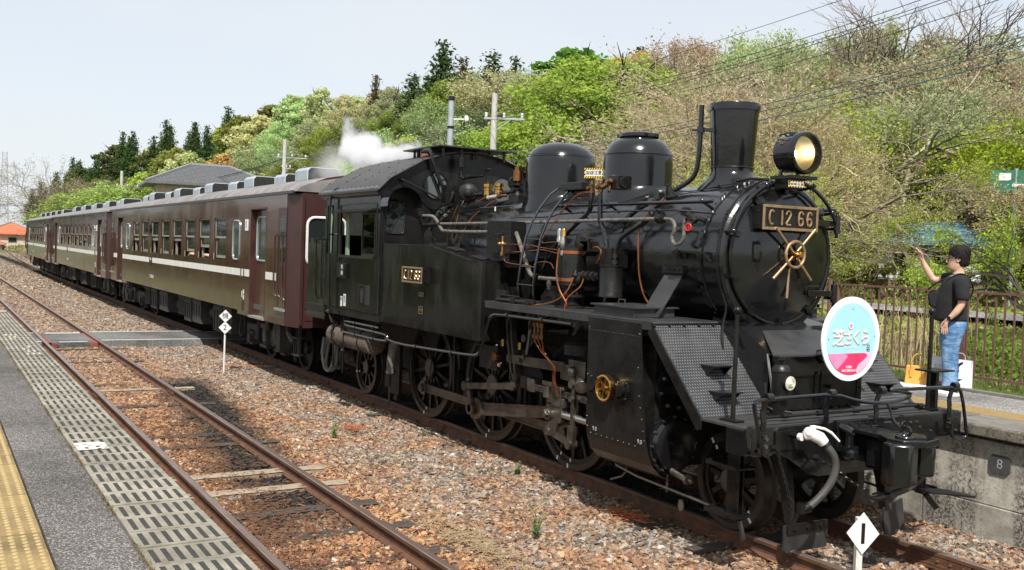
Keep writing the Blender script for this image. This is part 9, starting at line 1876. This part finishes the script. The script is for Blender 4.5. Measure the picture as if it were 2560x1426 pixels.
def build_man():
    t = thing('person', (3.43,3.66,FZ), 'man in black T-shirt and blue jeans on the far platform raising one hand', 'person', rz=rad(-145))
    V, E_, R_ = [], [], []
    def add(p, r, prev=None):
        V.append(p); R_.append(r); 
        if prev is not None: E_.append((prev, len(V)-1))
        return len(V)-1
    pel = add((-.0,0,.90), .115); sp1 = add((.03,0,1.06), .15, pel); chest = add((0,0,1.24), .15, sp1); nb = add((-.03,0,1.37), .07, chest); nk = add((-.02,0,1.43), .058, nb)
    hd1 = add((-.005,0,1.53), .082, nk); hd2 = add((-.015,0,1.63), .092, hd1); add((-.02,0,1.68), .06, hd2)
    for s in (1, -1):
        hip = add((-.02,s*.10,.83), .10, pel); kn = add((.03,s*.10,.48), .065, hip); an = add((-.0,s*.10,.10), .042, kn); add((.05,s*.10,.045), .04, an)
    # near (left) arm hanging
    sh = add((-.04,.19,1.33), .062, chest); el = add((-.07,.245,1.05), .045, sh); fa = add((-.01,.25,.95), .043, el); wr = add((.075,.245,.86), .028, fa)
    pm_ = add((.095,.243,.80), (.034,.022), wr); 
    for i, (df, L_) in enumerate(((.028,.075),(.008,.085),(-.012,.08),(-.03,.065))):
        a = add((.10+df*.8,.242,.765), .0105, pm_); b2 = add((.105+df,.238,.765-L_*.5), .0095, a); add((.10+df,.228,.765-L_*.95), .0085, b2)
    a = add((.125,.235,.82), .012, wr); b2 = add((.14,.225,.785), .011, a); add((.138,.22,.755), .009, b2)
    # far (right) arm raised
    sh = add((.0,-.19,1.34), .062, chest); el = add((.25,-.25,1.30), .045, sh); fa = add((.32,-.24,1.41), .043, el); wr = add((.39,-.22,1.535), .028, fa); pm_ = add((.415,-.21,1.585), (.036,.022), wr)
    for i, (dy, df, L_) in enumerate(((.03,-.004,.07),(.012,.006,.08),(-.008,.010,.075),(-.027,.008,.06))):
        a = add((.425+df,-.21+dy,1.625), .0105, pm_); b2 = add((.44+df,-.21+dy,1.625+L_*.5), .0095, a); add((.465+df,-.205+dy,1.625+L_*.85), .0085, b2)
    a = add((.39,-.185,1.59), .012, wr); b2 = add((.40,-.165,1.625), .0105, a); add((.425,-.155,1.65), .009, b2)
    body = skin_mesh('body', V, E_, R_, 0, SKIN, t)
    # head details
    hd = loft('head', [(.0,0,1.415,.045,.045),(.012,0,1.43,.072,.055),(.012,0,1.46,.092,.066),(.006,0,1.50,.098,.074),(.0,0,1.55,.100,.078),(-.008,0,1.60,.102,.08),(-.012,0,1.65,.098,.078),(-.018,0,1.69,.078,.064),(-.02,0,1.715,.04,.035)], SKIN, t)
    def c(name, mb, mat, par, **k): return link(name, mesh_of(mb, name, mat, ang=60), par)
    mb = MB(); mb.sph((.108,0,1.53), .014, 12, (1.1,.9,1)); mb.tube([(.092,0,1.575),(.106,0,1.55),(.116,0,1.532)], [.008,.011,.012], 8, 1); c('nose', mb, SKIN, hd)
    mb = MB(); mb.sph((.096,0,1.488), .018, 10, (.5,1.3,.35)); c('mouth', mb, M('lips',(.36,.14,.11),None,5,.5), hd)
    for s in (-1, 1):
        mb = MB(); mb.sph((-.005,s*.078,1.555), .026, 12, (.75,.32,1.25)); mb.torus((-.005,s*.084,1.558), (.1,s,0), .019, .005, 16, 6); c('ear', mb, SKIN, hd)
        mb = MB(); mb.sph((.083,s*.034,1.578), .011, 10, (.8,1.3,.8)); c('eye', mb, M('eye_dark',(.03,.02,.015),None,5,.2), hd)
        mb = MB(); mb.bar((.092,s*.018,1.60),(.084,s*.052,1.604),.006,.008); c('eyebrow', mb, HAIRM, hd)
    mb = MB()
    for s in (-1, 1): mb.torus((.098,s*.034,1.575),(1,s*.25,0),.024,.0028,20,5); mb.tube([(.09,s*.058,1.58),(.04,s*.084,1.575),(-.01,s*.086,1.57)],.0028,5)
    mb.tube([(.104,-.01,1.578),(.106,0,1.582),(.104,.01,1.578)],.0025,5); c('glasses', mb, SATIN, hd)
    hr = random.Random(4)
    def hb(a, z): return .05*math.sin(a*7+z*40)+.04*math.sin(a*13-z*70)
    hair = loft('hair', [(-.05,0,1.475,.062,.06),(-.048,0,1.50,.075,.078),(-.045,0,1.54,.086,.088),(-.035,0,1.58,.098,.094),(-.02,0,1.62,.118,.098),(-.018,0,1.66,.122,.096),(-.02,0,1.70,.105,.084),(-.025,0,1.73,.07,.055),(-.03,0,1.742,.03,.025)], HAIRM, t, bumps=hb)
    mb = MB()
    for i in range(420):
        a = hr.uniform(0,6.28); z = hr.uniform(1.60,1.73); rr = .118*math.sqrt(max(.05,1-((z-1.64)/.11)**2)); p = Vector((-.02+rr*math.cos(a), rr*.82*math.sin(a), z)); 
        if math.cos(a) > .72 and z < 1.63: continue
        d = Vector((.35*math.cos(a)+hr.gauss(0,.25), .35*math.sin(a)+hr.gauss(0,.25), -1)).normalized(); q = p+d*hr.uniform(.03,.075); w = Vector((-math.sin(a),math.cos(a),0))*.004; mb.add([p-w,p+w,q],[(0,1,2)])
    c('hair_strands', mb, HAIRM, hair)
    # T-shirt
    def fold(a, z): return .018*math.sin(a*3+z*22)+.012*math.sin(a*5-z*35)
    loft('t_shirt', [(.045,0,.825,.190,.20),(.045,0,.86,.190,.20),(.058,0,.95,.184,.2),(.058,0,1.03,.184,.195),(.045,0,1.12,.175,.195),(.022,0,1.22,.168,.20),(.0,0,1.30,.15,.205),(-.012,0,1.35,.13,.17),(-.018,0,1.385,.085,.10),(-.015,0,1.40,.066,.07)], TEE, t, 32, fold)
    for pts, rr in (([(-.02,.15,1.33),(-.045,.20,1.31),(-.06,.235,1.22),(-.072,.25,1.12),(-.072,.252,1.085)], [.08,.085,.078,.077,.08]), ([(.0,-.13,1.33),(.05,-.19,1.33),(.12,-.215,1.325),(.17,-.225,1.32)], [.08,.085,.078,.076])):
        mb = MB(); mb.tube(pts, rr, 18, 0, True); o = c('sleeve', mb, TEE, t); s = o.modifiers.new('s','SUBSURF'); s.levels = s.render_levels = 1
    # jeans
    def jf(a, z): return .03*math.sin(a*2+z*30)+.022*math.sin(a*5+z*55)
    loft('jeans_seat', [(.01,0,.70,.145,.17),(.01,0,.76,.155,.175),(.015,0,.83,.155,.175),(.02,0,.90,.15,.17)], DENIM, t, 28, jf)
    for s in (1, -1): loft('jeans_leg', [(.015,s*.10,.035,.085,.082),(.02,s*.10,.06,.095,.09),(.01,s*.10,.10,.083,.08),(.015,s*.10,.25,.088,.085),(.03,s*.10,.42,.095,.09),(.035,s*.10,.52,.10,.095),(.03,s*.095,.62,.118,.10),(.015,s*.09,.72,.138,.105),(.01,s*.088,.80,.145,.10),(.012,s*.085,.86,.142,.095)], DENIM, t, 24, jf)
    for s in (1, -1):
        mb = MB(); mb.prism([(-.07,0),(.18,0),(.21,.02),(.20,.045),(.12,.07),(.04,.09),(-.06,.09),(-.08,.04)], 'y', s*.10-.045, s*.10+.045); o = c('shoe', mb, SATIN, t); bv = o.modifiers.new('b','BEVEL'); bv.width = .015; bv.segments = 2
    mb = MB(); mb.tube([(.05,.247,.884),(.072,.246,.868)], [.034,.034], 16); mb.bx(.045,.08,.268,.284,.86,.90); c('wristwatch', mb, SATIN, t)
    mb = MB()                                     # sling bag worn in front
    mb.prism([(.17,.0),(.26,.02),(.31,-.03),(.29,-.15),(.26,-.20),(.18,-.21),(.15,-.10)], 'y', -.05, .10); mb.v = [(a, b, z+1.18) for a, b, z in mb.v]; o = c('sling_bag', mb, TEE, t); bv = o.modifiers.new('b','BEVEL'); bv.width = .03; bv.segments = 3
    mb = MB(); mb.tube([(.30,.10,1.20),(.22,.17,1.28),(.08,.16,1.36),(-.05,.10,1.41),(-.14,.0,1.36),(-.2,-.12,1.2),(-.12,-.19,1.05),(.1,-.2,.97),(.25,-.08,1.0)], .009, 6, 2); c('strap', mb, SATIN, o)
build_man()
def passenger(x, z, label, head=True):
    y = -1.30; t = thing('person', (x, y, 1.6), label, 'person')
    V = [(0,.25,.0),(0,.22,.30),(0,.18,.45),(-.02,.06,.66),(-.02,.02,.76),(.16,.16,.42),(.22,-.02,.44),(.12,-.13,.455),(.05,-.15,.46),(.03,-.155,.465),(-.15,.12,.42),(-.2,-.05,.43),(-.08,-.13,.45),(-.02,-.14,.455)]
    E_ = [(0,1),(1,2),(2,3),(3,4),(2,5),(5,6),(6,7),(7,8),(8,9),(2,10),(10,11),(11,12),(12,13)]; R_ = [.16,.16,.14,.07,.09,.06,.05,.035,.03,.02,.06,.05,.035,.03]
    skin_mesh('body', V, E_, R_, 0, SKIN, t, 2)
    mb = MB(); mb.sph((-.02,.05,.80), .085, 16, (.95,1,1.2)); link('head', mesh_of(mb, 'head', SKIN), t)
    mb = MB(); mb.sph((-.02,.08,.83), .095, 14, (1,1,1.05)); link('hair', mesh_of(mb, 'hair', HAIRM), t)
    loft('shirt', [(0,.22,-.2,.2,.17),(0,.22,.1,.2,.17),(0,.2,.35,.2,.15),(0,.16,.48,.12,.1)], M('passenger_shirt',(.35,.3,.24),None,4,.8), t)
passenger(-11.62, 2, 'passenger resting both hands on the open window sill of the nearest carriage'); passenger(-13.0, 2, 'second passenger leaning at the next window of the nearest carriage')
# ---------------------------------------------------------------- bags on the far platform
YB = M('mustard_leather', (.62,.33,.055), (.54,.28,.045), 4, .5); WB = M('white_paper_bag', (.80,.80,.80), (.72,.72,.73), 3, .6)
bag = thing('tote_bag', (2.93,3.70,FZ), 'mustard yellow leather tote bag standing left of the man', 'handbag', rz=rad(35))
mb = MB(); mb.add([(-.14,-.06,0),(.14,-.06,0),(.14,.06,0),(-.14,.06,0),(-.125,-.02,.25),(.125,-.02,.25),(.125,.02,.25),(-.125,.02,.25)], [(0,3,2,1),(4,5,6,7),(0,1,5,4),(1,2,6,5),(2,3,7,6),(3,0,4,7)]); o = link('bag_body', mesh_of(mb,'bag_body',YB,False), bag); bv = o.modifiers.new('b','BEVEL'); bv.width = .01; bv.segments = 2
for yy in (-.035, .035):
    mb = MB(); mb.tube([(-.07,yy,.15),(-.07,yy*.9,.27),(-.05,yy*.6,.36),(0,yy*.5,.40),(.05,yy*.6,.36),(.07,yy*.9,.27),(.07,yy,.15)], .007, 7, 1); link('handle', mesh_of(mb,'handle',YB), bag)
for s in (-1, 1): mb = MB(); mb.box((s*.07,-.052,.16),(.03,.012,.10)); link('handle_tab', mesh_of(mb,'handle_tab',YB), bag)
def paper_bag(x, y, w, d, h, rz, label, marks):
    t = thing('paper_bag', (x,y,FZ), label, 'shopping bag', rz=rz); mb = MB()
    mb.add([(-w/2,-d/2,0),(w/2,-d/2,0),(w/2,d/2,0),(-w/2,d/2,0),(-w/2,-d/2*.5,h),(w/2,-d/2*.7,h*.98),(w/2,d/2*.7,h*.98),(-w/2,d/2*.5,h),(-w/2-.0,0,h*.5),(w/2-.02,0,h*.5)], [(0,3,2,1),(0,1,5,4),(2,3,7,6),(1,9,5),(1,2,9),(2,6,9),(9,6,5),(0,4,8),(4,7,8),(7,3,8),(3,0,8)]); link('bag_body', mesh_of(mb,'bag_body',WB,False), t)
    mb = MB(); mb.tube([(-.06,-d/2*.6,h-.02),(-.05,-d/2*.6,h+.08),(.05,-d/2*.6,h+.08),(.06,-d/2*.6,h-.02)], .003, 5, 1); link('handle', mesh_of(mb,'handle',WB), t)
    if marks == 'C':
        for z0, r0, a0, a1 in ((h*.70,.085,PI*.55,PI*1.35),(h*.18,.085,PI*.55,PI*1.2)):
            mb = MB()
            for i in range(14):
                aa, ab = a0+(a1-a0)*i/14, a0+(a1-a0)*(i+1)/14; q = []
                for a_, r_ in ((aa,r0),(ab,r0),(ab,r0-.028),(aa,r0-.028)): zz = z0+r_*math.sin(a_); q.append((-.0+r_*math.cos(a_)+.05, -d/2*(1-.4*zz/h)-.002, zz))
                mb.add(q, [(0,1,2,3)])
            link('printed_letter', mesh_of(mb,'printed_letter',SATIN,False), t)
    if marks == 'P':
        mb = MB(); mb.box((.0,-d/2-.002,.05),(w*.7,.002,.08)); link('printed_band', mesh_of(mb,'printed_band',M('dull_red_print',(.45,.07,.06),(.7,.6,.55),40,.6,lo=.48,hi=.52),False), t)
        mb = MB(); mb.box((.0,-d/2*.85-.003,.22),(w*.6,.002,.14)); link('printed_picture', mesh_of(mb,'printed_picture',M('grey_print',(.45,.5,.45),(.7,.7,.66),30,.6,lo=.45,hi=.55),False), t)
    return t
paper_bag(3.32,3.98,.26,.12,.36,rad(22),'white paper shopping bag with a large black letter C, right of the man','C')
paper_bag(3.16,3.86,.30,.12,.38,rad(35),'white printed paper bag with a red band partly behind the man','P')
mb = MB(); mb.box((2.98,3.58,FZ+.012),(.55,.20,.024),rad(10)); single('paper_sheet', mb, WB, 'flat white packet lying on the asphalt beneath the yellow bag', 'packet', smooth=False)
mb = MB(); mb.box((3.55,3.33,FZ+.015),(.34,.2,.03),rad(-10)); mb.box((3.56,3.30,FZ+.032),(.1,.02,.004),rad(-10)); single('paper_box', mb, WB, 'flat white box on the asphalt right of the man\'s feet', 'packet', smooth=False)
